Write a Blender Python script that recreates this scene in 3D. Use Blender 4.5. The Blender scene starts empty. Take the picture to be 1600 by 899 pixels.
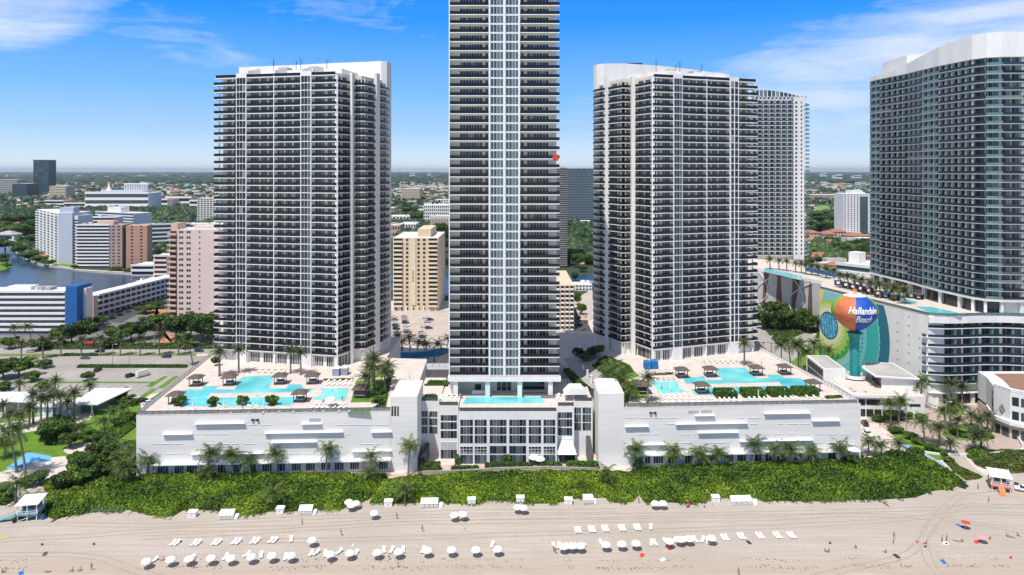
import bpy, math, random
import numpy as np
from mathutils import Vector, Matrix
random.seed(7); rng = np.random.default_rng(7)
R = math.radians
sc = bpy.context.scene
COL = sc.collection

# ------------------------------------------------------------------ camera
F, H, Y0 = 1100.0, 95.0, 267.0            # focal length in px of a 1600 px wide frame, eye height, horizon row
cam = bpy.data.cameras.new('camera'); co = bpy.data.objects.new('camera', cam); COL.objects.link(co)
cam.sensor_width = 36; cam.lens = F/1600*36; cam.shift_y = -(449.5-Y0)/1600
cam.clip_start = 1; cam.clip_end = 90000
co.location = (0, 0, H); co.rotation_euler = (R(90), 0, 0)
sc.camera = co

# ------------------------------------------------------------------ sun and sky
SUN_TRAVEL = Vector((.25, .43, -1.0)).normalized()
sd = -SUN_TRAVEL
sun_el = math.asin(sd.z); sun_az = math.atan2(sd.x, sd.y)
sl = bpy.data.lights.new('sun', 'SUN'); sl.energy = 4.5; sl.angle = R(.55); sl.color = (1, .955, .89)
so = bpy.data.objects.new('sun', sl); COL.objects.link(so); so.location = (-150, -200, 500)
so.rotation_euler = SUN_TRAVEL.to_track_quat('-Z', 'Y').to_euler()
sc.view_settings.view_transform = 'Standard'; sc.view_settings.look = 'None'
sc.view_settings.exposure = 0.19; sc.view_settings.gamma = 1.0; sc.view_settings.use_curve_mapping = False

class NT:
    """small helper for building node graphs"""
    def __init__(s, t): s.t = t; s.n = t.nodes; s.l = t.links
    def node(s, typ, **kw):
        n = s.n.new(typ)
        for k, v in kw.items(): setattr(n, k, v)
        return n
    def put(s, inp, v):
        if isinstance(v, bpy.types.NodeSocket): s.l.new(v, inp)
        else: inp.default_value = v
    def m(s, op, a, b=0.0, c=0.0, clamp=False):
        n = s.node('ShaderNodeMath', operation=op, use_clamp=clamp)
        s.put(n.inputs[0], a); s.put(n.inputs[1], b); s.put(n.inputs[2], c); return n.outputs[0]
    def mix(s, f, a, b):
        n = s.node('ShaderNodeMix', data_type='RGBA'); s.put(n.inputs[0], f)
        for i, v in ((6, a), (7, b)):
            if not isinstance(v, bpy.types.NodeSocket): v = (*v[:3], 1)
            s.put(n.inputs[i], v)
        return n.outputs[2]
    def ramp(s, f, stops, interp='LINEAR'):
        n = s.node('ShaderNodeValToRGB'); s.put(n.inputs[0], f); e = n.color_ramp.elements
        n.color_ramp.interpolation = interp
        while len(e) < len(stops): e.new(.5)
        for q, (p, c) in zip(e, stops): q.position = p; q.color = (*c[:3], 1) if hasattr(c, '__len__') else (c, c, c, 1)
        return n.outputs[0]
    def noise(s, vec, scale, detail=4, rough=.55, dist=0):
        n = s.node('ShaderNodeTexNoise'); s.put(n.inputs['Vector'], vec)
        n.inputs['Scale'].default_value = scale; n.inputs['Detail'].default_value = detail
        n.inputs['Roughness'].default_value = rough; n.inputs['Distortion'].default_value = dist
        return n.outputs['Fac']
    def mapping(s, vec, scale=(1, 1, 1), rot=(0, 0, 0), loc=(0, 0, 0)):
        n = s.node('ShaderNodeMapping'); s.put(n.inputs[0], vec)
        n.inputs['Scale'].default_value = scale; n.inputs['Rotation'].default_value = rot; n.inputs['Location'].default_value = loc
        return n.outputs[0]

w = bpy.data.worlds.new('World'); sc.world = w; w.use_nodes = True
nt = NT(w.node_tree); nt.n.clear()
sky = nt.node('ShaderNodeTexSky', sky_type='NISHITA'); sky.sun_disc = False
sky.sun_elevation = sun_el; sky.sun_rotation = sun_az; sky.altitude = 0
sky.air_density = 1.0; sky.dust_density = .25; sky.ozone_density = 1.2
tc = nt.node('ShaderNodeTexCoord').outputs['Generated']
sep = nt.node('ShaderNodeSeparateXYZ'); nt.put(sep.inputs[0], tc)
az = nt.m('ARCTAN2', sep.outputs[0], sep.outputs[1]); el = nt.m('ARCSINE', sep.outputs[2])
cv = nt.node('ShaderNodeCombineXYZ'); nt.put(cv.inputs[0], az); nt.put(cv.inputs[1], el)
streak = nt.noise(nt.mapping(cv.outputs[0], (1.6, 15, 1), (0, 0, R(-9))), 2.3, 7, .62, .5)
wisp = nt.noise(nt.mapping(cv.outputs[0], (3.2, 9, 1), (0, 0, R(-14)), (3, 1, 0)), 2.6, 8, .68, .8)
def blob(a0, e0, ra, re, tilt=0.0):
    da = nt.m('SUBTRACT', az, a0); de = nt.m('SUBTRACT', nt.m('SUBTRACT', el, e0), nt.m('MULTIPLY', da, tilt))
    q = nt.m('ADD', nt.m('POWER', nt.m('ABSOLUTE', nt.m('DIVIDE', da, ra)), 2), nt.m('POWER', nt.m('ABSOLUTE', nt.m('DIVIDE', de, re)), 2))
    return nt.m('SUBTRACT', 1.0, q, clamp=True)
bl = nt.m('MULTIPLY', blob(-.66, .20, .19, .085, .12), 1.25)
br = nt.m('MULTIPLY', blob(.60, .155, .50, .095, .20), 1.08)
br2 = nt.m('MULTIPLY', blob(.40, .07, .56, .09, .03), .62)
bm_ = nt.m('MAXIMUM', nt.m('MULTIPLY', blob(-.42, .16, .34, .05, -.32), .36), nt.m('MULTIPLY', blob(-.2, .21, .22, .05, .0), .32))
reg = nt.m('MAXIMUM', nt.m('MAXIMUM', bl, br), nt.m('MAXIMUM', br2, bm_))
cl = nt.m('ADD', nt.m('MULTIPLY', streak, .72), nt.m('MULTIPLY', wisp, .55)); cl = nt.m('SUBTRACT', nt.m('MULTIPLY', cl, 1.25), .29)
cm = nt.m('MULTIPLY', nt.m('SUBTRACT', nt.m('ADD', cl, nt.m('MULTIPLY', reg, .60)), .70, clamp=True), 2.0, clamp=True)
hs = nt.node('ShaderNodeHueSaturation'); nt.put(hs.inputs['Color'], sky.outputs[0]); hs.inputs['Saturation'].default_value = .6
hs.inputs['Hue'].default_value = .5
blue = nt.ramp(nt.m('MULTIPLY', el, 2.0), [(0.0, (.88, .96, 1.0)), (.05, (.62, .82, 1.0)), (.11, (.40, .66, 1.0)), (.22, (.20, .52, 1.0)), (.42, (.02, .31, 1.0)), (1.0, (.01, .12, .50))])
bs = nt.node('ShaderNodeVectorMath', operation='SCALE'); nt.put(bs.inputs[0], blue); bs.inputs[3].default_value = 9.4
fade = nt.m('MULTIPLY', nt.m('SUBTRACT', 1.6, nt.m('MULTIPLY', el, 2.4), clamp=True), .98)
base_sky = nt.mix(fade, hs.outputs[0], bs.outputs[0])
colr = nt.mix(nt.m('MULTIPLY', cm, .84), base_sky, (7.2, 7.9, 9.5))
bg = nt.node('ShaderNodeBackground'); nt.put(bg.inputs[0], colr); bg.inputs[1].default_value = .098
nt.l.new(bg.outputs[0], nt.node('ShaderNodeOutputWorld').inputs[0])

# ------------------------------------------------------------------ materials
MATS = {}
def mat(name, col, rough=.7, var=.12, scale=.3, col2=None, metal=0.0, spec=.4, island=None, bump=0, fine=0.0, stretch=(1, 1, 1), trans=0):
    """principled surface; colour wanders between darker and lighter with world position noise,
    or per loose piece (island) between col and island"""
    if name in MATS: return MATS[name]
    m = bpy.data.materials.new(name); m.use_nodes = True; g = NT(m.node_tree)
    b = g.n['Principled BSDF']; b.inputs['Roughness'].default_value = rough; b.inputs['Metallic'].default_value = metal
    b.inputs['Specular IOR Level'].default_value = spec
    geo = g.node('ShaderNodeNewGeometry'); pos = geo.outputs['Position']
    if stretch != (1, 1, 1): pos = g.mapping(pos, stretch)
    nf = g.noise(pos, scale, 5, .6)
    lo = tuple(c*(1-var) for c in col) if col2 is None else col2
    hi = tuple(min(1, c*(1+var*.6)) for c in col) if col2 is None else col
    c = g.ramp(nf, [(.33, lo), (.67, hi)])
    if island is not None:
        rp = geo.outputs['Random Per Island']; c = g.mix(g.ramp(rp, [(.25, 0.0), (.9, 1.0)]), c, island)
        if 'glass' in name: c = g.mix(g.ramp(rp, [(.90, 0.0), (.97, .8)]), c, (.26, .255, .24))
    if fine:
        c2 = g.noise(pos, scale*9, 3, .6)
        mx = g.node('ShaderNodeMix', data_type='RGBA', blend_type='MULTIPLY'); mx.inputs[0].default_value = fine
        g.put(mx.inputs[6], c); g.put(mx.inputs[7], g.ramp(c2, [(.35, .45), (.65, 1.0)])); c = mx.outputs[2]
    g.put(b.inputs['Base Color'], c)
    if bump:
        bn = g.node('ShaderNodeBump'); bn.inputs['Strength'].default_value = bump; bn.inputs['Distance'].default_value = .3
        g.put(bn.inputs['Height'], g.noise(pos, scale*6, 4, .6)); g.l.new(bn.outputs[0], b.inputs['Normal'])
    if trans:
        tr = g.node('ShaderNodeBsdfTranslucent'); g.put(tr.inputs[0], c); ms = g.node('ShaderNodeMixShader'); ms.inputs[0].default_value = trans
        g.l.new(b.outputs[0], ms.inputs[1]); g.l.new(tr.outputs[0], ms.inputs[2]); g.l.new(ms.outputs[0], g.n['Material Output'].inputs[0])
    MATS[name] = m; return m

def foliage(name, dark, mid, light, scale=.12, trans=.22):
    if name in MATS: return MATS[name]
    m = bpy.data.materials.new(name); m.use_nodes = True; g = NT(m.node_tree)
    b = g.n['Principled BSDF']; b.inputs['Roughness'].default_value = .5; b.inputs['Specular IOR Level'].default_value = .35
    geo = g.node('ShaderNodeNewGeometry'); oi = g.node('ShaderNodeObjectInfo')
    f = g.m('ADD', g.m('MULTIPLY', geo.outputs['Random Per Island'], .5), g.m('MULTIPLY', g.noise(geo.outputs['Position'], scale, 4, .6), 1.25))
    f = g.m('SUBTRACT', f, .36)
    f = g.m('ADD', f, g.m('MULTIPLY', g.m('SUBTRACT', oi.outputs['Random'], .5), .16))
    c = g.ramp(f, [(.2, dark), (.55, mid), (.88, light)])
    g.put(b.inputs['Base Color'], c)
    tr = g.node('ShaderNodeBsdfTranslucent'); g.put(tr.inputs[0], c); ms = g.node('ShaderNodeMixShader'); ms.inputs[0].default_value = trans
    g.l.new(b.outputs[0], ms.inputs[1]); g.l.new(tr.outputs[0], ms.inputs[2]); g.l.new(ms.outputs[0], g.n['Material Output'].inputs[0])
    MATS[name] = m; return m

white = mat('white_stucco', (.79, .77, .74), .75, .08, .22, fine=.10, stretch=(1, 1, .12))
scored = mat('scored_stucco', (.80, .77, .73), .8, .08, .16, fine=.17, stretch=(.04, .04, 1.0))
white2 = mat('white_paint', (.8, .8, .79), .6, .04, .4)
slabm_ = mat('warm_white_slab', (.78, .755, .70), .7, .06, .4)
hslab = mat('pale_grey_slab', (.52, .53, .51), .7, .08, .4)
cream = mat('cream_stucco', (.66, .615, .53), .8, .08, .08)
deckm = mat('pale_stone_paving', (.66, .575, .52), .75, .13, .35, fine=.22)
pinkpave = mat('pink_paving', (.56, .42, .37), .8, .16, .4, fine=.2)
railm = mat('dark_balcony_glass', (.012, .014, .022), .22, .1, .3, spec=.3)
glass = mat('dark_window_glass', (.012, .014, .016), .1, .3, .3, island=(.055, .06, .06), spec=.5)
bluegl = mat('blue_window_glass', (.028, .05, .062), .12, .3, .09, island=(.06, .11, .135), spec=.35)
strgl = mat('dark_blue_window_glass', (.012, .017, .026), .12, .3, .09, island=(.035, .055, .07), spec=.3)
greygl = mat('grey_window_glass', (.03, .045, .05), .12, .3, .2, island=(.10, .14, .16), spec=.5)
tealgl = mat('teal_balcony_glass', (.11, .21, .215), .15, .15, .3, spec=.5)
pale_rail = mat('pale_glass_railing', (.20, .23, .24), .2, .15, .4, spec=.5)
dmetal = mat('dark_metal', (.04, .04, .042), .45, .1, 1)
brown = mat('weathered_brown_timber', (.13, .10, .088), .8, .25, 1.2, fine=.3)
concrete = mat('grey_concrete', (.36, .35, .34), .85, .15, .2, fine=.15)
asphalt = mat('dark_asphalt', (.075, .076, .082), .85, .2, .12, fine=.2)
oldroad = mat('sun_bleached_asphalt', (.36, .335, .31), .88, .14, .06, fine=.16)
plaza = mat('plaza_pavers', (.40, .375, .365), .8, .12, .3, fine=.2)
brickp = mat('brick_pavers', (.36, .235, .195), .85, .12, .4, fine=.2)
orange = mat('terracotta_paving', (.50, .22, .13), .85, .15, .3)
roof_red = mat('terracotta_tile', (.42, .16, .10), .85, .2, .3, fine=.2)
roof_white = mat('white_roof_membrane', (.72, .70, .68), .8, .1, .08)
roof_grey = mat('grey_roof_gravel', (.42, .40, .38), .9, .2, .1)
peach = mat('peach_stucco', (.62, .42, .33), .8, .06, .05)
salmon = mat('salmon_stucco', (.55, .30, .21), .8, .06, .05)
pinkw = mat('pale_pink_stucco', (.68, .545, .49), .8, .06, .05)
tan = mat('tan_stucco', (.66, .53, .37), .8, .06, .05)
bluew = mat('cobalt_blue_wall', (.015, .12, .36), .7, .08, .2)
paleblue = mat('pale_blue_stucco', (.50, .53, .62), .8, .06, .05)
grassm = mat('lawn_grass', (.15, .27, .018), .9, .2, .25, col2=(.085, .185, .014), fine=.3, bump=.3)
hedge_m = foliage('hedge_leaves', (.022, .06, .005), (.065, .15, .012), (.14, .26, .025), .5)
duneleaf = foliage('sea_grape_leaves', (.016, .046, .004), (.10, .195, .010), (.29, .40, .022), .09, .3)
duneleaf2 = foliage('silvery_scrub_leaves', (.06, .10, .06), (.15, .21, .14), (.25, .30, .22), .3)
leafA = foliage('tree_leaves', (.022, .052, .008), (.07, .14, .014), (.17, .27, .03), .3)
leafB = foliage('dark_tree_leaves', (.018, .042, .008), (.052, .105, .014), (.12, .20, .026), .2)
palmm = foliage('palm_fronds', (.024, .048, .008), (.068, .12, .018), (.18, .225, .05), .8, .18)
palmd = foliage('date_palm_fronds', (.03, .055, .02), (.08, .115, .04), (.24, .22, .09), .8, .18)
bark = mat('bark', (.16, .13, .10), .9, .25, 1.5)
palmbark = mat('palm_bark', (.25, .215, .18), .9, .25, 1.5)
under = mat('leaf_litter_soil', (.020, .040, .010), .95, .3, .3)
tealw = mat('turquoise_paint', (.10, .38, .42), .6, .1, .6)
orangew = mat('orange_paint', (.72, .19, .07), .6, .1, .6)
canvas = mat('white_canvas', (.82, .81, .79), .8, .04, 1)
bluec = mat('blue_canvas', (.02, .15, .40), .8, .1, .6)
red = mat('red_fabric', (.62, .05, .03), .7, .1, 1)
pinkf = mat('pink_fabric', (.70, .30, .32), .7, .1, 1)
magenta = mat('magenta_plastic', (.62, .02, .13), .5, .1, 1)
yellow = mat('yellow_plastic', (.75, .52, .05), .5, .1, 1)
skin = mat('tanned_skin', (.36, .20, .13), .6, .1, 2)
hairm = mat('dark_hair', (.03, .02, .015), .6, .1, 2)
tyre = mat('tyre_rubber', (.02, .02, .02), .8, .1, 1)
carglass = mat('car_window_glass', (.02, .025, .03), .08, .1, 1, spec=.6)

def sand_material():
    m = bpy.data.materials.new('beach_sand'); m.use_nodes = True; g = NT(m.node_tree); b = g.n['Principled BSDF']
    b.inputs['Roughness'].default_value = .95; b.inputs['Specular IOR Level'].default_value = .15
    pos = g.node('ShaderNodeNewGeometry').outputs['Position']
    big = g.noise(pos, .035, 5, .6); tracks = g.noise(g.mapping(pos, (.035, 1.0, 1), (0, 0, R(2.5))), .85, 6, .6, .35)
    tr2 = g.noise(g.mapping(pos, (.08, 1.6, 1), (0, 0, R(-9))), .6, 4, .6, .5)
    foot = g.noise(pos, 1.6, 6, .7)
    c = g.mix(g.ramp(big, [(.35, 0.0), (.65, 1.0)]), (.415, .370, .325), (.49, .443, .396))
    c = g.mix(g.ramp(tracks, [(.48, 0.0), (.60, .62), (.64, 0.0)]), c, (.40, .325, .27))
    c = g.mix(g.ramp(tr2, [(.52, 0.0), (.60, .5), (.64, 0.0)]), c, (.40, .325, .27))
    c = g.mix(g.ramp(foot, [(.3, .7), (.54, 0.0)]), c, (.36, .30, .25))
    sp = g.node('ShaderNodeSeparateXYZ'); g.put(sp.inputs[0], pos)
    yy = g.m('ADD', sp.outputs[1], g.m('MULTIPLY', g.noise(pos, .05, 4, .6), 4.0))
    c = g.mix(g.ramp(g.m('DIVIDE', g.m('SUBTRACT', yy, 160), 20.0), [(.25, .0), (.40, .55), (.55, .42), (.78, 0.0)]), c, (.42, .325, .265))
    c = g.mix(g.ramp(g.m('DIVIDE', g.m('SUBTRACT', yy, 160), 20.0), [(.28, .55), (.40, .0)]), c, (.62, .53, .45))
    g.put(b.inputs['Base Color'], c)
    bn = g.node('ShaderNodeBump'); bn.inputs['Strength'].default_value = .55; bn.inputs['Distance'].default_value = .25
    g.put(bn.inputs['Height'], g.m('ADD', g.m('MULTIPLY', foot, .6), tracks)); g.l.new(bn.outputs[0], b.inputs['Normal'])
    return m
sandm = sand_material()

def water_material(name, c1, c2, rough, scale, bump=.15):
    m = bpy.data.materials.new(name); m.use_nodes = True; g = NT(m.node_tree); b = g.n['Principled BSDF']
    b.inputs['Roughness'].default_value = rough; b.inputs['IOR'].default_value = 1.33
    pos = g.node('ShaderNodeNewGeometry').outputs['Position']
    g.put(b.inputs['Base Color'], g.mix(g.ramp(g.noise(pos, scale, 5, .6), [(.35, 0.0), (.65, 1.0)]), c1, c2))
    bn = g.node('ShaderNodeBump'); bn.inputs['Strength'].default_value = bump; bn.inputs['Distance'].default_value = .2
    g.put(bn.inputs['Height'], g.noise(pos, 1.2, 4, .6)); g.l.new(bn.outputs[0], b.inputs['Normal'])
    return m
poolm = water_material('pool_water', (.07, .43, .50), (.20, .66, .68), .12, .07, .25)
canalm = water_material('canal_water', (.018, .045, .085), (.03, .07, .13), .2, .02, .3)
poolteal = water_material('shallow_pool_water', (.16, .60, .60), (.24, .70, .68), .12, .15)

# ------------------------------------------------------------------ geometry helpers
def G(x, y, z=0.0):
    """point of the horizontal plane z that a picture position looks at"""
    D = F*(H-z)/(y-Y0); return Vector(((x-800)*D/F, D, z))
def XK(x, D): return (x-800)*D/F
def ZR(y, D): return H-(y-Y0)*D/F

class Face:
    """vertical plane from p0 to p1 (plan), outward normal to the right-hand side of the walk"""
    def __init__(s, p0, p1):
        s.p = Vector((p0[0], p0[1])); q = Vector((p1[0], p1[1])); s.L = (q-s.p).length; s.u = (q-s.p)/s.L
        s.n = Vector((s.u.y, -s.u.x))
    def T(s, px):
        k = (px-800)/F; return (k*s.p.y-s.p.x)/(s.u.x-k*s.u.y)
    def Y(s, t): return s.p.y+s.u.y*t
    def Z(s, row, t): return H-(row-Y0)*s.Y(t)/F
    def pt(s, t, n, z): v = s.p+s.u*t+s.n*n; return (v.x, v.y, z)

class MB:
    def __init__(s): s.v = []; s.f = []; s.m = []; s.mats = []
    def mi(s, m):
        if m not in s.mats: s.mats.append(m)
        return s.mats.index(m)
    def poly(s, pts, m):
        b = len(s.v); s.v.extend(tuple(p) for p in pts); s.f.append(tuple(range(b, b+len(pts)))); s.m.append(s.mi(m)); return s
    def hexa(s, p, m):
        b = len(s.v); s.v.extend(tuple(q) for q in p); k = s.mi(m)
        for f in ((0, 3, 2, 1), (4, 5, 6, 7), (0, 1, 5, 4), (1, 2, 6, 5), (2, 3, 7, 6), (3, 0, 4, 7)):
            s.f.append(tuple(b+i for i in f)); s.m.append(k)
        return s
    def fb(s, fc, t0, t1, n0, n1, z0, z1, m):
        return s.hexa([fc.pt(t0, n1, z0), fc.pt(t1, n1, z0), fc.pt(t1, n0, z0), fc.pt(t0, n0, z0),
                       fc.pt(t0, n1, z1), fc.pt(t1, n1, z1), fc.pt(t1, n0, z1), fc.pt(t0, n0, z1)], m)
    def box(s, x0, x1, y0, y1, z0, z1, m, rot=0, c=None):
        p = [(x0, y0), (x1, y0), (x1, y1), (x0, y1)]
        if rot:
            cx, cy = c if c else ((x0+x1)/2, (y0+y1)/2); ca, sa = math.cos(rot), math.sin(rot)
            p = [(cx+(a-cx)*ca-(b-cy)*sa, cy+(a-cx)*sa+(b-cy)*ca) for a, b in p]
        return s.hexa([(a, b, z0) for a, b in p]+[(a, b, z1) for a, b in p], m)
    def prism(s, pl, z0, z1, m, top=None, scale_top=None):
        n = len(pl); b = len(s.v); k = s.mi(m)
        area = sum(pl[i][0]*pl[(i+1) % n][1]-pl[(i+1) % n][0]*pl[i][1] for i in range(n))
        if area < 0: pl = pl[::-1]
        tp = pl
        if scale_top:
            cx = sum(p[0] for p in pl)/n; cy = sum(p[1] for p in pl)/n
            tp = [(cx+(p[0]-cx)*scale_top, cy+(p[1]-cy)*scale_top) for p in pl]
        s.v.extend((p[0], p[1], z0) for p in pl); s.v.extend((p[0], p[1], z1) for p in tp)
        for i in range(n):
            j = (i+1) % n; s.f.append((b+i, b+j, b+n+j, b+n+i)); s.m.append(k)
        s.f.append(tuple(b+i for i in range(n))[::-1]); s.m.append(k)
        s.f.append(tuple(b+n+i for i in range(n))); s.m.append(s.mi(top or m)); return s
    def tube(s, pts, rad, m, seg=8, cap=True):
        pts = [Vector(p) for p in pts]; b = len(s.v); k = s.mi(m); n = len(pts)
        for i, p in enumerate(pts):
            d = (pts[min(i+1, n-1)]-pts[max(i-1, 0)]).normalized()
            a = d.cross(Vector((0, 0, 1)) if abs(d.z) < .95 else Vector((1, 0, 0))).normalized(); c = d.cross(a)
            r = rad[i] if hasattr(rad, '__len__') else rad
            for j in range(seg):
                t = 2*math.pi*j/seg; s.v.append(tuple(p+a*math.cos(t)*r+c*math.sin(t)*r))
        for i in range(n-1):
            for j in range(seg):
                q = (j+1) % seg; s.f.append((b+i*seg+j, b+i*seg+q, b+(i+1)*seg+q, b+(i+1)*seg+j)); s.m.append(k)
        if cap:
            s.f.append(tuple(b+j for j in range(seg))[::-1]); s.m.append(k)
            s.f.append(tuple(b+(n-1)*seg+j for j in range(seg))); s.m.append(k)
        return s
    def lathe(s, prof, m, seg=24, c=(0, 0, 0), matf=None):
        b = len(s.v); n = len(prof)
        for r, z in prof:
            for j in range(seg):
                t = 2*math.pi*j/seg; s.v.append((c[0]+r*math.cos(t), c[1]+r*math.sin(t), c[2]+z))
        for i in range(n-1):
            for j in range(seg):
                q = (j+1) % seg; s.f.append((b+i*seg+j, b+i*seg+q, b+(i+1)*seg+q, b+(i+1)*seg+j))
                s.m.append(s.mi(matf(i, j) if matf else m))
        return s
    def cloud(s, Q, m):
        b = len(s.v); s.v.extend(map(tuple, Q.reshape(-1, 3).tolist())); k = s.mi(m)
        for i in range(len(Q)): s.f.append((b+4*i, b+4*i+1, b+4*i+2, b+4*i+3)); s.m.append(k)
        return s
    def add(s, o):
        b = len(s.v); s.v.extend(o.v); mp = [s.mi(x) for x in o.mats]
        s.f.extend(tuple(b+i for i in f) for f in o.f); s.m.extend(mp[i] for i in o.m); return s

def sub(p, o): return (p[0]-o[0], p[1]-o[1], p[2]-o[2])
def obj(name, mb, parent=None, org=(0, 0, 0), smooth=False):
    me = bpy.data.meshes.new(name)
    if org != (0, 0, 0): vs = [sub(p, org) for p in mb.v]
    else: vs = mb.v
    me.from_pydata(vs, [], mb.f)
    for m in mb.mats: me.materials.append(m)
    me.polygons.foreach_set('material_index', mb.m)
    if smooth: me.polygons.foreach_set('use_smooth', [True]*len(me.polygons))
    me.update()
    o = bpy.data.objects.new(name, me); COL.objects.link(o)
    if parent: o.parent = parent
    else: o.location = org
    return o
def tag(o, label=None, cat=None, group=None, kind=None):
    if label: o['label'] = label
    if cat: o['category'] = cat
    if group: o['group'] = group
    if kind: o['kind'] = kind
    return o
def thing(name, label, cat, loc=(0, 0, 0), rz=0, group=None):
    o = bpy.data.objects.new(name, None); COL.objects.link(o); o.location = loc; o.rotation_euler = (0, 0, rz)
    o.empty_display_size = .5
    return tag(o, label, cat, group)
class Thing:
    """unrotated thing whose parts are given in world coordinates"""
    def __init__(s, name, label, cat, loc, group=None): s.org = tuple(loc); s.e = thing(name, label, cat, loc, 0, group)
    def part(s, name, mb, parent=None, label=None, smooth=False, kind=None):
        o = obj(name, mb, parent or s.e, s.org, smooth)
        if label: o['label'] = label
        if kind: o['kind'] = kind
        return o
class Parts:
    """many equal parts of one thing: the largest hundred apart, the rest as one"""
    def __init__(s, th, name, cap=99): s.th = th; s.name = name; s.cap = cap; s.L = []
    def add(s, mb, wt=1.0): s.L.append((wt, len(s.L), mb))
    def flush(s):
        s.L.sort(key=lambda q: (-q[0], q[1]))
        for wt, i, mb in s.L[:s.cap]: s.th.part(s.name, mb)
        if len(s.L) > s.cap:
            a = MB()
            for wt, i, mb in s.L[s.cap:]: a.add(mb)
            s.th.part(s.name, a, kind='stuff')
def copy_tree(o, parent=None):
    c = o.copy(); COL.objects.link(c)
    if parent: c.parent = parent
    for ch in o.children: copy_tree(ch, c)
    return c
class Proto:
    """first use moves the built thing itself, later uses copy it with its parts"""
    def __init__(s, root): s.root = root; s.used = False
    def put(s, loc, rz=0, scale=1, label=None, group=None, cat=None):
        o = copy_tree(s.root) if s.used else s.root
        s.used = True
        o.location = loc; o.rotation_euler = (0, 0, rz); o.scale = (scale,)*3 if not hasattr(scale, '__len__') else scale
        if label: o['label'] = label
        if group: o['group'] = group
        if cat: o['category'] = cat
        return o
ONES = 'first second third fourth fifth sixth seventh eighth ninth tenth eleventh twelfth thirteenth fourteenth fifteenth sixteenth seventeenth eighteenth nineteenth'.split()
def ordw(i):
    if i < 19: return ONES[i]
    t = (i+1)//10; r = (i+1) % 10
    if r == 0: return ['', '', 'twentieth', 'thirtieth', 'fortieth', 'fiftieth', 'sixtieth', 'seventieth', 'eightieth', 'ninetieth'][t]
    return ['', '', 'twenty', 'thirty', 'forty', 'fifty', 'sixty', 'seventy', 'eighty', 'ninety'][t]+'-'+ONES[r-1]
def sheet(name, pts, z, m, kind='structure', label=None, cat=None, px=True, smooth=False):
    P = [G(a, b, z) for a, b in pts] if px else [(a, b, z) for a, b in pts]
    n = len(P)
    if sum(P[i][0]*P[(i+1) % n][1]-P[(i+1) % n][0]*P[i][1] for i in range(n)) < 0: P = P[::-1]
    o = obj(name, MB().poly(P, m)); return tag(o, label, cat, None, kind)
def smooth_poly(pts, it=2):
    for _ in range(it):
        q = []
        for i in range(len(pts)):
            a = pts[i]; b = pts[(i+1) % len(pts)]
            q += [(a[0]*.75+b[0]*.25, a[1]*.75+b[1]*.25), (a[0]*.25+b[0]*.75, a[1]*.25+b[1]*.75)]
        pts = q
    return pts
def inside(P, poly):
    x, y = P[:, 0], P[:, 1]; r = np.zeros(len(P), bool); n = len(poly); j = n-1
    for i in range(n):
        xi, yi = poly[i][0], poly[i][1]; xj, yj = poly[j][0], poly[j][1]
        if yi != yj: r ^= ((yi > y) != (yj > y)) & (x < (xj-xi)*(y-yi)/(yj-yi)+xi)
        j = i
    return r
_ph = rng.uniform(0, 6.28, (40, 2)); _dir = rng.uniform(0, 6.28, 40)
def bumpy(x, y, s):
    h = 0
    for i in range(14):
        k = s*(1+.33*i); h = h+np.sin((x*np.cos(_dir[i])+y*np.sin(_dir[i]))*k+_ph[i, 0])*np.cos((x*np.sin(_dir[i+14])-y*np.cos(_dir[i+14]))*k*.8+_ph[i, 1])/(1+.25*i)
    return h/3.0
def leaves(C, size, up=.6, flat=None, asp=.55):
    """diamond leaf faces (n,4,3) round the centres C; up 0..1 leans the normals to the sky or to flat normals"""
    n = len(C); N = rng.normal(size=(n, 3)); N /= np.linalg.norm(N, axis=1)[:, None]
    B = flat if flat is not None else np.tile((0, 0, 1.0), (n, 1))
    N = N*(1-up)+B*up; N /= np.linalg.norm(N, axis=1)[:, None]
    A = np.cross(N, rng.normal(size=(n, 3))); A /= np.linalg.norm(A, axis=1)[:, None]; Bv = np.cross(N, A)
    s = (size*rng.uniform(.6, 1.3, n) if not hasattr(size, '__len__') else size)[:, None]
    return np.stack([C-A*s, C-Bv*s*asp, C+A*s, C+Bv*s*asp], 1)
def bulk(name, Q, m, extra=None):
    """mesh object of many quads straight from an array, optionally with a base MB"""
    n = len(Q); me = bpy.data.meshes.new(name); base = extra or MB()
    nb = len(base.v); V = np.concatenate([np.array(base.v, float).reshape(-1, 3), Q.reshape(-1, 3)])
    me.vertices.add(len(V)); me.vertices.foreach_set('co', V.ravel())
    bl_ = [len(f) for f in base.f]; tot = sum(bl_)+4*n
    me.loops.add(tot); li = np.concatenate([np.array([i for f in base.f for i in f], int), np.arange(4*n)+nb]) if base.f else np.arange(4*n)
    me.loops.foreach_set('vertex_index', li.astype(np.int32))
    me.polygons.add(len(bl_)+n)
    ls = np.concatenate([np.cumsum([0]+bl_)[:-1] if bl_ else np.zeros(0), sum(bl_)+np.arange(n)*4]).astype(np.int32)
    me.polygons.foreach_set('loop_start', ls)
    me.materials.append(m); mi = [0]*n; bi = []
    for mm in base.mats: me.materials.append(mm)
    bi = [k+1 for k in base.m]
    me.update(calc_edges=True)
    me.polygons.foreach_set('material_index', np.array(bi+mi, np.int32)); me.validate(); me.update()
    return me
def link(name, me, parent=None, loc=(0, 0, 0)):
    o = bpy.data.objects.new(name, me); COL.objects.link(o); o.location = loc
    if parent: o.parent = parent
    return o
# ------------------------------------------------------------------ the ground
farland = mat('far_green_land', (.050, .075, .030), .95, .3, .004, col2=(.022, .042, .018), fine=.3)
tag(obj('ground', MB().poly([(-60000, 100, -.12), (60000, 100, -.12), (60000, 60000, -.12), (-60000, 60000, -.12)], farland)), kind='structure')
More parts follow.
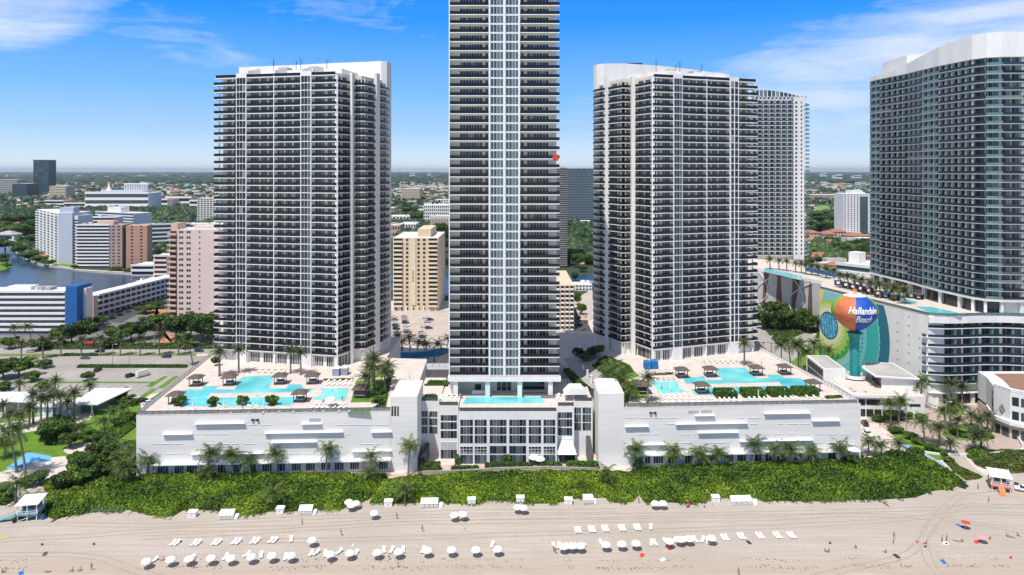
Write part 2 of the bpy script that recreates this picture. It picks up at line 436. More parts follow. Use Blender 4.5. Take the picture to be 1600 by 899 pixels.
# beach: slightly uneven grid
def grid_sheet(name, x0, x1, y0, y1, step, m, amp=.12, s=.12, z=0.0):
    nx = int((x1-x0)/step)+1; ny = int((y1-y0)/step)+1
    X, Y = np.meshgrid(np.linspace(x0, x1, nx), np.linspace(y0, y1, ny)); Z = z+amp*bumpy(X, Y, s)
    mb = MB(); mb.v = list(zip(X.ravel().tolist(), Y.ravel().tolist(), Z.ravel().tolist())); k = mb.mi(m)
    mb.f = [(j*nx+i, j*nx+i+1, (j+1)*nx+i+1, (j+1)*nx+i) for j in range(ny-1) for i in range(nx-1)]; mb.m = [k]*len(mb.f)
    return obj(name, mb, smooth=True)
tag(grid_sheet('beach', -230, 260, 135, 222, 1.2, sandm), kind='structure')
tag(obj('sea', MB().poly([(-600, 60, -.3), (600, 60, -.3), (600, 137, -.3), (-600, 137, -.3)], canalm)), kind='structure')
track_m = mat('compacted_tyre_track', (.405, .35, .298), .95, .12, .5, fine=.3)
def track(pts, w_=.55, gap=1.9, n=90):
    P = np.array([tuple(G(a, b)[:2]) for a, b in pts]); tt = np.linspace(0, len(P)-1, n); xs = np.interp(tt, range(len(P)), P[:, 0]); ys = np.interp(tt, range(len(P)), P[:, 1])
    k = np.ones(9)/9; xs = np.convolve(np.pad(xs, 4, 'edge'), k, 'valid'); ys = np.convolve(np.pad(ys, 4, 'edge'), k, 'valid'); dx = np.gradient(xs); dy = np.gradient(ys); L = np.hypot(dx, dy)+1e-6; nx, ny = -dy/L, dx/L
    for s_ in (-gap/2, gap/2):
        mb = MB(); k_ = mb.mi(track_m)
        wv = w_*(.55+.45*np.abs(bumpy(xs, ys, .6)))
        for sg in (-.5, .5):
            X = xs+nx*(s_+sg*wv); Y = ys+ny*(s_+sg*wv); mb.v += list(zip(X.tolist(), Y.tolist(), (.12*bumpy(X, Y, .12)+.025).tolist()))
        mb.f = [(i, i+1, n+i+1, n+i) for i in range(n-1)]; mb.m = [k_]*(n-1); tag(obj('tyre_track', mb), kind='structure')
for tr in ([(-40, 846), (120, 838), (260, 828), (420, 826), (620, 812), (900, 806), (1200, 802), (1420, 796), (1650, 790)], [(-40, 868), (100, 866), (160, 872), (200, 888), (260, 905)], [(200, 842), (400, 832), (640, 816), (860, 814), (1180, 812), (1300, 805), (1420, 806), (1560, 822), (1680, 850)],
           [(1260, 905), (1420, 868), (1452, 832), (1470, 800), (1498, 775), (1520, 766)], [(1700, 800), (1560, 790), (1500, 790), (1460, 812), (1440, 840), (1452, 880), (1480, 910)], [(380, 846), (600, 842), (900, 832), (1150, 826), (1380, 815), (1520, 800), (1650, 806)], [(-40, 824), (60, 818), (240, 822), (420, 812), (700, 800), (980, 797)]): track(tr)
# plateau behind the beach: promenade and plots
sheet('promenade', [(-120, 762), (60, 760), (205, 756), (640, 750), (940, 748), (1420, 728), (1560, 745), (1760, 745), (1900, 560), (1250, 470), (-200, 470)], .02, deckm)
sheet('park_lawn', smooth_poly([(-60, 764), (30, 752), (120, 760), (205, 752), (212, 700), (222, 640), (215, 618), (150, 630), (60, 640), (-60, 665)], 1), .05, grassm)
sheet('park_path', smooth_poly([(-40, 752), (30, 728), (66, 716), (110, 712), (140, 728), (100, 742), (60, 754), (36, 775), (20, 790), (8, 790), (28, 765), (0, 757)], 1), .075, deckm)
sheet('park_path', smooth_poly([(95, 703), (118, 693), (150, 690), (180, 672), (214, 655), (214, 662), (184, 684), (150, 700), (112, 712)], 1), .075, deckm)
sheet('park_path', smooth_poly([(-40, 668), (40, 655), (90, 645), (130, 640), (150, 652), (110, 668), (60, 672), (20, 680), (-40, 690)], 1), .075, deckm)
# painted splash pad on the lawn with darker blue shapes laid over it
splash = mat('sky_blue_painted_concrete', (.16, .42, .66), .7, .08, .5); splashd = mat('deep_blue_tone', (.03, .17, .38), .7, .08, .5)
p = [(10, 731), (24, 722), (42, 707), (60, 709), (80, 713), (80, 721), (64, 722), (50, 723), (40, 732), (26, 734), (14, 734)]
sheet('painted_paving', p, .10, splash)
sheet('dark_blue_shape', [(45, 718), (52, 716), (47, 714), (56, 716), (62, 714), (64, 717), (73, 718), (76, 720), (62, 720.5), (52, 720)], .125, splashd)
sheet('dark_blue_shape', [(22, 732), (30, 727), (36, 725), (42, 724), (38, 728), (39, 731), (30, 731.5), (26, 733)], .125, splashd)
# roads and car parks on the left
sheet('car_park', [(-200, 636), (180, 624), (262, 612), (330, 573), (290, 571), (-200, 571)], .05, oldroad)
sheet('coast_road', [(-400, 571), (290, 571), (420, 571), (420, 556), (-400, 556)], .08, oldroad)
sheet('coast_road', [(-400, 553), (430, 553), (430, 545), (-400, 547)], .08, oldroad)
sheet('road_median', [(-400, 557), (305, 556), (308, 552.5), (-400, 553.5)], .17, mat('median_grass', (.17, .20, .035), .9, .2, .3))
sheet('brick_crossing', [(302, 573), (312, 573), (345, 547), (334, 547)], .12, brickp)
for a in ([(-100, 596), (240, 596.5), (240, 598.5), (-100, 598)], [(-100, 617), (214, 617.5), (214, 620), (-100, 620)],
          [(228, 603), (256, 588), (262, 588), (236, 605)], [(246, 606), (272, 588), (280, 588), (256, 606)],
          [(205, 628), (238, 607), (246, 607), (215, 630)], [(222, 632), (252, 612), (258, 612), (232, 634)]):
    sheet('verge', a, .17, grassm)
linem = mat('white_road_paint', (.72, .70, .66), .8, .1, 1)
for i in range(26):
    x = -60+i*13.0
    for r0, r1 in ((599.5, 604.5), (588, 593.5)):
        P = G(x, r0, .08); tag(obj('parking_line', MB().box(P.x, P.x+.15, P.y-9 if r0 < 600 and r0 > 590 else P.y, P.y+5 if r0 < 590 else P.y, .072, .08, linem)), kind='structure') if 0 < i < 25 and abs(i-7) > 2 else None
for i in range(40):
    P = G(-20+i*9, 549.2, .1); tag(obj('lane_marking', MB().box(P.x, P.x+2.2, P.y, P.y+.2, .10, .11, linem)), kind='structure') if i % 2 == 0 else None
# plots further back
sheet('hotel_yard', [(-200, 545), (330, 545), (330, 470), (140, 470), (125, 500), (-200, 520)], .03, mat('worn_grey_asphalt', (.20, .195, .19), .88, .2, .08, fine=.2))
sheet('terracotta_forecourt', smooth_poly([(236, 512), (262, 520), (300, 535), (285, 541), (240, 541), (262, 520), (232, 492), (215, 478), (255, 476), (262, 492), (240, 505)], 1), .07, orange)
sheet('canal_side_street', [(135, 500), (210, 465), (262, 455), (290, 470), (235, 480), (190, 505)], .06, asphalt)
sheet('canal', [(-900, 375), (0, 375), (22, 378), (34, 400), (60, 413), (125, 424), (200, 428), (262, 430), (700, 430), (960, 430), (960, 420), (1200, 424), (1200, 442), (945, 442), (700, 462), (262, 455), (190, 462), (-60, 462), (-900, 480)], .03, canalm)
def wall_along(name, label, pts, z1, th, m, cat='wall', z0=0, grp=None):
    mb = MB(); P = [G(a, b, z0) for a, b in pts]
    for a, b in zip(P, P[1:]):
        fc = Face((a.x, a.y), (b.x, b.y)); mb.fb(fc, -th*.2, fc.L+th*.2, -th/2, th/2, z0-.1, z1, m)
    o = obj(name, mb, None, tuple(P[0])); return tag(o, label, cat, grp)
sheet('canal_promenade', [(24, 391), (36, 398), (60, 410), (125, 421), (200, 425), (262, 427), (262, 431), (200, 429.5), (125, 425), (60, 414.5), (34, 402), (22, 393)], .14, deckm)
wall_along('sea_wall', 'pale concrete sea wall curving round the left canal bank', [(27, 395), (36, 402), (60, 414), (125, 425), (200, 429), (262, 431)], 1.6, 1.4, concrete, 'sea wall')
sheet('marina_island', smooth_poly([(-120, 400), (4, 402), (18, 412), (16, 420), (-10, 426), (-120, 430)], 1), .5, grassm)
sheet('canal_bank_lawn', [(30, 392), (60, 396), (120, 414), (100, 421), (62, 413), (36, 400)], .12, grassm)
sheet('middle_car_park', [(600, 540), (720, 540), (720, 484), (600, 484)], .06, mat('pale_car_park_paving', (.50, .42, .36), .85, .12, .1, fine=.15))
sheet('service_street', [(884, 486), (905, 478), (926, 520), (884, 520)], .07, asphalt)
sheet('middle_car_park', [(896, 468), (926, 452), (926, 500), (905, 500)], .09, mat('pale_car_park_paving', (.5, .42, .36)))
# roads on the right
sheet('coast_road', smooth_poly([(1150, 480), (1175, 485), (1200, 500), (1225, 512), (1260, 520), (1300, 530), (1300, 565), (1285, 600), (1225, 580), (1190, 558), (1150, 540), (1120, 520)], 1), .07, oldroad)
sheet('park_lawn', [(1225, 575), (1262, 545), (1330, 560), (1330, 600), (1268, 600)], .09, grassm)
sheet('hotel_forecourt', smooth_poly([(1345, 655), (1390, 648), (1450, 640), (1520, 632), (1640, 632), (1640, 700), (1590, 705), (1540, 710), (1470, 704), (1430, 690), (1385, 672), (1345, 668)], 2), .08, mat('forecourt_pavers', (.45, .355, .315), .85, .12, .4, fine=.2))
sheet('service_lane', [(1346, 660), (1372, 662), (1425, 706), (1380, 712), (1346, 700)], .1, deckm)
sheet('planting_bed', smooth_poly([(1470, 676), (1490, 664), (1530, 662), (1552, 676), (1550, 688), (1520, 690), (1480, 684)], 2), .12, grassm)
sheet('planting_bed', smooth_poly([(1345, 648), (1380, 640), (1445, 640), (1447, 655), (1400, 658), (1350, 652)], 1), .12, grassm)
sheet('planting_bed', smooth_poly([(1382, 668), (1400, 666), (1440, 690), (1480, 702), (1482, 720), (1440, 716), (1405, 690)], 1), .12, grassm)
sheet('planting_bed', smooth_poly([(1478, 634), (1500, 634), (1512, 645), (1480, 650), (1465, 645)], 1), .12, grassm)
sheet('planting_bed', smooth_poly([(1532, 634), (1562, 636), (1562, 648), (1540, 644)], 1), .12, grassm)
sheet('beach_path', [(1405, 688), (1432, 700), (1470, 722), (1506, 752), (1499, 755), (1462, 728), (1425, 706), (1400, 695)], .16, mat('blue_beach_matting', (.28, .38, .46), .8, .1, .5))
sheet('sand_path', smooth_poly([(1480, 702), (1505, 702), (1512, 722), (1540, 745), (1600, 760), (1500, 775), (1490, 755), (1520, 748), (1490, 722)], 1), .14, sandm)

# ------------------------------------------------------------------ dune vegetation
def thicket(name, label, poly, n, hmax, size, m, step=1.0, z0=0.0, base=None, s=.35, up=.55, cat='shrubbery'):
    P = [tuple(G(a, b, z0)[:2]) for a, b in poly]; A = np.array(P); lo = A.min(0); hi = A.max(0)
    nx = int((hi[0]-lo[0])/step)+2; ny = int((hi[1]-lo[1])/step)+2
    gx = lo[0]+np.arange(nx)*step; gy = lo[1]+np.arange(ny)*step; X, Y = np.meshgrid(gx, gy)
    ins = inside(np.stack([X.ravel(), Y.ravel()], 1), P).reshape(X.shape)
    def hgt(x, y):
        d = np.full(x.shape, 99.0)
        for i in range(len(P)):
            a = np.array(P[i]); b = np.array(P[(i+1) % len(P)]); ab = b-a; L2 = (ab**2).sum()+1e-9
            t = np.clip(((x-a[0])*ab[0]+(y-a[1])*ab[1])/L2, 0, 1)
            d = np.minimum(d, np.hypot(x-a[0]-t*ab[0], y-a[1]-t*ab[1]))
        e = np.clip(d/2.2, 0, 1)**.5
        return z0+hmax*e*(.56+.30*bumpy(x, y, s*.8)+.20*bumpy(y+9, x, s*3.1))
    Z = np.where(ins, hgt(X, Y), z0-.05); mb = MB(); k = mb.mi(base or under)
    mb.v = list(zip(X.ravel().tolist(), Y.ravel().tolist(), (Z-.30).ravel().tolist()))
    for j in range(ny-1):
        for i in range(nx-1):
            if ins[j, i] or ins[j, i+1] or ins[j+1, i] or ins[j+1, i+1]:
                mb.f.append((j*nx+i, j*nx+i+1, (j+1)*nx+i+1, (j+1)*nx+i)); mb.m.append(k)
    C = rng.uniform(lo, hi, (int(n*3), 2)); C = C[inside(C, P)][:n]
    h = hgt(C[:, 0], C[:, 1]); e = .5
    dx = (hgt(C[:, 0]+e, C[:, 1])-h)/e; dy = (hgt(C[:, 0], C[:, 1]+e)-h)/e
    N = np.stack([-dx, -dy, np.ones(len(C))], 1); N /= np.linalg.norm(N, axis=1)[:, None]
    Q = leaves(np.stack([C[:, 0], C[:, 1], h-.12+rng.uniform(-.28, .30, len(C))], 1), size, up, N, .7)
    o = link(name, bulk(name, Q, m, mb)); return tag(o, label, cat, None, 'stuff')
DF1 = [(58, 800), (85, 812), (110, 806), (140, 800), (168, 800), (200, 797), (235, 806), (270, 807), (285, 798), (330, 797), (385, 806), (420, 800), (470, 799), (530, 797), (545, 788), (574, 782), (582, 776), (600, 752)]
DF2 = [(578, 786), (620, 786), (660, 786), (700, 787), (740, 788), (760, 782), (800, 783), (835, 787), (870, 786), (900, 779), (945, 778), (960, 786), (988, 785), (997, 775), (1000, 762), (985, 740)]
DF3 = [(1008, 786), (1050, 785), (1090, 787), (1110, 778), (1180, 777), (1200, 783), (1280, 784), (1320, 782), (1380, 781), (1430, 778), (1455, 768), (1482, 765), (1508, 757), (1490, 742), (1455, 722), (1425, 708)]
thicket('dune_thicket', 'dense bright green sea grape thicket on the left half of the dune', DF1+[(600, 745), (500, 742), (400, 742), (230, 744), (205, 752), (180, 745), (130, 744), (110, 755), (75, 770), (70, 785)], 62000, 2.6, .36, duneleaf)
thicket('dune_thicket', 'bright green sea grape thicket below the glass fronted centre block', DF2+[(940, 740), (860, 739), (720, 741), (665, 746), (600, 752), (583, 776)], 48000, 2.5, .36, duneleaf)
thicket('dune_thicket', 'broad green sea grape thicket on the right half of the dune', DF3+[(1340, 722), (1200, 727), (1100, 731), (984, 738), (1000, 762), (999, 774)], 74000, 2.7, .36, duneleaf)
for lab, ed in (('ragged creeping plants at the left thicket edge', DF1[1:16]), ('ragged creeping plants at the centre thicket edge', DF2[:13]), ('ragged creeping plants at the right thicket edge', DF3[:13])):
    E = np.array([tuple(G(a, b)[:2]) for a, b in ed]); k = rng.integers(0, len(E)-1, 2600); t = rng.uniform(0, 1, 2600)[:, None]; P_ = E[k]*(1-t)+E[k+1]*t
    off = np.abs(rng.normal(0, .9, 2600))*(bumpy(P_[:, 0], P_[:, 1], .5) > -.1); C_0 = np.stack([P_[:, 0], P_[:, 1]-off+.3, rng.uniform(.05, .5, 2600)*np.exp(-off)+.05], 1)
    tag(link('creepers', bulk('creepers', leaves(C_0, .28, .5), duneleaf)), lab, 'creeping plants', None, 'stuff')
thicket('silver_scrub', 'patch of silvery grey scrub at the left dune edge', [(140, 786), (165, 780), (196, 788), (196, 799), (160, 801), (138, 802)], 1500, 1.7, .35, duneleaf2)
thicket('grass_dune', 'yellow green grassy dune beyond the blue beach path', [(1508, 706), (1560, 704), (1700, 706), (1720, 745), (1600, 740), (1560, 742), (1525, 728)], 15000, 1.3, .35,
        foliage('dune_grass', (.05, .08, .015), (.13, .17, .03), (.24, .25, .07), .3), up=.2)
thicket('grass_dune', 'strip of grassy dune between the blue path and the sand path', [(1470, 716), (1482, 712), (1500, 730), (1536, 746), (1530, 750), (1510, 752), (1490, 738)], 4000, .9, .32,
        foliage('dune_grass', (.05, .08, .015), (.13, .17, .03), (.24, .25, .07), .3), up=.2)
thicket('shrubbery', 'dark shrubs on the dune below the forecourt wall', [(1508, 704), (1540, 702), (1548, 716), (1530, 722), (1512, 716)], 3500, 2.4, .4, leafA)

# ------------------------------------------------------------------ podium
PL = G(213, 745); PR = Vector((113.8, 229.7, 0))
front = Face((PL.x, PL.y), (PR.x, PR.y))
class FPX:
    """writes boxes on a façade from picture columns and rows of that façade"""
    def __init__(s, fc): s.f = fc
    def box(s, mb, x0, x1, r0, r1, n0, n1, m):
        t0, t1 = s.f.T(x0), s.f.T(x1); tm = (t0+t1)/2
        return mb.fb(s.f, t0, t1, n0, n1, s.f.Z(r1, tm), s.f.Z(r0, tm), m)
def railing(pts, z, h=1.1, m=None, posts=True, mb=None):
    mb = mb or MB(); m = m or pale_rail
    for a, b in zip(pts, pts[1:]):
        fc = Face(a, b); mb.fb(fc, 0, fc.L, -.03, .03, z+.12, z+h-.08, m); mb.fb(fc, 0, fc.L, -.05, .05, z+h-.08, z+h, dmetal)
        n = max(1, int(fc.L/2.2))
        for i in range(n+1): mb.fb(fc, fc.L*i/n-.05, fc.L*i/n+.05, -.06, .06, z, z+h, dmetal)
    return mb
ZD = 19.0
tl1 = front.T(611)                                   # left podium end
tr0 = front.T(975)
def fpt(t, n=0): p = front.pt(t, n, 0); return (p[0], p[1])
bl = (-126.5, 312.0); brp = (104.5, 312.0)
Lpod = Thing('parking_podium', 'long white windowless podium wall carrying the left pool deck', 'building', (fpt(0)[0], fpt(0)[1], 0))
Lpoly = [fpt(0), fpt(tl1), (fpt(tl1)[0], 240), (-33.2, 240.5), (-34.2, 284), (-51, 286), (-51, 322), (-127, 322), bl]
Lpod.part('wall', MB().prism(Lpoly, 0, ZD-.25, scored))
Lpod.part('deck', MB().prism(Lpoly, ZD-.25, ZD, deckm))
Rpod = Thing('parking_podium', 'long white windowless podium wall carrying the right pool deck', 'building', (fpt(tr0)[0], fpt(tr0)[1], 0))
Rpoly = [fpt(tr0), fpt(front.L), brp, (104.5, 330), (18.5, 330), (17.5, 285), (24, 262), (fpt(tr0)[0]-4, 240), (fpt(tr0)[0], 240)]
Rpod.part('wall', MB().prism(Rpoly, 0, ZD-.25, scored))
Rpod.part('deck', MB().prism(Rpoly, ZD-.25, ZD, deckm))
fx = FPX(front)
def podium_front(T, ledges, reveals, shops, grilles, t0, t1):
    P = Parts(T, 'ledge')
    for x0, x1, r in ledges:
        mb = MB(); fx.box(mb, x0, x1, r, r+.65, 0, .88, white2); P.add(mb, x1-x0)
    P.flush(); P = Parts(T, 'reveal_line')
    for x0, x1, r in reveals:
        mb = MB(); fx.box(mb, x0, x1, r, r+.75, 0, .03, mat('vent_reveal_grey', (.36, .36, .36))); fx.box(mb, x0, x1, r-.35, r-.02, 0, .10, white2); P.add(mb, x1-x0)  # flat grey strip marks a wall reveal, thin white lip above
    P.flush(); P = Parts(T, 'shop_window')
    for x0, x1, n in shops:
        a = front.T(x0); b = front.T(x1); mb = MB(); wd = (b-a)/n
        for i in range(n): mb.fb(front, a+i*wd+.08, a+(i+1)*wd-.08, 0, .05, .9, 3.7, glass)
        P.add(mb, x1-x0)
    P.flush(); P = Parts(T, 'vent_grille')
    for x0, x1, r0, r1 in grilles:
        mb = MB(); fx.box(mb, x0, x1, r0, r1, 0, .06, mat('vent_reveal_grey', (.36, .36, .36)))
        for i in range(8): a = x0+(x1-x0)*i/8; fx.box(mb, a, a+.35, r0, r1, .06, .12, white2)
        P.add(mb)
    P.flush()
podium_front(Lpod, [(305, 383, 661), (255, 301, 677.5), (471, 503, 661.5), (414, 536, 675), (580, 612, 674), (425, 495, 690), (299, 421, 708), (550, 612, 704)],
    [(a+1, b-1, r) for r, L in ((664, [(384, 404), (407, 425), (524, 540), (543, 561), (563, 585), (588, 608)]), (679, [(302, 312), (315, 336), (338, 359), (394, 404), (407, 412), (538, 548)]),
     (694, [(236, 243), (245, 266), (268, 286), (314, 336), (338, 358), (360, 374), (380, 400), (498, 518), (560, 585), (588, 597)]), (709, [(258, 290), (292, 298), (428, 446), (449, 471), (474, 497), (500, 520), (523, 542)])) for a, b in L],
    [(246, 263, 4), (273, 287, 4), (292, 308, 4), (340, 353, 3), (362, 378, 4), (386, 400, 3), (410, 425, 4), (432, 446, 3), (456, 470, 4), (478, 492, 4), (502, 516, 4), (523, 537, 4), (547, 561, 4), (592, 606, 4)],
    [(483, 501, 654, 659)], 0, tl1)
podium_front(Rpod, [(1085, 1116, 648.5), (1193.5, 1265, 645), (1268, 1311, 656.5), (976, 1013, 665.5), (1055, 1167, 661), (1090, 1153, 675), (1155, 1270, 687.5), (978, 1041, 694)],
    [(a+1, b-1, r) for r, L in ((653, [(977, 995), (998, 1017), (1020, 1040), (1043, 1062), (1150, 1164), (1167, 1190)]), (663, [(1040, 1054), (1170, 1184), (1215, 1225), (1228, 1248), (1250, 1266)]),
     (679, [(995, 1016), (1018, 1031), (1062, 1080), (1083, 1089), (1187, 1206), (1208, 1226), (1229, 1247), (1250, 1267), (1270, 1287), (1290, 1308), (1311, 1330)]), (692, [(1063, 1080), (1103, 1143), (1272, 1285), (1291, 1310)])) for a, b in L],
    [(992, 1004, 3), (1008, 1016, 2), (1021, 1036, 4), (1044, 1058, 3), (1070, 1082, 3), (1094, 1104, 2), (1110, 1124, 4), (1132, 1146, 4), (1152, 1166, 3), (1174, 1190, 3), (1196, 1206, 2), (1214, 1228, 3), (1240, 1252, 3), (1262, 1276, 3), (1294, 1306, 2)],
    [(1075, 1092, 641.5, 646), (1095, 1112, 641, 645.5)], tr0, front.L)
for T, a, b, rr in ((Lpod, front.T(240), tl1, 0), (Rpod, front.T(980), front.L-1, 1)):
    T.part('awning', MB().fb(front, a, b, 0, 2.0, 3.95, 4.25, white2))
    T.part('railing', railing([fpt(a-(5 if not rr else 0), -.5), fpt(b, -.5)], ZD, 1.2))
Lpod.part('railing', railing([fpt(.4, -.6), (bl[0]+.5, bl[1])], ZD, 1.3, white2))
Rpod.part('railing', railing([fpt(front.L-.4, -.6), (brp[0]-.5, brp[1])], ZD, 1.3, white2))
def flood(T, px, r):
    mb = MB(); t = front.T(px); z = front.Z(r, t)
    for s in (-1.1, .5): mb.fb(front, t+s, t+s+.6, 0, .5, z-.3, z+.3, dmetal)
    mb.fb(front, t-.5, t+.5, 0, .2, z-.1, z+.1, dmetal); T.part('wall_light', mb)
flood(Lpod, 399, 656); flood(Rpod, 1020, 645)

# ------------------------------------------------------------------ centre block
CB = Thing('glass_fronted_clubhouse', 'white clubhouse block with tall rows of dark windows under a narrow pool', 'building', (-3, 228, 0))
tw1 = fpt(front.T(610)); tw2 = fpt(front.T(652)); tw3 = fpt(front.T(935)); tw4 = fpt(front.T(975))
CB.part('stair_tower', MB().prism([tw1, tw2, (tw2[0]-.3, 239.9), (tw1[0], 239.9)], 0, 23.6, scored).prism([(tw1[0]+.4, tw1[1]+.4), (tw2[0]-.4, tw2[1]+.4), (tw2[0]-.7, 239.5), (tw1[0]+.4, 239.5)], 23.6, 23.63, roof_white))
mb = MB(); 
for i in range(3): fx.box(mb, 611.5+i*4.4, 614.5+i*4.4, 635, 650, 0, .06, glass)
CB.part('window', mb)
CB.part('stair_tower', MB().prism([tw3, tw4, (tw4[0], 239.9), (tw3[0]+.3, 239.9)], 0, 23.6, scored).prism([(tw3[0]+.4, tw3[1]+.4), (tw4[0]-.4, tw4[1]+.4), (tw4[0]-.4, 239.5), (tw3[0]+.6, 239.5)], 23.6, 24.4, white2))
def bay(x0, x1, D, ztop, rows, cols, sill=None, z0=0, n=None, back=262):
    """wall at distance D between picture columns, windows by picture rows; cols = list of (x0, x1, panes)"""
    f = Face((XK(x0, D), D), (XK(x1, D), D)); q = FPX(f)
    CB.part('wall', MB().prism([f.pt(0, 0, 0)[:2], f.pt(f.L, 0, 0)[:2], (f.pt(f.L, 0, 0)[0], back), (f.pt(0, 0, 0)[0], back)], z0, ztop, white, deckm))
    for r0, r1, kind in rows:
        for c0, c1, k in cols:
            mb = MB(); wd = (c1-c0)/k; g0 = tl if kind == 'blind' else strgl
            q.box(mb, c0-.35, c1+.35, r0-.5, r1+.5, 0, .05, white2)
            for i in range(k): q.box(mb, c0+i*wd+.14, c0+(i+1)*wd-.14, r0-.3, r1+.3, .05, .09, g0)
            CB.part('window' if kind != 'door' else 'glass_door', mb)
    return f
tl = mat('closed_shutter', (.5, .5, .5), .7)
bay(650, 686, 235.2, 18.0, [(643, 651, ''), (654, 664, ''), (667, 677, '')], [(655, 668, 3), (671, 683.5, 3)])
bay(686, 716, 231.6, 17.7, [(649, 657, ''), (660, 670, ''), (673.5, 684, ''), (691, 701, 'blind'), (703, 716, '')], [(688.5, 714, 5)])
f0 = bay(716.5, 870.5, 228.0, 17.0, [(656, 665, ''), (667.5, 678, ''), (680.5, 692, '')], [(719, 739, 4), (741.5, 760.5, 4), (765, 791.5, 5), (795.5, 822, 5), (826, 845.5, 4), (849, 867.5, 4)])
for c0, c1, k in [(719, 739, 4), (741.5, 760.5, 4), (826, 845.5, 4), (849, 867.5, 4)]:
    q = FPX(f0); mb = MB(); q.box(mb, c0-.3, c1+.3, 697.5, 709, 0, .05, white2)
    for i in range(k):
        for r0, r1 in ((698, 701.5), (702.5, 706), (706.8, 708.5)):
            q.box(mb, c0+i*(c1-c0)/k+.3, c0+(i+1)*(c1-c0)/k-.3, r0, r1, .05, .09, glass)
    CB.part('window', mb)
for c0, c1, k in [(765, 791.5, 5), (795.5, 822, 5)]:
    q = FPX(f0); mb = MB()
    for i in range(k): q.box(mb, c0+i*(c1-c0)/k+.14, c0+(i+1)*(c1-c0)/k-.14, 697, 708.5, .0, .09, strgl)
    CB.part('window', mb)
for c0, c1, k in [(719, 739, 4), (741.5, 760.5, 4), (765, 791.5, 5), (795.5, 822, 5), (826, 845.5, 4), (849, 867.5, 4)]:
    q = FPX(f0); mb = MB()
    for i in range(k): q.box(mb, c0+i*(c1-c0)/k+.16, c0+(i+1)*(c1-c0)/k-.16, 711, 724.5, .0, .09, strgl if i not in (1, 2) else bluegl)
    CB.part('glass_door', mb)
bay(870.5, 897, 231.0, 17.7, [(644.5, 653, ''), (655.5, 666, ''), (669, 680, ''), (686, 695, 'blind')], [(872, 894, 5)])
bay(896.5, 926, 234.4, 18.2, [(637, 646, ''), (648, 659, ''), (661, 672, '')], [(897.5, 908, 3), (910, 923.5, 3)])
# pitched entry canopy and doors right of the glass front
f = Face((XK(873, 228.6), 228.6), (XK(898, 228.6), 228.6)); mb = MB(); a = f.pt(-.5, 0, 0); b = f.pt(f.L+.5, 0, 0)
CB.part('entrance_porch', MB().box(a[0]+.3, b[0]-.3, 228.8, 231, 0, 3.8, white).fb(Face((a[0]+.6, 228.8), (b[0]-.6, 228.8)), 0, 5.2, .0, .05, .3, 3.3, glass)
        .hexa([(a[0], 226.5, 3.6), (b[0], 226.5, 3.6), (b[0], 231, 3.6), (a[0], 231, 3.6), (a[0]+1.5, 229, 6.6), (b[0]-1.2, 229, 6.6), (b[0]-1.2, 231, 6.6), (a[0]+1.5, 231, 6.6)], white2))
for x0, x1, D, z in ((655, 684, 235.5, 18.0), (687, 715.5, 231.9, 17.7), (718, 869, 228.3, 17.0), (872, 896, 231.3, 17.7), (898, 925, 234.7, 18.2)):
    CB.part('railing', railing([(XK(x0, D), D), (XK(x1, D), D)], z, 1.2, greygl))
# step down to the sunken yard right of the glass front, terraces and low stone wall
CB.part('ramp', MB().hexa([(24.6, 226, 0), (26.0, 226, 0), (26.0, 236, 0), (24.6, 236, 0), (24.6, 226, .6), (26, 226, .6), (26, 236, 8), (24.6, 236, 8)], dmetal))
tag(obj('low_wall', MB().box(-29, -27.6, 222.8, 235, 0, 4.2, dmetal), None), 'dark service gate wall beside the left stair tower', 'gate')
wall_along('garden_wall', 'curved stone garden wall along the clubhouse terrace', [(657, 743), (680, 742), (720, 741), (780, 737), (860, 735), (935, 738)], 1.3, .5, mat('stone_wall', (.42, .38, .34), .85, .25, 1.2, fine=.4), 'garden wall')
# narrow pool on top
def pool(name, label, pts, z, m=poolm, rim=.35):
    P = [G(a, b, z) for a, b in pts]
    T = Thing(name, label, 'swimming pool', tuple(P[0]))
    n = len(P); ar = sum(P[i].x*P[(i+1) % n].y-P[(i+1) % n].x*P[i].y for i in range(n))
    if ar < 0: P = P[::-1]
    T.part('water', MB().poly([(p.x, p.y, z+.05) for p in P], m)); mb = MB()
    for i in range(n):
        a, b = P[i], P[(i+1) % n]; f = Face((a.x, a.y), (b.x, b.y)); mb.fb(f, -rim*.4, f.L+rim*.4, 0.0, rim, z+.001*(i % 5), z+.09+.004*(i % 3), deckm)
    T.part('coping', mb); return T
pool('swimming_pool', 'narrow turquoise pool on the roof of the glass fronted clubhouse', [(729, 621), (845, 620.5), (852, 630), (723, 631.5)], 17.0)
pool('swimming_pool', 'large zigzag turquoise pool on the left deck', [(280, 622), (285, 611), (295, 609), (315, 609), (320, 604), (340, 604), (336, 609), (366, 609), (372, 601), (362, 596), (371, 594.5), (381, 589), (424, 587), (427, 594), (423, 601), (420, 607.5), (447, 607.5), (451, 601), (470, 601), (475, 607.5), (489, 607.5), (484, 613.5), (329, 615), (323, 622), (480, 620.6), (451, 634.5), (270, 635.5)], ZD)
pool('swimming_pool', 'small turquoise pool beside the lawn on the left deck', [(500, 607), (546, 607), (540, 625.5), (489, 625.5), (493, 620.6), (500, 619), (504, 614)], ZD, poolteal)
pool('swimming_pool', 'large zigzag turquoise pool on the right deck', [(1067, 592), (1100, 588), (1103, 594), (1129, 594), (1122, 586), (1118, 575), (1165, 575), (1176, 586), (1183, 592), (1201, 591), (1199, 586), (1218, 586), (1226, 591), (1250, 591), (1263, 601), (1275, 614), (1088, 618), (1080, 609), (1107, 606.5), (1222, 603), (1217, 597.5), (1109, 600.5), (1072, 600)], ZD)
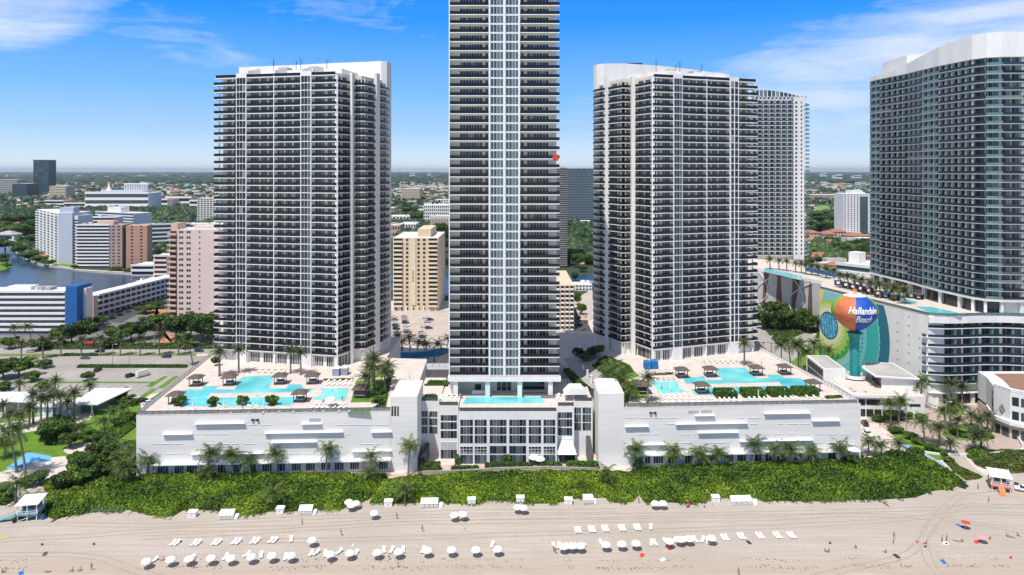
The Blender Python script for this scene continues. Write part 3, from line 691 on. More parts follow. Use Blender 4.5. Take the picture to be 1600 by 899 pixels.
pool('swimming_pool', 'small turquoise pool nearest the plaza on the right deck', [(1015.5, 597), (1057, 596), (1063, 607), (1073, 613), (1033, 616)], ZD, poolteal)
for a in ([(556, 596), (596, 592), (606, 600), (592, 628), (548, 629)], [(574, 582), (612, 578), (612, 588), (572, 592)], [(546, 640), (580, 640), (577, 645), (542, 645)],
          [(975, 598), (995, 592), (1003, 606), (1012, 622), (985, 622)], [(996, 630), (1032, 628), (1040, 635), (1000, 636)], [(965, 585), (985, 575), (1000, 588), (985, 592)]):
    sheet('deck_lawn', a, ZD+.06, grassm)
sheet('plaza_paving', [(893, 582), (880, 560), (935, 552), (968, 590), (980, 606), (925, 607)], ZD+.05, plaza)
# ------------------------------------------------------------------ balcony towers
def panes(L, pat, w=.95, gap=.14, off=.5):
    """pane intervals along a wall of length L; pat like 'ww.www.w' with . for wall"""
    n = len(pat); u = (L-2*off)/n
    return [(off+i*u+gap/2, off+(i+1)*u-gap/2) for i, c in enumerate(pat) if c == 'w']
class Tower:
    def __init__(s, T, zb, h, nf, wallm=cream, slabm=slabm_, railm_=railm, gl=glass, railh=1.1):
        s.T = T; s.zb = zb; s.h = h; s.nf = nf; s.wm = wallm; s.sm = slabm; s.rm = railm_; s.gl = gl; s.rh = railh
        s.slab = Parts(T, 'balcony'); s.rail = Parts(T, 'railing'); s.win = Parts(T, 'window'); s.zt = zb+h*nf
    def balconies(s, fc, t0, t1, pat, depth=1.9, over=0.1, wt=1.0, wall0=None, wall1=None, wz=(.15, 2.42), rail_ends=(0, 0)):
        w0 = t0 if wall0 is None else wall0; w1 = t1 if wall1 is None else wall1
        s.T.part('wall', MB().fb(fc, w0, w1, -depth-.5, -depth, s.zb-.3, s.zt, s.wm))
        pn = panes(w1-w0, pat)
        for k in range(s.nf):
            z = s.zb+k*s.h
            s.slab.add(MB().fb(fc, t0, t1, -depth-.2, over, z-.30, z, s.sm), wt)
            r = MB().fb(fc, t0+.03, t1-.03, over-.12, over-.04, z+.06, z+s.rh, s.rm)
            if rail_ends[0]: r.fb(fc, t0+.03, t0+.1, -depth, over-.12, z+.06, z+s.rh, s.rm)
            if rail_ends[1]: r.fb(fc, t1-.1, t1-.03, -depth, over-.12, z+.06, z+s.rh, s.rm)
            s.rail.add(r, wt)
            m = MB()
            for a, b in pn: m.fb(fc, w0+a, w0+b, -depth, -depth+.04, z+wz[0], z+wz[1], s.gl)
            s.win.add(m, wt)
    def strip(s, fc, t0, t1, cols, z0=None, proud=.35, gl=None, wz=(.15, 2.6), wt=1.0, top=0.0):
        s.T.part('pilaster', MB().fb(fc, t0, t1, -3, proud, (z0 if z0 is not None else s.zb-.3), s.zt+top, white))
        L = t1-t0
        if not cols: return
        for k in range(s.nf):
            z = s.zb+k*s.h; m = MB()
            for a, b in cols: m.fb(fc, t0+a*L, t0+b*L, proud, proud+.04, z+wz[0], z+wz[1], gl or bluegl)
            s.win.add(m, wt)
    def divider(s, fc, t, w=.3, depth=1.9, proud=.16, z0=None):
        s.T.part('divider_wall', MB().fb(fc, t-w/2, t+w/2, -depth-.3, proud, z0 if z0 is not None else s.zb-.35, s.zt+.4, white2))
    def flush(s): s.slab.flush(); s.rail.flush(); s.win.flush()

def ground_glass(T, fc, spans, z0, z1, n=0.0):
    P = Parts(T, 'lobby_window')
    for a, b, k in spans:
        m = MB(); wd = (b-a)/k
        for i in range(k): m.fb(fc, a+i*wd+.12, a+(i+1)*wd-.12, n, n+.05, z0, z1, glass)
        P.add(m, b-a)
    P.flush()

def twin(T, B, dirp, ts, sideC, blk, rnd, zb, h, nf, crown, mirror, core):
    """T1 / T2: B the sharp corner, dirp the unit of the long front away from it; ts the breaks along the front;
    sideC the end of the short side; blk three points of the second block; rnd points of the round end; crown the wall behind"""
    tw = Tower(T, zb, h, nf); zt = tw.zt
    T.part('body', MB().prism(core, ZD, zt+1.2, cream, roof_white))
    far = (B[0]+dirp[0]*ts[-1], B[1]+dirp[1]*ts[-1])
    if mirror: fc = Face(B, far); tt = lambda a, b: (a, b)
    else:
        fc = Face(far, B); tt = lambda a, b: (fc.L-b, fc.L-a)
    pats = ['www.www', None, 'www.www.wwww', 'wwww.www.www', None, 'www.www']
    for i in range(6):
        a, b = tt(ts[i], ts[i+1])
        if pats[i] is None: tw.strip(fc, a, b, [(.08, .34), (.37, .63), (.66, .92)] if not mirror or i == 1 else [(.12, .42), (.55, .88)], ZD, top=1.6, gl=strgl)
        elif i == 5:
            w = (a, b-3.6) if mirror else (a+3.6, b)
            tw.balconies(fc, a, b, pats[i], wall0=w[0], wall1=w[1], over=.9, rail_ends=(0 if mirror else 1, 1 if mirror else 0))
            T.part('column', MB().fb(fc, (b-1.9 if mirror else a+1.5), (b-1.5 if mirror else a+1.9), -.6, -.2, ZD, zt, white2))
        else: tw.balconies(fc, a, b, pats[i] if not mirror else pats[i][::-1])
    a, b = tt(ts[3], ts[3]); tw.divider(fc, a)
    # lobby storey under the long front
    lob = MB().fb(fc, 0, fc.L, -1.6, -1.2, ZD, zb-.3, white); T.part('lobby_wall', lob)
    sp = []
    for i in range(5):
        a, b = tt(ts[i], ts[i+1]); L = b-a
        if pats[i] is None: sp.append((a+.3, b-.3, 4)); continue
        sp += [(a+.8, a+L*.42, 5), (a+L*.55, a+L*.9, 4)]
    ground_glass(T, fc, [q for q in sp], ZD+.3, zb-1.1, -1.2)
    for t in ts[:5]:
        a, b = tt(t, t); T.part('column', MB().fb(fc, max(0, a-.35), min(fc.L, a+.35), -1.2, -.25, ZD, zb-.33, white2))
    # short side, second block, round end
    def seg(p, q, pat, wt=.9, depth=1.5, over=.1):
        f = Face(p, q) if mirror is False else Face(q, p)
        tw.balconies(f, 0, f.L, pat, depth, over, wt); T.part('lobby_wall', MB().fb(f, 0, f.L, -1.2, -.9, ZD, zb-.3, white)); return f
    T.part('corner_pier', MB().prism([(B[0]-.55, B[1]+.15), (B[0]+.55, B[1]+.15), (B[0]+.4, B[1]+2.2), (B[0]-.4, B[1]+2.2)], ZD, zt, white2))
    f = seg(B, sideC, 'www.ww' if not mirror else 'www.www.ww'); ground_glass(T, f, [(.8, f.L-.8, 4)], ZD+.4, zb-1.2, -.9)
    s_ = 1 if not mirror else -1
    T.part('pilaster', MB().box(min(sideC[0], blk[0][0])-.2, max(sideC[0], blk[0][0])+.2, sideC[1]-.2, blk[0][1]+2, ZD, zt+1.6, white))
    seg(blk[0], blk[1], 'www' if not mirror else 'www'); seg(blk[1], blk[2], 'www.www')
    T.part('pilaster', MB().prism([(blk[2][0]-.6, blk[2][1]-.1), (blk[2][0]+.6, blk[2][1]-.1), (rnd[0][0]+.5, rnd[0][1]+.6), (rnd[0][0]-.5, rnd[0][1]+.6)], ZD, zt+3, white))
    for p, q in zip(rnd, rnd[1:]): seg(p, q, 'ww', .5, 1.2, .25)
    tw.flush()
    # crown wall: thick curved white wall behind the roofs
    pts = crown; mb = MB()
    for (p, z1), (q, z2) in zip(pts, pts[1:]):
        f = Face(p, q); a = f.pt(0, 0, 0); b = f.pt(f.L, 0, 0); c = f.pt(f.L, -2, 0); d = f.pt(0, -2, 0)
        mb.hexa([(*a[:2], ZD), (*b[:2], ZD), (*c[:2], ZD), (*d[:2], ZD), (*a[:2], z1), (*b[:2], z2), (*c[:2], z2), (*d[:2], z1)], white)
    T.part('crown_wall', mb)
    # roof edge railing and penthouse walls
    T.part('roof_slab', MB().fb(fc, .05, fc.L-.05, -2.6, .12, zt-.3, zt, white2))
    T.part('railing', MB().fb(fc, .3, fc.L-.3, -.1, -.0, zt+.05, zt+1.2, railm))
    for t in ts[1:5]:
        a, b = tt(t, t); T.part('roof_fin', MB().hexa([fc.pt(a-.2, -.6, zt+1), fc.pt(a+.2, -.6, zt+1), fc.pt(a+.2, -9, zt+1), fc.pt(a-.2, -9, zt+1), fc.pt(a-.2, -.6, zt+2.6), fc.pt(a+.2, -.6, zt+2.6), fc.pt(a+.2, -9, zt+4.6), fc.pt(a-.2, -9, zt+4.6)], white))
    a, b = tt(ts[0]+2, ts[-1]-9); T.part('penthouse', MB().fb(fc, a, b, -24, -9, zt+1.2, zt+3.6, white))
    for i, u in enumerate((.2, .45, .5, .78)):
        t = a+(b-a)*u; p = fc.pt(t, -14, 0); m = MB().tube([(p[0], p[1], zt+3.6), (p[0], p[1], zt+9.5-i % 2*1.5)], .12, dmetal, 5)
        for j in range(2): m.tube([(p[0], p[1], zt+7+j), (p[0]+.9, p[1], zt+7.3+j)], .08, dmetal, 4)
        T.part('antenna', m)
    for i, u in enumerate((.3, .62)):
        t = a+(b-a)*u; T.part('roof_unit', MB().fb(fc, t, t+4, -15, -11, zt+3.6, zt+5.2, roof_grey))

def unit(a, b): L = math.hypot(b[0]-a[0], b[1]-a[1]); return ((b[0]-a[0])/L, (b[1]-a[1])/L)
# left tower
B1 = (-67.6, 270.5); e1 = unit(B1, (-105.5, 279))
T1 = Thing('condominium_tower', 'left of the two wide white and black balcony towers, behind the left pool', 'apartment tower', (-90, 290, ZD))
twin(T1, B1, e1, [0, 10.25, 14.9, 26.5, 38.4, 43.0, 52.6], (-63.7, 277.5), [(-63.1, 280.7), (-58.7, 281.2), (-56.0, 288.6)],
     [(-55.0, 290.0), (-53.9, 293), (-53.1, 296.5), (-52.6, 300), (-52.8, 304), (-54, 308)], 24.0, 2.842, 38,
     [((-123, 317), 141.6), ((-110, 318), 142.3), ((-95, 316), 142.5), ((-78, 311), 142.6), ((-64, 304), 142), ((-55.5, 298.5), 141.5), ((-53.2, 299.5), 141.4), ((-52.4, 303), 141.4), ((-53, 309), 141.4)], False,
     [(-116.5, 284), (-105, 281.6), (-70, 273.6), (-66.5, 277), (-64.5, 283), (-60.5, 283.6), (-57.8, 290), (-55.4, 296), (-54.8, 304), (-58, 318), (-122, 322)])
# right tower
B2 = (56.0, 279.0); e2 = unit(B2, (92.8, 292))
T2 = Thing('condominium_tower', 'right of the two wide white and black balcony towers, behind the right pool', 'apartment tower', (80, 300, ZD))
twin(T2, B2, e2, [0, 9.1, 13.3, 24.9, 36.0, 40.4, 49.4], (50.6, 289.7), [(49.3, 292.0), (45.6, 290.6), (40.9, 299.6)],
     [(39.8, 300.6), (38.2, 303), (36.9, 305.8), (36.0, 309), (36.2, 313), (37.5, 317)], 24.2, 2.842, 38,
     [((37, 316), 141.4), ((36, 311), 141.4), ((36.8, 307.5), 141.4), ((40, 305.5), 141.5), ((50, 311), 142.4), ((66, 320), 142.8), ((82, 329), 142.6), ((104, 337), 141)], True,
     [(57, 282), (90, 293.8), (99.5, 297), (104, 338), (45, 330), (38.5, 316), (38.4, 308), (42.4, 302), (47, 293.2), (50.2, 294.2), (52.6, 291)])
T1.part('roof_unit', MB().box(-100, -97, 288, 291, 133, 135.5, roof_grey))
T2.part('roof_unit', MB().box(53, 60, 324, 330, 141, 144.6, dmetal).box(51, 62, 324, 330, 140, 143.4, dmetal))

# centre tower
T3 = Thing('condominium_tower', 'tallest tower in the centre, cut off by the top of the photo', 'apartment tower', (-3, 245, ZD))
f3 = Face((-21.5, 242), (16.4, 242)); ZL = 24.8; FH = 3.10; tw = Tower(T3, ZL, FH, 47)
x_ = lambda px: f3.T(px)
T3.part('body', MB().prism([(-21.2, 244.4), (13.4, 244.4), (15.8, 250), (15.8, 274), (-21.2, 274)], ZL-.5, tw.zt, cream, roof_white))
tw.balconies(f3, 0, x_(764.6), '...wwwwwwww.w', 2.2, .1, wz=(.3, 2.4))
tw.balconies(f3, x_(811.6), f3.L, 'w.wwwwwww', 2.2, .1, wall1=f3.L-3.2, rail_ends=(0, 1), wz=(.3, 2.4))
tw.strip(f3, x_(765.0), x_(811.2), [], ZL-.3, .2)
for c0, c1 in ((766.4, 786.4), (790.2, 810)):
    for k in range(tw.nf):
        z = ZL+k*FH; a = x_(c0); L = x_(c1)-a; m = MB()
        for i in range(4): m.fb(f3, a+L*i/4+.08, a+L*(i+1)/4-.08, .2, .26, z+.1, z+2.55, bluegl)
        tw.win.add(m, 1.5)
T3.part('divider_wall', MB().fb(f3, -.2, .12, -2.4, .2, ZL-.5, tw.zt, white2))
T3.part('pier', MB().fb(f3, x_(787.2), x_(789.4), .2, .5, ZL-.5, tw.zt, white2))
for px in (764.8, 811.4): T3.part('pier', MB().fb(f3, x_(px)-.25, x_(px)+.25, .2, .4, ZL-.5, tw.zt, white2))
tw.flush()
T3.part('transfer_slab', MB().box(-22, 16.8, 241.6, 275, ZL-2.2, ZL-.5, white))
T3.part('lobby_wall', MB().box(-19.3, 12.5, 249, 272, 17.01, ZL-2.2, cream))
for px in (712, 762, 812, 860): T3.part('column', MB().box(XK(px, 243)-.8, XK(px, 243)+.8, 242.2, 243.8, 17, ZL-2.2, white))
T3.part('column', MB().box(-21.6, -19.8, 244, 260, 17, ZL-2.2, white))
f4 = Face((-19.3, 249), (12.5, 249))
for i, (a, b) in enumerate(((6.2, 8.4), (14.0, 15.4), (15.6, 17.4), (17.6, 19.0), (23.2, 30.8))):
    T3.part('lobby_window', MB().fb(f4, a, b, 0, .06, 17.3, 20.4 if i else 19.6, glass))
T3.part('lobby_window', MB().fb(f4, 14.0, 19.0, 0, .06, 20.8, 22.4, glass)); T3.part('counter', MB().box(-14, -7.5, 245.6, 246.8, 17, 18.2, white2))
for i in range(9): T3.part('bar_stool', MB().box(3.2+i*.9, 3.5+i*.9, 246.1, 246.4, 17.7, 17.9, white2).box(3.3+i*.9, 3.4+i*.9, 246.2, 246.3, 17, 17.7, dmetal))
T3.part('bar_counter', MB().box(2.8, 11.6, 246.7, 247.5, 17, 18.1, roof_grey))
T3.part('railing', railing([(-22, 241.2), (-17, 241.2)], 17.0, 1.1, pale_rail)); T3.part('railing', railing([(10, 241.2), (17, 241.2)], 17.0, 1.1, pale_rail))
zr = f3.Z(250.5, 20); T3.part('red_panel', MB().fb(f3, x_(863.5), x_(872.6), .14, .2, zr-.2, zr+1.9, red))
# base between clubhouse and tower, lower yards
base = Thing('tower_base', 'pale terrace block joining the clubhouse to the central tower', 'building', (0, 250, 0))
base.part('wall', MB().prism([(-33, 236), (-26.5, 236), (-21.4, 235.2), (-14, 231.7), (16.7, 231.2), (20.5, 234.5), (25, 240), (17.4, 262), (16.4, 285), (-21.8, 285), (-21.8, 262), (-26, 256), (-33, 256)], 0, 16.93, white, deckm))
base.part('hedge', MB().box(-31.5, -23, 252, 254, 17.01, 18.2, under))
tag(obj('driveway', MB().box(-34, 18.3, 262, 330, -.1, 9.5, asphalt)), kind='structure')
br = Thing('footbridge', 'white balustraded bridge between the left deck and the central tower', 'bridge', (-28, 280, 14))
br.part('deck', MB().box(-34.0, -21.9, 278, 283, 16.5, 17.6, white)); br.part('balustrade', railing([(-34, 278.1), (-21, 278.1)], 17.6, 1.2, white2))
br = Thing('footbridge', 'grey slab bridge between the central tower and the right plaza', 'bridge', (19, 290, 14))
br.part('deck', MB().box(16.5, 19.8, 286, 330, 16.5, 18.7, concrete))

# ------------------------------------------------------------------ wide blue roofed walkway in the gaps
for nm, lab, pts in (('covered_walkway', 'curved blue roofed walkway in the gap left of the central tower', [(596, 548), (620, 551), (650, 551), (680, 548), (702, 544)]),
                     ('covered_walkway', 'blue roofed walkway in the gap right of the central tower', [(872, 526), (895, 529), (910, 527), (930, 524)])):
    P = [G(a, b, 8) for a, b in pts]; T = Thing(nm, lab, 'walkway', (P[0].x, P[0].y, 0)); m1 = MB(); m2 = MB()
    for i, (a, b) in enumerate(zip(P, P[1:])):
        f = Face((a.x, a.y), (b.x, b.y)); m1.fb(f, 0, f.L+.02, -5, -.4, 6.6+.003*i, 7.3+.003*i, mat('pale_blue_roof', (.34, .50, .60))); m2.fb(f, 0, f.L, -.4, 0, 5.2, 8, mat('bright_blue_fascia', (.03, .22, .42)))
        T.part('column', MB().fb(f, 1, 1.5, -3, -2.5, 0, 6.6, concrete))
    T.part('roof', m1); T.part('fascia', m2)
# ------------------------------------------------------------------ mural hotel on the right
MH = Thing('hotel_podium', 'white hotel block with a blind side wall, seven balconied floors and a roof pool', 'building', (180, 320, 0))
c0 = (153.4, 351.0); c1 = (169.0, 286.0); side = Face(c0, c1)
frontpts = [(169.0, 286.0), (176, 284.6), (184, 285.4), (192, 286.6), (200, 286.4), (208, 285.0), (216, 284.6), (226, 285.6), (236, 286.5)]
ZM = 36.2
MH.part('wall', MB().prism([c0, c1]+[(x, y+1.9) for x, y in frontpts[1:]]+[(236, 400), (192, 396), (167, 378)], 0, ZM-.3, white))
MH.part('parapet', MB().prism([(c1[0]-.1, c1[1]+.5), (c1[0]-.1, c1[1]-1.0)]+[(x, y-1.0) for x, y in frontpts[1:]]+[(236, 290), (172, 290)], 33.4, ZM-.2, white))
MH.part('deck', MB().prism([c0, c1]+frontpts[1:]+[(236, 400), (192, 396), (167, 378)], ZM-.2, ZM, deckm))
sidewin = MB(); qs = FPX(side)
for px, rows in ((1402.5, (505, 519, 533, 548, 562)), (1420, (495, 509, 524, 538, 552, 567)), (1437, (529, 544, 559))):
    for r in rows: qs.box(sidewin, px-1.2, px+1.2, r-1.4, r+1.4, 0, .05, mat('vent_reveal_grey', (.36, .36, .36)))
MH.part('vent_grille', sidewin)
bal = Parts(MH, 'balcony'); ra = Parts(MH, 'railing'); wn = Parts(MH, 'window'); gp = Parts(MH, 'glass_screen')
for k in range(8):
    z = 5.0+k*3.75
    for i, (a, b) in enumerate(zip(frontpts, frontpts[1:])):
        f = Face(a, b); s = MB().fb(f, 0, f.L, -2.2, .25, z-.3, z, white2); bal.add(s, 1)
        if z > 33: continue
        if k > 0:
            ra.add(MB().fb(f, .03, f.L-.03, .08, .13, z+.05, z+1.05, strgl), 1); m = MB(); m2 = MB()
            if i == 0: sp = [(.2, 2.2), (2.3, 4.2), (4.3, 6.8)]
            else: sp = [(.35, 1.7), (1.8, 3.15), (4.2, 5.6), (5.7, 7.4)]
            for p, q in sp:
                if q < f.L: m.fb(f, p, q, -1.88, -1.8, z+.1, z+3.25, strgl)
            wn.add(m, 1)
            if i: gp.add(MB().fb(f, 3.2, 3.9, -1.8, .0, z+.1, z+3.2, tealgl), 1)
for o in (bal, ra, wn, gp): o.flush()
for k in range(1, 7):
    z = 5.0+k*3.75; MH.part('side_balcony', MB().fb(side, side.L-2.3, side.L+.1, 0, .9, z-.35, z, white2).fb(side, side.L-2.2, side.L, .82, .88, z, z+1.1, greygl))
for i, (a, b) in enumerate(zip(frontpts, frontpts[1:])):
    f = Face(a, b); MH.part('column', MB().fb(f, f.L/2-.7, f.L/2+.7, -1.9, -.6, 0, 4.6, white)); MH.part('lobby_window', MB().fb(f, .1, f.L-.1, -1.85, -1.7, .3, 4.4, glass))
MH.part('railing', railing([fp[:2] for fp in [side.pt(0, -.3, 0), side.pt(side.L-.2, -.3, 0)]]+[(x, y-.6) for x, y in frontpts[1:]], ZM, 1.2, tealgl))
# painted mural: flat paint film on the wall, rings computed round one centre
mm = bpy.data.materials.new('mural_paint'); mm.use_nodes = True; g = NT(mm.node_tree); b_ = g.n['Principled BSDF']; b_.inputs['Roughness'].default_value = .7
pos = g.node('ShaderNodeNewGeometry').outputs['Position']; sp = g.node('ShaderNodeSeparateXYZ'); g.put(sp.inputs[0], pos)
cu, cz = 6.8, 19.3
u = g.m('SUBTRACT', g.m('DIVIDE', g.m('SUBTRACT', 351.0, sp.outputs[1]), abs(side.u.y)), cu); v = g.m('SUBTRACT', sp.outputs[2], cz)
rr = g.m('SQRT', g.m('ADD', g.m('MULTIPLY', u, u), g.m('MULTIPLY', v, v))); an = g.m('ARCTAN2', v, u)
def stepf(a, b): return g.m('GREATER_THAN', a, b)
scal = g.m('ABSOLUTE', g.m('SINE', g.m('MULTIPLY', an, 13)))
scal2 = g.m('ABSOLUTE', g.m('SINE', g.m('MULTIPLY', an, 34)))
C_ = g.mix(stepf(rr, 6.0), (.05, .30, .48), (.012, .06, .12))
C_ = g.mix(g.m('MULTIPLY', stepf(g.noise(g.mapping(pos, (1, 1, 1)), .75, 2, .5), .52), g.m('LESS_THAN', rr, 6.0)), C_, (.20, .52, .62))
C_ = g.mix(g.m('MULTIPLY', stepf(g.m('SINE', g.m('MULTIPLY', g.m('ADD', u, g.m('MULTIPLY', v, .12)), 3.1)), .86), g.m('LESS_THAN', rr, 6.0)), C_, (.01, .07, .16))
C_ = g.mix(stepf(rr, 6.7), C_, (.74, .70, .42))
C_ = g.mix(stepf(g.m('ADD', rr, g.m('MULTIPLY', scal, 1.9)), 10.4), C_, (.56, .64, .16))
C_ = g.mix(g.m('MULTIPLY', stepf(g.m('ADD', rr, g.m('MULTIPLY', scal2, .9)), 11.6), 1), C_, (.36, .56, .10))
C_ = g.mix(g.m('MULTIPLY', stepf(rr, 12.6), g.m('GREATER_THAN', v, g.m('MULTIPLY', u, .5))), C_, (.24, .55, .56))
C_ = g.mix(g.m('MULTIPLY', stepf(g.m('ADD', rr, g.m('MULTIPLY', scal, 1.6)), 15.0), g.m('LESS_THAN', v, 0.0)), C_, (.06, .34, .07))
C_ = g.mix(stepf(g.m('ADD', rr, g.m('MULTIPLY', scal2, .7)), 16.9), C_, (.30, .60, .58))
C_ = g.mix(stepf(rr, 19.5), C_, (.16, .52, .53))
C_ = g.mix(g.m('MULTIPLY', stepf(scal2, .72), g.m('MULTIPLY', stepf(rr, 22.5), g.m('LESS_THAN', rr, 23.6))), C_, (.03, .25, .30))
C_ = g.mix(stepf(rr, 25.8), C_, (.05, .33, .36)); C_ = g.mix(stepf(rr, 26.3), C_, (.035, .42, .38))
C_ = g.mix(stepf(g.m('ADD', rr, g.m('MULTIPLY', scal2, .7)), 33.6), C_, (.35, .60, .58)); C_ = g.mix(stepf(g.m('ADD', rr, g.m('MULTIPLY', scal2, .7)), 34.1), C_, (.015, .16, .22))
C_ = g.mix(g.m('MULTIPLY', stepf(g.m('ADD', g.m('MULTIPLY', u, -1), g.m('MULTIPLY', v, .45)), 10.6), stepf(rr, 10)), C_, (.80, .62, .14))
g.put(b_.inputs['Base Color'], C_)
mb = MB(); P2 = []
for i in range(41):
    z = ZM-.5-(ZM-.5)*i/40; r = 39.5; d = r*r-(z-cz)**2; t = cu+math.sqrt(max(0, d)); P2.append((t, z))
poly = [side.pt(.1, .03, ZM-.5)]+[side.pt(min(t, side.L-1), .03, z) for t, z in P2]+[side.pt(.1, .03, 0)]
MH.part('mural', MB().poly(poly[::-1], mm), label='round floral mural in blue, lime and teal rings')
pool('swimming_pool', 'turquoise roof pool at the corner of the mural hotel', [(1430, 479), (1454, 480), (1512, 492), (1500, 495), (1462, 494)], ZM)
pool('swimming_pool', 'long roof pool behind the palms on the mural hotel', [(1376, 461), (1400, 463), (1436, 473), (1424, 475)], ZM)
# upper hotel tower
HT = Thing('hotel_tower', 'curved glassy hotel tower at the right edge above the mural hotel', 'hotel tower', (200, 320, ZM))
hp = [(186.0, 366), (186.4, 357), (187.4, 348), (188.8, 336), (188.6, 324), (189.0, 312), (190.6, 301), (191.8, 293.5), (194.5, 289.0), (200, 286.8), (208, 286.4), (216, 287.5), (228, 289), (240, 290)]
zb, hh, nf = 42.5, 3.42, 29
tw = Tower(HT, zb, hh, nf, white, white2, tealgl, greygl, 1.1)
core = [(x+2.3, y+1.6) for x, y in hp]+[(240, 398), (206, 394), (196, 384)]
HT.part('body', MB().prism(core, ZM, tw.zt+.5, white))
for i, (a, b) in enumerate(zip(hp, hp[1:])):
    f = Face(a, b); L = f.L
    HT.part('wall', MB().fb(f, 0, L, -2.2, -1.6, zb-.3, tw.zt, hslab))
    n = max(1, round(L/4.2)); wb = L/n
    for j in range(n):
        t0 = j*wb; kind = (i*2+j) % 4
        if i not in (8, 9): HT.part('pier', MB().fb(f, t0-.24, t0+.24, -1.7, -.25, zb, tw.zt, hslab))
        if kind == 1 and i < 8: HT.part('glass_screen', MB().fb(f, t0+wb*.7, t0+wb*.95, -1.2, -.9, zb, tw.zt, tealgl))
    for k in range(nf):
        z = zb+k*hh; dist = 1 if i > 4 else .6
        tw.slab.add(MB().fb(f, -.03, L+.03, -2.2, .15, z-.22, z, hslab), dist)
        tw.rail.add(MB().fb(f, .03, L-.03, .0, .05, z+.05, z+1.1, strgl if i % 4 else tealgl), dist)
        m = MB()
        for j in range(n):
            t0 = j*wb; ww = (wb-.5)*.80 if (i*2+j) % 4 != 2 else (wb-.5)*.98
            m.fb(f, t0+.42, t0+.42+ww/2-.06, -1.6, -1.5, z+.1, z+3.0, strgl); m.fb(f, t0+.42+ww/2+.06, t0+.42+ww, -1.6, -1.5, z+.1, z+3.0, greygl)
        tw.win.add(m, dist)
    HT.part('lobby_window', MB().fb(f, .6, L-.6, -2.2, -2.1, ZM+.3, zb-.8, glass))
    HT.part('lobby_column', MB().fb(f, -.5, .5, -1.4, -.3, ZM, zb-.3, white2))
    HT.part('fascia', MB().fb(f, -.05, L+.05, -2.2, .45, zb-.95, zb-.35, white))
    s1 = [0, 0, .5, 2.5, 4.3, 6.2, 7.4, 8.0, 8, 8, 8, 8, 8, 8, 8]
    zt = tw.zt; e0, e1_ = s1[i]+1.9, s1[i+1]+1.9
    mb = MB().hexa([f.pt(-.02, .2, zt-.3), f.pt(L+.02, .2, zt-.3), f.pt(L, -3, zt-.3), f.pt(0, -3, zt-.3), f.pt(-.02, .2, zt+e0), f.pt(L+.02, .2, zt+e1_), f.pt(L, -3, zt+e1_), f.pt(0, -3, zt+e0)], white)
    HT.part('roof_parapet', mb)
HT.part('roof_block', MB().prism([(195, 371), (194, 360), (193.5, 345), (200, 340), (240, 350), (240, 380), (200, 380)], tw.zt, tw.zt+10.0, white))
tw.flush()

# ------------------------------------------------------------------ distant white hotel tower with roof screen
D4 = 516; DT = Thing('hotel_tower', 'white and blue glass hotel tower partly behind the right balcony tower', 'hotel tower', (195, D4, 26))
f = Face((158, D4), (XK(1240, D4), D4)); tw = Tower(DT, 33.0, 3.07, 37, hslab, white2, tealgl, greygl, 1.1)
DT.part('body', MB().prism([(158, D4+1.8), (XK(1256, D4), D4+1.8), (XK(1256, D4)-2, D4+30), (158, D4+30)], 26, tw.zt, white))
L = f.L; n = 11; wb = L/n
DT.part('wall', MB().fb(f, 0, L, -2.2, -1.4, 32, tw.zt, hslab))
for j in range(n+1): DT.part('pier', MB().fb(f, j*wb-.28, j*wb+.28, -1.4, .05, 32, tw.zt, hslab))
for k in range(tw.nf):
    z = 33.0+k*3.07; tw.slab.add(MB().fb(f, 0, L, -1.5, .15, z-.3, z, white2), 1); tw.rail.add(MB().fb(f, 0, L, .0, .06, z, z+1, greygl), 1)
    for j in range(n): tw.win.add(MB().fb(f, j*wb+.5, j*wb+wb*.70, -1.4, -1.3, z+.1, z+2.6, glass), 1)
g2 = Face((XK(1240, D4), D4-.6), (XK(1256, D4), D4-.6)); DT.part('wall', MB().fb(g2, 0, g2.L, -3, 0, 30, tw.zt+2, white))
g3 = Face((XK(1256, D4), D4), (XK(1270, D4), D4+9))
for k in range(tw.nf):
    z = 33+k*3.07; tw.win.add(MB().fb(g2, 1.0, 2.4, 0, .05, z+.6, z+2.2, glass), .5); tw.win.add(MB().fb(g2, 5.0, 6.0, 0, .05, z+.6, z+2.2, glass), .4)
    tw.slab.add(MB().fb(g3, 0, g3.L+1.5*(k % 2), -4, 1.2, z-.3, z, white2), .5); tw.rail.add(MB().fb(g3, 0, g3.L+.8, 1.0, 1.1, z, z+1, tealgl), .5)
DT.part('wall', MB().fb(g3, .2, g3.L-1.2, -9, -3.0, 28, tw.zt, greygl))
tw.flush()
m = MB(); mg = MB()
for i in range(13):
    a = i/12; x = 176+a*36; z = tw.zt+4+5.5*math.cos((a-.25)*1.9)-1.5
    m.box(x-.25, x+.25, D4+2, D4+2.5, tw.zt, z, white2)
    if i < 12:
        z2 = tw.zt+4+5.5*math.cos(((i+1)/12-.25)*1.9)-1.5; mg.hexa([(x+.3, D4+2.1, tw.zt+1), (x+2.7, D4+2.1, tw.zt+1), (x+2.7, D4+2.3, tw.zt+1), (x+.3, D4+2.3, tw.zt+1), (x+.3, D4+2.1, z-.3), (x+2.7, D4+2.1, z2-.3), (x+2.7, D4+2.3, z2-.3), (x+.3, D4+2.3, z-.3)], greygl)
DT.part('roof_screen', mg); DT.part('screen_frame', m)
for i in range(14):
    x = 178+i*2.9; DT.part('roof_pergola', MB().box(x-.2, x+.2, D4-.4, D4+1.8, tw.zt, tw.zt+3, white2).box(x-.2, x+1.8, D4-.4, D4+1.8, tw.zt+2.6, tw.zt+3, white2))
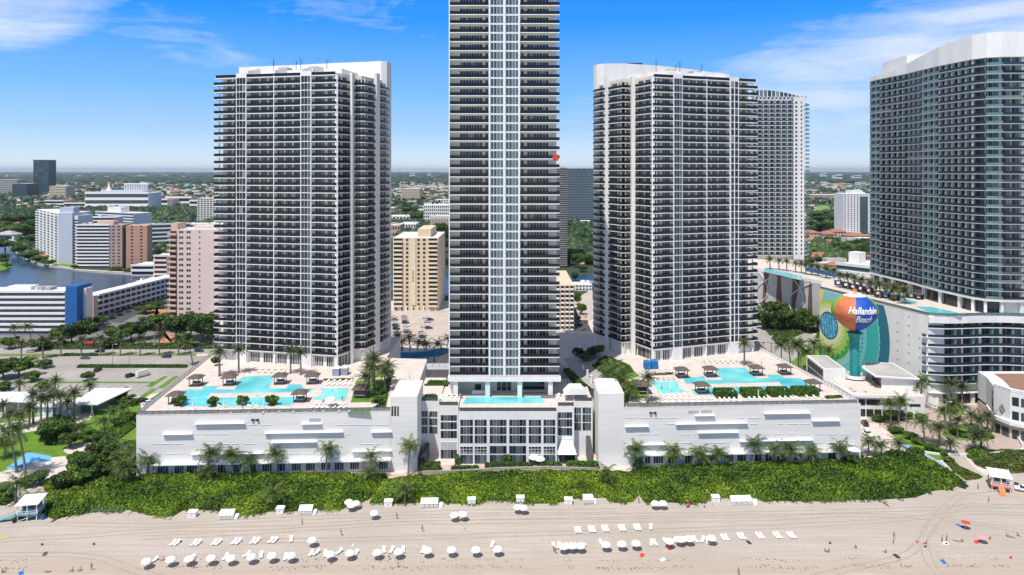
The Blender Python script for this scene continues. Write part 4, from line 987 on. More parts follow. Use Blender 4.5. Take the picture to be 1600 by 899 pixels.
# its podium with the lattice art wall
AP = Thing('hotel_podium', 'podium with brown and white lattice wall carrying a roof pool', 'building', (175, 440, 0)); ZA = 30.0
a0 = (XK(1165, 480), 480.0); a1 = (XK(1303, 405), 405.0); af = Face(a0, a1)
AP.part('wall', MB().prism([a0, a1, (XK(1325, 403), 403), (200, 425), (206, 470), (204, 540), (160, 540)], 0, ZA-.2, white))
AP.part('deck', MB().prism([a0, a1, (XK(1325, 403), 403), (200, 425), (206, 470), (204, 540), (160, 540)], ZA-.2, ZA, deckm))
lat = mat('brown_lattice_panel', (.17, .085, .065), .8, .15, .5)
m = MB().fb(af, 1, af.L-2, 0, .15, 2, ZA-1.6, mat('grey_lattice_panel', (.50, .48, .46), .8, .1, .3)); AP.part('art_wall', m)
m = MB(); q = 0
for t, w1, w2 in ((4, 6, 2), (17, 2, 5), (30, 7, 3), (44, 2, 6), (58, 5, 2), (70, 3, 7)):
    m.hexa([af.pt(t, .15, 2), af.pt(t+w1, .15, 2), af.pt(t+w1, .16, 2), af.pt(t, .16, 2), af.pt(t+2, .15, ZA-1.6), af.pt(t+2+w2, .15, ZA-1.6), af.pt(t+2+w2, .3, ZA-1.6), af.pt(t+2, .3, ZA-1.6)], lat)
AP.part('art_panel', m)
m = MB()
for k in range(5):
    pts = [af.pt(4+k*16+14*math.sin(s/12*math.pi)*(-1)**k+s*.9, .5, 2+(ZA-4)*s/12) for s in range(13)]; m.tube(pts, .3, white2, 5)
AP.part('art_ribbon', m)
pool('swimming_pool', 'long turquoise infinity pool on the lattice walled podium', [(1196, 420), (1220, 424), (1252, 438), (1222, 431), (1192, 424)], ZA)
pool('swimming_pool', 'bright turquoise pool strip on the lattice walled podium', [(1216, 423), (1252, 431), (1256, 437), (1232, 433)], ZA+.1)
T = Thing('pool_cabana_row', 'row of bright blue cabanas under palms on the lattice podium roof', 'cabanas', tuple(G(1280, 428, ZA)))
for i in range(9):
    p = G(1262+i*5.2, 424+i*1.1, ZA); T.part('cabana', MB().box(p.x-1.1, p.x+1.1, p.y-1.5, p.y+1.5, ZA, ZA+2.4, bluec))

# ------------------------------------------------------------------ water tower
wc = (142.6, 293.0); WT = Thing('water_tower', 'beach ball shaped water tower in orange, blue and lime with script lettering', 'water tower', (wc[0], wc[1], 9))
teal = mat('teal_steel', (.02, .30, .29), .6, .2, .6); cor = mat('coral_steel', (.60, .17, .07), .6, .22, .4); blu = mat('royal_blue_steel', (.012, .075, .42), .6, .22, .4)
lime = mat('lime_steel', (.22, .42, .03), .6, .22, .4)
prof = [(r_, z_*.86) for r_, z_ in [(.01, 8.0), (2.0, 7.9), (4.4, 7.1), (6.6, 5.4), (8.2, 3.2), (9.0, .8), (9.0, -.8), (8.6, -2.6), (7.3, -4.6), (5.8, -6.6), (4.2, -8.2), (2.6, -9.2), (1.85, -10.0)]]
cz_ = 37.0
def ballm(i, j):
    a = (j+.5)/48*360
    if i < 2: return white2
    # azimuth: camera side is about 244 degrees here
    for lo, hi, m in ((150, 188, lime), (188, 245, cor), (245, 315, blu)):
        if lo <= a < hi: return m
    return [white2, cor, lime][int(a//60) % 3]
WT.part('tank', MB().lathe(prof, white2, 48, (wc[0], wc[1], cz_), ballm), smooth=True)
WT.part('stem', MB().lathe([(3.1, -9.2), (2.2, -10.5), (1.85, -12.5), (1.8, -28)], teal, 24, (wc[0], wc[1], cz_)), smooth=True)
WT.part('roof_hatch', MB().tube([(wc[0], wc[1], cz_+7.8), (wc[0], wc[1], cz_+8.7)], .9, orangew, 10))
def text_mesh(s, size, shear=.35, ext=.03, spacing=1.0):
    cu_ = bpy.data.curves.new('t', 'FONT'); cu_.body = s; cu_.size = size; cu_.shear = shear; cu_.extrude = ext; cu_.align_x = 'CENTER'; cu_.offset = size*.022; cu_.space_character = spacing; cu_.resolution_u = 3
    o = bpy.data.objects.new('t', cu_); COL.objects.link(o); bpy.context.view_layer.update()
    dg = bpy.context.evaluated_depsgraph_get(); me = bpy.data.meshes.new_from_object(o.evaluated_get(dg)); bpy.data.objects.remove(o); return me
def ball_r(z):
    for (r0, z0), (r1, z1) in zip(prof, prof[1:]):
        if z0 >= z >= z1: return r0+(r1-r0)*(z0-z)/(z0-z1+1e-9)
    return 8
for s, size, zc, aoff in (('Hallandale', 3.9, .0, -15.0), ('Beach', 3.9, -3.5, 2.0)):
    me = text_mesh(s, size)
    import bmesh
    bm = bmesh.new(); bm.from_mesh(me); bmesh.ops.triangulate(bm, faces=bm.faces[:])
    for _ in range(2):
        bmesh.ops.subdivide_edges(bm, edges=[e for e in bm.edges if e.calc_length() > .7], cuts=1); bmesh.ops.triangulate(bm, faces=bm.faces[:])
    x0_ = min(v_.co.x for v_ in bm.verts)*.74; base_a = math.atan2(-wc[1], -wc[0])+R(aoff)
    for vv in bm.verts:
        z = zc+vv.co.y; r = ball_r(z)+.10+vv.co.z; a = base_a+(vv.co.x*.74-x0_)/8.9
        vv.co = (r*math.cos(a), r*math.sin(a), cz_+z-9)
    bm.to_mesh(me); bm.free(); me.materials.clear(); me.materials.append(white2)
    o = link('lettering', me, WT.e); o['label'] = 'white script word '+s
# white low building round its foot
WB = Thing('white_pavilion', 'low white building with flat roofs round the foot of the water tower', 'building', (142, 290, 0))
WB.part('wing', MB().prism([(130.5, 312), (128.8, 291), (137.5, 290), (139.5, 312)], 0, 13.2, white).prism([(131.2, 311.3), (129.6, 291.8), (137, 290.8), (138.8, 311.3)], 13.2, 13.25, roof_grey))
wf = Face((130.5, 312), (128.8, 291)); P = Parts(WB, 'window')
for i in range(6):
    for j in range(3): P.add(MB().fb(wf, 1.5+i*3.2, 4.3+i*3.2, 0, .08, 3+j*3.3, 5.8+j*3.3, glass))
WB.part('main_wall', MB().prism([(133, 290), (131.5, 271.5), (158, 269.5), (160, 300), (139, 304)], 0, 8.6, white))
WB.part('roof_terrace', MB().prism([(133.6, 289.4), (132.2, 272.2), (157.2, 270.2), (159, 299)], 8.6, 8.65, deckm))
WB.part('eave', MB().prism([(130.8, 288), (131.0, 270.9), (150, 269.2), (150, 268.4), (130.2, 270.2), (130, 288)], 8.3, 9.2, white2))
WB.part('upper_block', MB().prism([(148, 290), (146.5, 279), (158.5, 276), (160, 296), (150, 298)], 8.6, 13.4, white).prism([(144.5, 291), (143.5, 278), (159, 274.6), (160.6, 297), (150, 299)], 13.4, 13.9, white2).prism([(145.3, 290.3), (144.3, 278.8), (158.5, 275.4), (160, 296.3), (150, 298.3)], 13.9, 13.93, roof_grey))
uf = Face((148, 290), (146.5, 279)); WB.part('window', MB().fb(uf, .5, 10.4, 0, .06, 9.0, 12.9, mat('brown_tinted_glass', (.07, .05, .04), .15, .3, .4)))
mf = Face((131.5, 271.5), (158, 269.5))
for a, b, z0, z1 in ((1, 4.5, 4.6, 7.0), (5, 10, 4.8, 7.0), (12.5, 13.8, 5.6, 7.6), (16.5, 17.3, 4.8, 7.4), (17.6, 18.4, 4.8, 7.4), (18.7, 19.6, 4.8, 7.4), (21, 25, 4.6, 5.6), (2, 4.6, .4, 3.2), (5, 7.6, .4, 3.2), (8, 10.6, .4, 3.2), (11, 13.6, .4, 3.2), (14, 16.6, .4, 3.2), (17, 18.8, .4, 3.2)):
    P.add(MB().fb(mf, a, b, 0, .08, z0, z1, glass))
pf = Face((133, 290), (131.5, 271.5))
for i in range(6): P.add(MB().fb(pf, 1+i*2.9, 3.5+i*2.9, 0, .08, 4.6, 7.0, glass))
P.flush()
m = MB().lathe([(4.6, 0), (4.6, 1.3), (4.3, 1.3), (4.3, 0)], white2, 28, (wc[0], wc[1], 9.2)); WB.part('round_balustrade', m)
WB.part('well_floor', MB().lathe([(.02, 0), (4.3, 0)], roof_grey, 28, (wc[0], wc[1], 8.9)))
# white beach house at the right edge
RH = Thing('beach_restaurant', 'curved white two storey building at the right edge beside the forecourt', 'building', (182, 250, 0))
rp = [(180.5, 268), (175.3, 256), (176.5, 249.5), (181, 245), (188, 242), (200, 240), (215, 246), (215, 275), (182, 275)]
RH.part('wall', MB().prism(rp, 0, 5.2, mat('sand_stucco', (.62, .52, .42))).prism(rp, 6.4, 16.6, white))
RH.part('balcony', MB().prism([(x-.9 if i < 4 else x, y-1.2) for i, (x, y) in enumerate(rp[:6])]+[(215, 244), (215, 262), (182, 262)], 5.2, 6.4, white2))
RH.part('roof_terrace', MB().prism([(184, 264), (180, 254), (186, 246), (214, 248), (214, 272), (186, 272)], 16.6, 16.65, mat('timber_deck', (.28, .16, .11))))
RH.part('parapet', railing(rp[1:6], 16.6, .9, white2))
for i, (a, b) in enumerate(zip(rp[1:5], rp[2:6])):
    f = Face(a, b)
    for z0, z1 in ((.3, 3.6), (7, 10), (12, 15)):
        if z0 > 5 and i == 0: continue
        RH.part('window', MB().fb(f, .6, min(f.L-.5, 2.6), 0, .06, z0, z1, glass))
        if f.L > 5: RH.part('window', MB().fb(f, 3.2, f.L-.5, 0, .06, z0, z1, greygl))
f = Face(rp[0], rp[1]); RH.part('window', MB().fb(f, f.L-3.4, f.L-1.8, 0, .06, 4, 14.5, bluegl))
f = Face(rp[1], rp[2]); m = MB()
for s in range(4):
    a = math.pi/2*s; b2 = a+math.pi/2
    for r in (1.2, .6):
        p0 = f.pt(3.4+r*math.cos(a), .08, 9.4+r*1.5*math.sin(a)); p1 = f.pt(3.4+r*math.cos(b2), .08, 9.4+r*1.5*math.sin(b2)); m.tube([p0, p1], .09, dmetal, 4)
RH.part('diamond_emblem', m)
wall_along('boundary_wall', 'low white wall along the seaward edge of the forecourt', [(1425, 706), (1470, 712), (1540, 712), (1588, 706), (1640, 700)], .8, .35, white2)
wall_along('boundary_wall', 'white wall curving beside the beach restaurant', [(1548, 656), (1572, 672), (1592, 690), (1598, 700)], 1.4, .4, white2)

# ------------------------------------------------------------------ background buildings
def bldg(name, label, px0, px1, base, top, depth, floors, wm, style='grid', nx=6, gl=glass, roof=roof_white, sidenx=4, slabm=white2, side_style=None, skew=0.0, cat='building', side_m=None, zbase=0, bay_=.55, group=None, parapet=True):
    D = F*(H-zbase)/(base-Y0); X0, X1 = XK(px0, D), XK(px1, D); zt = ZR(top, D); T = Thing(name, label, cat, ((X0+X1)/2, D, zbase), group)
    p0 = (X0, D); p1 = (X1, D+skew); f = Face(p0, p1); p2 = (X1+(-f.u.y)*depth, p1[1]+f.u.x*depth); p3 = (X0+(-f.u.y)*depth, D+f.u.x*depth)
    T.part('wall', MB().prism([p0, p1, p2, p3], zbase, zt, wm))
    if parapet: T.part('roof', MB().prism([f.pt(.5, -.5, 0)[:2], f.pt(f.L-.5, -.5, 0)[:2], (f.pt(f.L-.5, -depth+.5, 0))[:2], f.pt(.5, -depth+.5, 0)[:2]], zt, zt+.05, roof))
    h = (zt-zbase)/floors
    def do(fc, nx_, st, W, Bq):
        if side_m and fc is not f: T.part('side_wall', MB().fb(fc, .05, fc.L-.05, 0, .06, zbase, zt-.3, side_m))
        for k in range(floors):
            z = zbase+k*h
            if st == 'grid':
                wb = fc.L/nx_
                for j in range(nx_): W.add(MB().fb(fc, j*wb+wb*(1-bay_)/2, j*wb+wb*(1+bay_)/2, .06, .12, z+h*.3, z+h*.8, gl))
            elif st == 'slab':
                W.add(MB().fb(fc, .8, fc.L-.8, 0, .08, z+h*.30, z+h*.86, gl)); Bq.add(MB().fb(fc, .2, fc.L-.2, 0, 1.3, z+h*.86, z+h*1.24, slabm))
            elif st == 'bays':
                wb = fc.L/nx_
                for j in range(nx_):
                    W.add(MB().fb(fc, j*wb+wb*.12, j*wb+wb*.88, 0.05, .1, z+h*.22, z+h*.85, gl)); Bq.add(MB().fb(fc, j*wb+wb*.15, j*wb+wb*.85, 0, 1.2, z, z+h*.3, slabm))
    rs = random.Random(int(px0*7+base*3)); L_ = f.L
    if depth > 12 and L_ > 14 and style != 'blank' and D < 1700:
        for q in range(rs.randint(2, 5)):
            t = rs.uniform(.06, .82)*L_; n0 = rs.uniform(.15, .7)*depth; s_ = rs.uniform(1.5, 4); T.part('roof_unit', MB().fb(f, t, t+s_*1.3, -n0-s_, -n0, zt+.05, zt+.05+rs.uniform(.9, 2.6), roof_grey if q % 2 else wm))
    W = Parts(T, 'window'); Bq = Parts(T, 'balcony')
    if style != 'blank': do(f, nx, style, W, Bq)
    cx = (X0+X1)/2
    sf = Face(p1, p2) if cx < 0 else Face(p3, p0)
    if sidenx: do(sf, sidenx, side_style or style, W, Bq)
    W.flush(); Bq.flush(); T.f = f; T.sf = sf; T.zt = zt; T.D = D; return T
def roofbox(T, t0, t1, n0, n1, h, m=white, name='roof_house'): T.part(name, MB().fb(T.f, t0, t1, -n1, -n0, T.zt, T.zt+h, m))
a = bldg('slab_hotel', 'long white hotel slab with continuous balconies and a cobalt blue end wall', -120, 104, 524, 456, 16, 8, white, 'slab', sidenx=0, gl=mat('shaded_recess_glass', (.10, .10, .10), .4, .4, .3))  # shade of the balcony recess is put into this band's grey
a.part('blue_end_wall', MB().fb(a.f, a.f.L, a.f.L+6.5, -13, .8, 0, a.zt+3.2, bluew)); roofbox(a, a.f.L-38, a.f.L-24, 5, 12, 2.2, white); roofbox(a, a.f.L-20, a.f.L-12, 4, 10, 1.8, roof_grey)
a.part('lower_wing', MB().fb(a.f, a.f.L+6.5, a.f.L+8, -12, -5, 0, a.zt+1, white))
D = 454.0; T = Thing('courtyard_hotel', 'long low salmon and white building running back beside the canal street', 'building', (-276, D, 0))
T.part('end_wall', MB().box(-280, -269.5, D, D+1, 0, 14.4, salmon)); fc = Face((-269.5, D+1), (-257, D+92)); m = MB().prism([(-280, D+1), (-269.5, D+1), (-257, D+92), (-268, D+93)], 0, 14.3, pinkw, roof_white)
T.part('wall', m)
for k in range(4):
    T.part('balcony', MB().fb(fc, 2, fc.L-1, 0, 1.2, k*3.6+2.9, k*3.6+4.1, white2))
    for j in range(16): T.part('window', MB().fb(fc, 3+j*5.4, 6.8+j*5.4, 0, .06, k*3.6+.5, k*3.6+2.7, glass))
bldg('courtyard_hotel', 'low white roofed wing behind the courtyard hotel near the canal', 200, 262, 462, 444, 40, 4, pinkw, 'slab', sidenx=0)
a = bldg('apartment_tower', 'pale pink apartment tower half hidden by the left balcony tower', 277, 345, 496, 359, 22, 16, pinkw, 'blank', sidenx=0, cat='apartment tower')
P = Parts(a, 'window')
fw = a.f; h = a.zt/16
for k in range(16):
    for t in (.2, 5.0): 
        for s in (0, 1.5): P.add(MB().fb(fw, t+1+s, t+2.2+s, 0, .06, k*h+1.2, k*h+2.7, glass))
    P.add(MB().fb(fw, 14, 15, 0, .06, k*h+1.5, k*h+2.5, glass))
P.flush(); fb_ = Face((XK(261, a.D), a.D+1.5), (XK(277, a.D), a.D)); P = Parts(a, 'balcony')
a.part('wall', MB().fb(fb_, 0, fb_.L, -18, -1.2, 0, a.zt-1, peach))
for k in range(16): P.add(MB().fb(fb_, 0, fb_.L-.6, -1.4, 1.0, k*h-.1, k*h+.9, peach)); a.part('recess_window', MB().fb(fb_, .6, fb_.L-1.4, -1.2, -1.1, k*h+1.0, k*h+2.6, glass))
P.flush(); roofbox(a, 9, 24, 3, 12, 2.2, pinkw); a.part('roof_house', MB().fb(fb_, .5, 5.5, -10, -2, a.zt-1, a.zt+4, peach))
bldg('apartment_block', 'lower pale pink block left of the pink apartment tower', 240, 262, 458, 400, 16, 8, pinkw, 'slab', sidenx=0, slabm=pinkw)
bldg('parking_deck', 'low white parking deck by the canal left of the pink tower', 205, 262, 431, 415, 26, 2, pinkw, 'slab', sidenx=0)
a = bldg('apartment_tower', 'tall pale blue and white apartment tower on the canal bend', 91, 113, 413, 333, 34, 18, paleblue, 'blank', sidenx=0, cat='apartment tower')
lf = Face((XK(57, 800), 800), (XK(91, a.D), a.D)); P = Parts(a, 'balcony'); a.part('wall', MB().fb(lf, 0, lf.L, -20, -.2, 0, a.zt-1, white)); h = (a.zt-1)/18; Pw = Parts(a, 'window')
for k in range(18):
    for j in range(6):
        t = lf.L*(j+.1)/6; P.add(MB().fb(lf, t, t+lf.L*.1, -.2, 1.6, k*h, k*h+1.2, white2)); Pw.add(MB().fb(lf, t, t+lf.L*.1, -.2, -.1, k*h+1.2, k*h+2.6, glass))
P.flush(); Pw.flush(); rf = Face((XK(113, a.D), a.D+2), (XK(120, a.D), a.D+2)); a.part('wall', MB().fb(rf, 0, rf.L, -25, 0, 0, a.zt-3, white))
P = Parts(a, 'balcony')
for k in range(16): P.add(MB().fb(rf, 0, rf.L, 0, .1, k*h+1.2, k*h+2.6, glass))
P.flush(); roofbox(a, 0, a.f.L, 2, 12, 5.5, paleblue)
a = bldg('apartment_tower', 'peach apartment block with white balcony slabs beside the canal', 119, 172, 420, 352, 22, 13, pinkw, 'slab', sidenx=0, cat='apartment tower')
a2 = Face(a.f.pt(a.f.L, 0, 0)[:2], (XK(190, a.D), a.D+1)); a.part('wall', MB().fb(a2, 0, a2.L, -22, 0, 0, a.zt, mat('rose_stucco', (.42, .30, .27))))
a3 = Face((XK(196, a.D), a.D+1), (XK(225, a.D), a.D+6)); a.part('wall', MB().fb(a3, 0, a3.L, -22, 0, 0, a.zt-1, salmon)); a.part('dark_slot', MB().box(XK(189, a.D), XK(197, a.D), a.D+4, a.D+20, 0, a.zt-3, dmetal))  # dark box fills the slot between the rose and salmon walls
P = Parts(a, 'window')
for k in range(13):
    z = k*a.zt/13
    for ff in (a2, a3):
        for t in (.28, .72): P.add(MB().fb(ff, ff.L*t-1, ff.L*t+1, 0, .08, z+1.2, z+2.5, glass))
P.flush(); roofbox(a, 18, 34, 4, 14, 3.6, peach)
bldg('apartment_block', 'long white apartment slab behind the peach block', 118, 178, 392, 340, 20, 10, paleblue, 'slab', sidenx=0)
a = bldg('apartment_block', 'long white topped slab block far behind the canal', 150, 233, 374, 331, 26, 10, white, 'slab', sidenx=0, skew=-40, gl=greygl); roofbox(a, 20, 50, 4, 16, 7)
bldg('apartment_block', 'low curved blue grey block left of the left balcony tower', 220, 283, 391, 352, 20, 6, paleblue, 'slab', sidenx=0, skew=25, gl=greygl)
bldg('apartment_block', 'low white block touching the left balcony tower at mid height', 285, 345, 385, 351, 30, 6, white, 'slab', sidenx=0, gl=greygl)
bldg('apartment_block', 'small white and tan tower far left of the left balcony tower', 308, 337, 350, 310, 30, 12, mat('warm_white_stucco', (.70, .66, .60)), 'grid', 6, sidenx=0)
bldg('office_tower', 'dark blue glass office tower standing alone on the left horizon', 52, 76, 305, 250, 45, 24, mat('blue_black_glass', (.02, .05, .08), .15, .3, .02), 'grid', 8, gl=bluegl, sidenx=0, roof=roof_grey, bay_=.8)
bldg('office_block', 'pale office tower with glass front at the left horizon edge', -10, 26, 306, 281, 60, 9, mat('pale_tan_stucco', (.5, .45, .42)), 'grid', 9, gl=bluegl, sidenx=0, bay_=.8)
bldg('office_block', 'low dark glass office block left of the tall dark tower', 19, 42, 311, 287, 60, 8, mat('blue_black_glass', (.02, .05, .08)), 'grid', 8, gl=greygl, sidenx=0, bay_=.7)
bldg('civic_building', 'tan block just right of the dark office tower', 77, 103, 311, 291, 50, 5, tan, 'grid', 8, sidenx=0)
a = bldg('grandstand', 'wide pale blue grandstand building on the far left plain', 133, 232, 331, 302, 60, 3, paleblue, 'slab', sidenx=0, gl=greygl)
roofbox(a, 30, 130, 10, 50, 6, paleblue); m = MB()
for i in range(14):
    x = a.f.L*.48+i*4.1; m.fb(a.f, x, x+1.4, -40, -36, a.zt, a.zt+19+2*math.sin(i/13*3.1), white2)
m.fb(a.f, a.f.L*.48, a.f.L*.48+56, -60, -36, a.zt+19, a.zt+22, white2); a.part('crown_frame', m)
a.part('cupola', MB().lathe([(9, 0), (7, 5), (4, 9), (2.5, 14), (.3, 22)], white2, 10, (*a.f.pt(a.f.L*.3, -20, 0)[:2], a.zt)))
for i, (x0, x1, b, t) in enumerate(((232, 262, 327, 312), (258, 300, 325, 309), (296, 330, 328, 314), (100, 134, 329, 318), (70, 100, 325, 314))):
    bldg('retail_building', ['low red roofed retail block right of the grandstand', 'wide pale retail block with pink roof beyond the trees', 'pale flat building beside the far racecourse', 'tan low building left of the grandstand', 'small tan house row below the dark office tower'][i], x0, x1, b, t, 60, 2, [pinkw, tan, white, tan, pinkw][i], 'slab', sidenx=0, roof=[roof_red, roof_red, roof_white, roof_red, roof_red][i])
# middle gap
a = bldg('apartment_tower', 'yellow tan apartment tower seen between the left and central towers', 614, 685, 486, 372, 48, 17, tan, 'grid', 8, cat='apartment tower', sidenx=0, bay_=.42)
P = Parts(a, 'balcony'); h = a.zt/17
for k in range(1, 17):
    for t in (0.3, a.f.L-6.8): P.add(MB().fb(a.f, t, t+6.2, 0, 1.3, k*h-.2, k*h+1.0, mat('pale_tan_balcony', (.72, .62, .48))))
    for t in (0.3, a.f.L-6.8): a.part('recess_window', MB().fb(a.f, t+.3, t+6, .07, .16, k*h+1.1, k*h+2.5, glass))
P.flush(); a.part('lift_shaft', MB().fb(a.f, 12.2, 15.4, 0, .5, 4, a.zt, mat('pale_tan_balcony', (.72, .62, .48)))); m = MB()
for i in range(9): m.fb(a.f, 13.0+.25*(i % 2), 14.4-.2*(i % 3), .5, .56, 20+i*.9, 20.35+i*.9, dmetal)
a.part('vertical_lettering', m); roofbox(a, 16, 25, 6, 40, 5.5, tan)
for i in range(8): a.part('column', MB().fb(a.f, .5+i*4, 1.3+i*4, 0, .5, 0, 3.5, white2))
bldg('office_block', 'white modernist block with vertical fins right of the tan tower', 662, 705, 352, 321, 50, 6, white, 'grid', 14, gl=glass, sidenx=0)
bldg('office_block', 'lower finned wing of the white modernist block', 672, 705, 360, 338, 20, 1, pinkw, 'grid', 14, gl=glass, sidenx=0, bay_=.35)
bldg('office_block', 'square tan block far off in the gap left of the central tower', 627, 656, 314, 295, 60, 8, tan, 'grid', 12, sidenx=0)
for i, (x0, x1, b, t, m_) in enumerate(((600, 625, 372, 352, peach), (608, 640, 350, 338, white), (590, 615, 338, 325, tan), (645, 665, 335, 328, white), (625, 650, 365, 350, white), (680, 705, 318, 312, white))):
    bldg('commercial_building', ['red and peach low block at the left side of the middle gap', 'white flat shed behind the tan tower roof', 'tan low building in the middle gap distance', 'small white building among gap trees', 'white roofed hall left behind the tan tower', 'pale block beside the central tower on the plain'][i], x0, x1, b, t, 40, 2, m_, 'grid', 6, sidenx=0)
a = bldg('apartment_tower', 'dark grey slab tower directly behind the right edge of the central tower', 858, 886.5, 418, 263, 30, 46, concrete, 'slab', sidenx=3, gl=greygl, slabm=concrete, cat='apartment tower')
a = bldg('apartment_tower', 'blue grey glass apartment tower in the gap behind the central tower', 886, 932, 347, 264, 40, 32, mat('blue_grey_facade', (.10, .14, .18), .5), 'slab', sidenx=0, gl=greygl, slabm=mat('blue_grey_slab', (.25, .30, .34)), cat='apartment tower')
for i in range(7): a.part('pier', MB().fb(a.f, i*a.f.L/6-.8, i*a.f.L/6+.8, 0, 2, 0, a.zt, mat('blue_grey_facade', (.1, .14, .18))))
bldg('apartment_tower', 'beige apartment tower with flat beige roof beside the central tower', 868, 897, 516, 446, 62, 10, tan, 'bays', 4, sidenx=0, roof=tan, cat='apartment tower')
bldg('canal_house', 'low white building by the canal in the right gap', 894, 925, 455, 445, 14, 2, white, 'grid', 6, sidenx=0)
# right side
a = bldg('apartment_tower', 'white apartment tower with dark balcony column left of the right hotel tower', 1318, 1362, 369, 303, 30, 20, white, 'grid', 9, sidenx=0, bay_=.35, cat='apartment tower')
a.part('dark_balconies', MB().fb(a.f, a.f.L*.58, a.f.L*.86, .1, .6, 4, a.zt-4, greygl)); roofbox(a, 12, 30, 4, 20, 5)
bldg('apartment_block', 'row of pinkish condominium blocks on the far right plain', 1272, 1317, 313, 304.5, 60, 7, peach, 'grid', 16, sidenx=0)
for i, (x0, x1, b, t, d) in enumerate(((1268, 1310, 412, 405, 16), (1283, 1316, 389, 383, 16), (1262, 1282, 372, 365, 18), (1288, 1308, 374, 367, 18), (1326, 1358, 377, 370, 22), (1262, 1276, 384, 378, 14), (1332, 1362, 412, 404, 16), (1300, 1322, 370, 364, 14))):
    D = F*H/(b-Y0); X0, X1 = XK(x0, D), XK(x1, D); zt = ZR(t, D); zt = max(zt, 7)
    T = Thing('villa', ['wide red roofed villa above the lattice podium', 'red roofed villa among trees behind the lattice podium', 'red roofed villa hidden by the far hotel tower edge', 'upper red roofed villa left of the white tower', 'red roofed villa in front of the white tower', 'small red roofed villa beside the far hotel tower', 'red roofed villa beside the teal striped building', 'small red roofed villa farthest back'][i], 'house', ((X0+X1)/2, D, 0))
    T.part('wall', MB().box(X0, X1, D, D+d, 0, zt, pinkw)); cx, cy = (X0+X1)/2, D+d/2
    T.part('roof', MB().hexa([(X0-.8, D-.8, zt), (X1+.8, D-.8, zt), (X1+.8, D+d+.8, zt), (X0-.8, D+d+.8, zt), (X0+d*.42, cy-.3, zt+3.6), (X1-d*.42, cy-.3, zt+3.6), (X1-d*.42, cy+.3, zt+3.6), (X0+d*.42, cy+.3, zt+3.6)], roof_red))
    n = max(3, int((X1-X0)/4))
    for j in range(n):
        for z in (1, 4): T.part('window', MB().box(X0+(X1-X0)*(j+.3)/n, X0+(X1-X0)*(j+.7)/n, D-.05, D+.02, z, z+1.6, glass))
a = bldg('striped_building', 'low white building with teal glass stripes left of the right hotel tower', 1306, 1372, 447, 412, 40, 3, white, 'slab', sidenx=0, gl=tealgl, skew=-50); roofbox(a, 3, 12, 14, 24, 9)
bldg('gate_house', 'white walled block below the lattice wall by the trees', 1178, 1210, 478, 461, 14, 1, white, 'blank', sidenx=0)
for a in ([(1270, 322), (1296, 320), (1297, 331), (1270, 333)], [(1300, 323), (1318, 322), (1318, 329), (1302, 330)]):
    sheet('golf_green', smooth_poly(a), .1, mat('golf_grass', (.16, .28, .06), .9, .15, .02))
sheet('racecourse', [(-100, 337), (330, 333), (330, 329.5), (-100, 332)], .1, mat('pale_track', (.40, .38, .30), .9, .15, .02))
# low pavilions in the left park
pv = Thing('beach_pavilion', 'white flat canopy roof with angled columns in the left park', 'pavilion', tuple(G(125, 650)))
P0 = G(117, 652); z = 4.6
pv.part('roof', MB().hexa([(P0.x-2, P0.y, z), (P0.x+9, P0.y, z), (P0.x+13, P0.y+17, z+1.0), (P0.x-2, P0.y+17, z+1), (P0.x-2, P0.y, z+.4), (P0.x+9, P0.y, z+.4), (P0.x+13, P0.y+17, z+1.4), (P0.x-2, P0.y+17, z+1.4)], white2))
for s in (-.6, .6): pv.part('column', MB().tube([(P0.x+6+s, P0.y+1, 0), (P0.x+6-s*.6, P0.y+1, z)], .12, white2, 6))
pv.part('wall', MB().box(P0.x-1, P0.x+6, P0.y+5, P0.y+15, 0, 4.4, tealgl))
P0 = G(0, 650); pv = Thing('beach_pavilion', 'long white roofed pavilion behind palms at the left edge', 'pavilion', tuple(P0))
pv.part('roof', MB().box(P0.x-30, P0.x+14, P0.y+2, P0.y+14, 4.4, 4.9, white2)); pv.part('wall', MB().box(P0.x-28, P0.x+12, P0.y+4, P0.y+12, 0, 4.4, concrete))
for i in range(8): pv.part('column', MB().box(P0.x-26+i*5.2, P0.x-25.7+i*5.2, P0.y+2.4, P0.y+2.7, 0, 4.4, white2))
pv = Thing('beach_pavilion', 'turquoise walled changing block behind the date palms', 'pavilion', tuple(G(82, 648)))
P0 = G(82, 650); pv.part('wall', MB().box(P0.x-6, P0.x+9, P0.y, P0.y+9, 0, 3.6, mat('pale_turquoise_wall', (.35, .55, .55)))); pv.part('roof', MB().box(P0.x-7, P0.x+10, P0.y-1, P0.y+10, 3.6, 4.0, white2))
m = MB()
for i in range(4): m.box(P0.x-4+i*3.4, P0.x-3+i*3.4, P0.y-.06, P0.y, .3, 2.6, white2)
pv.part('door', m)

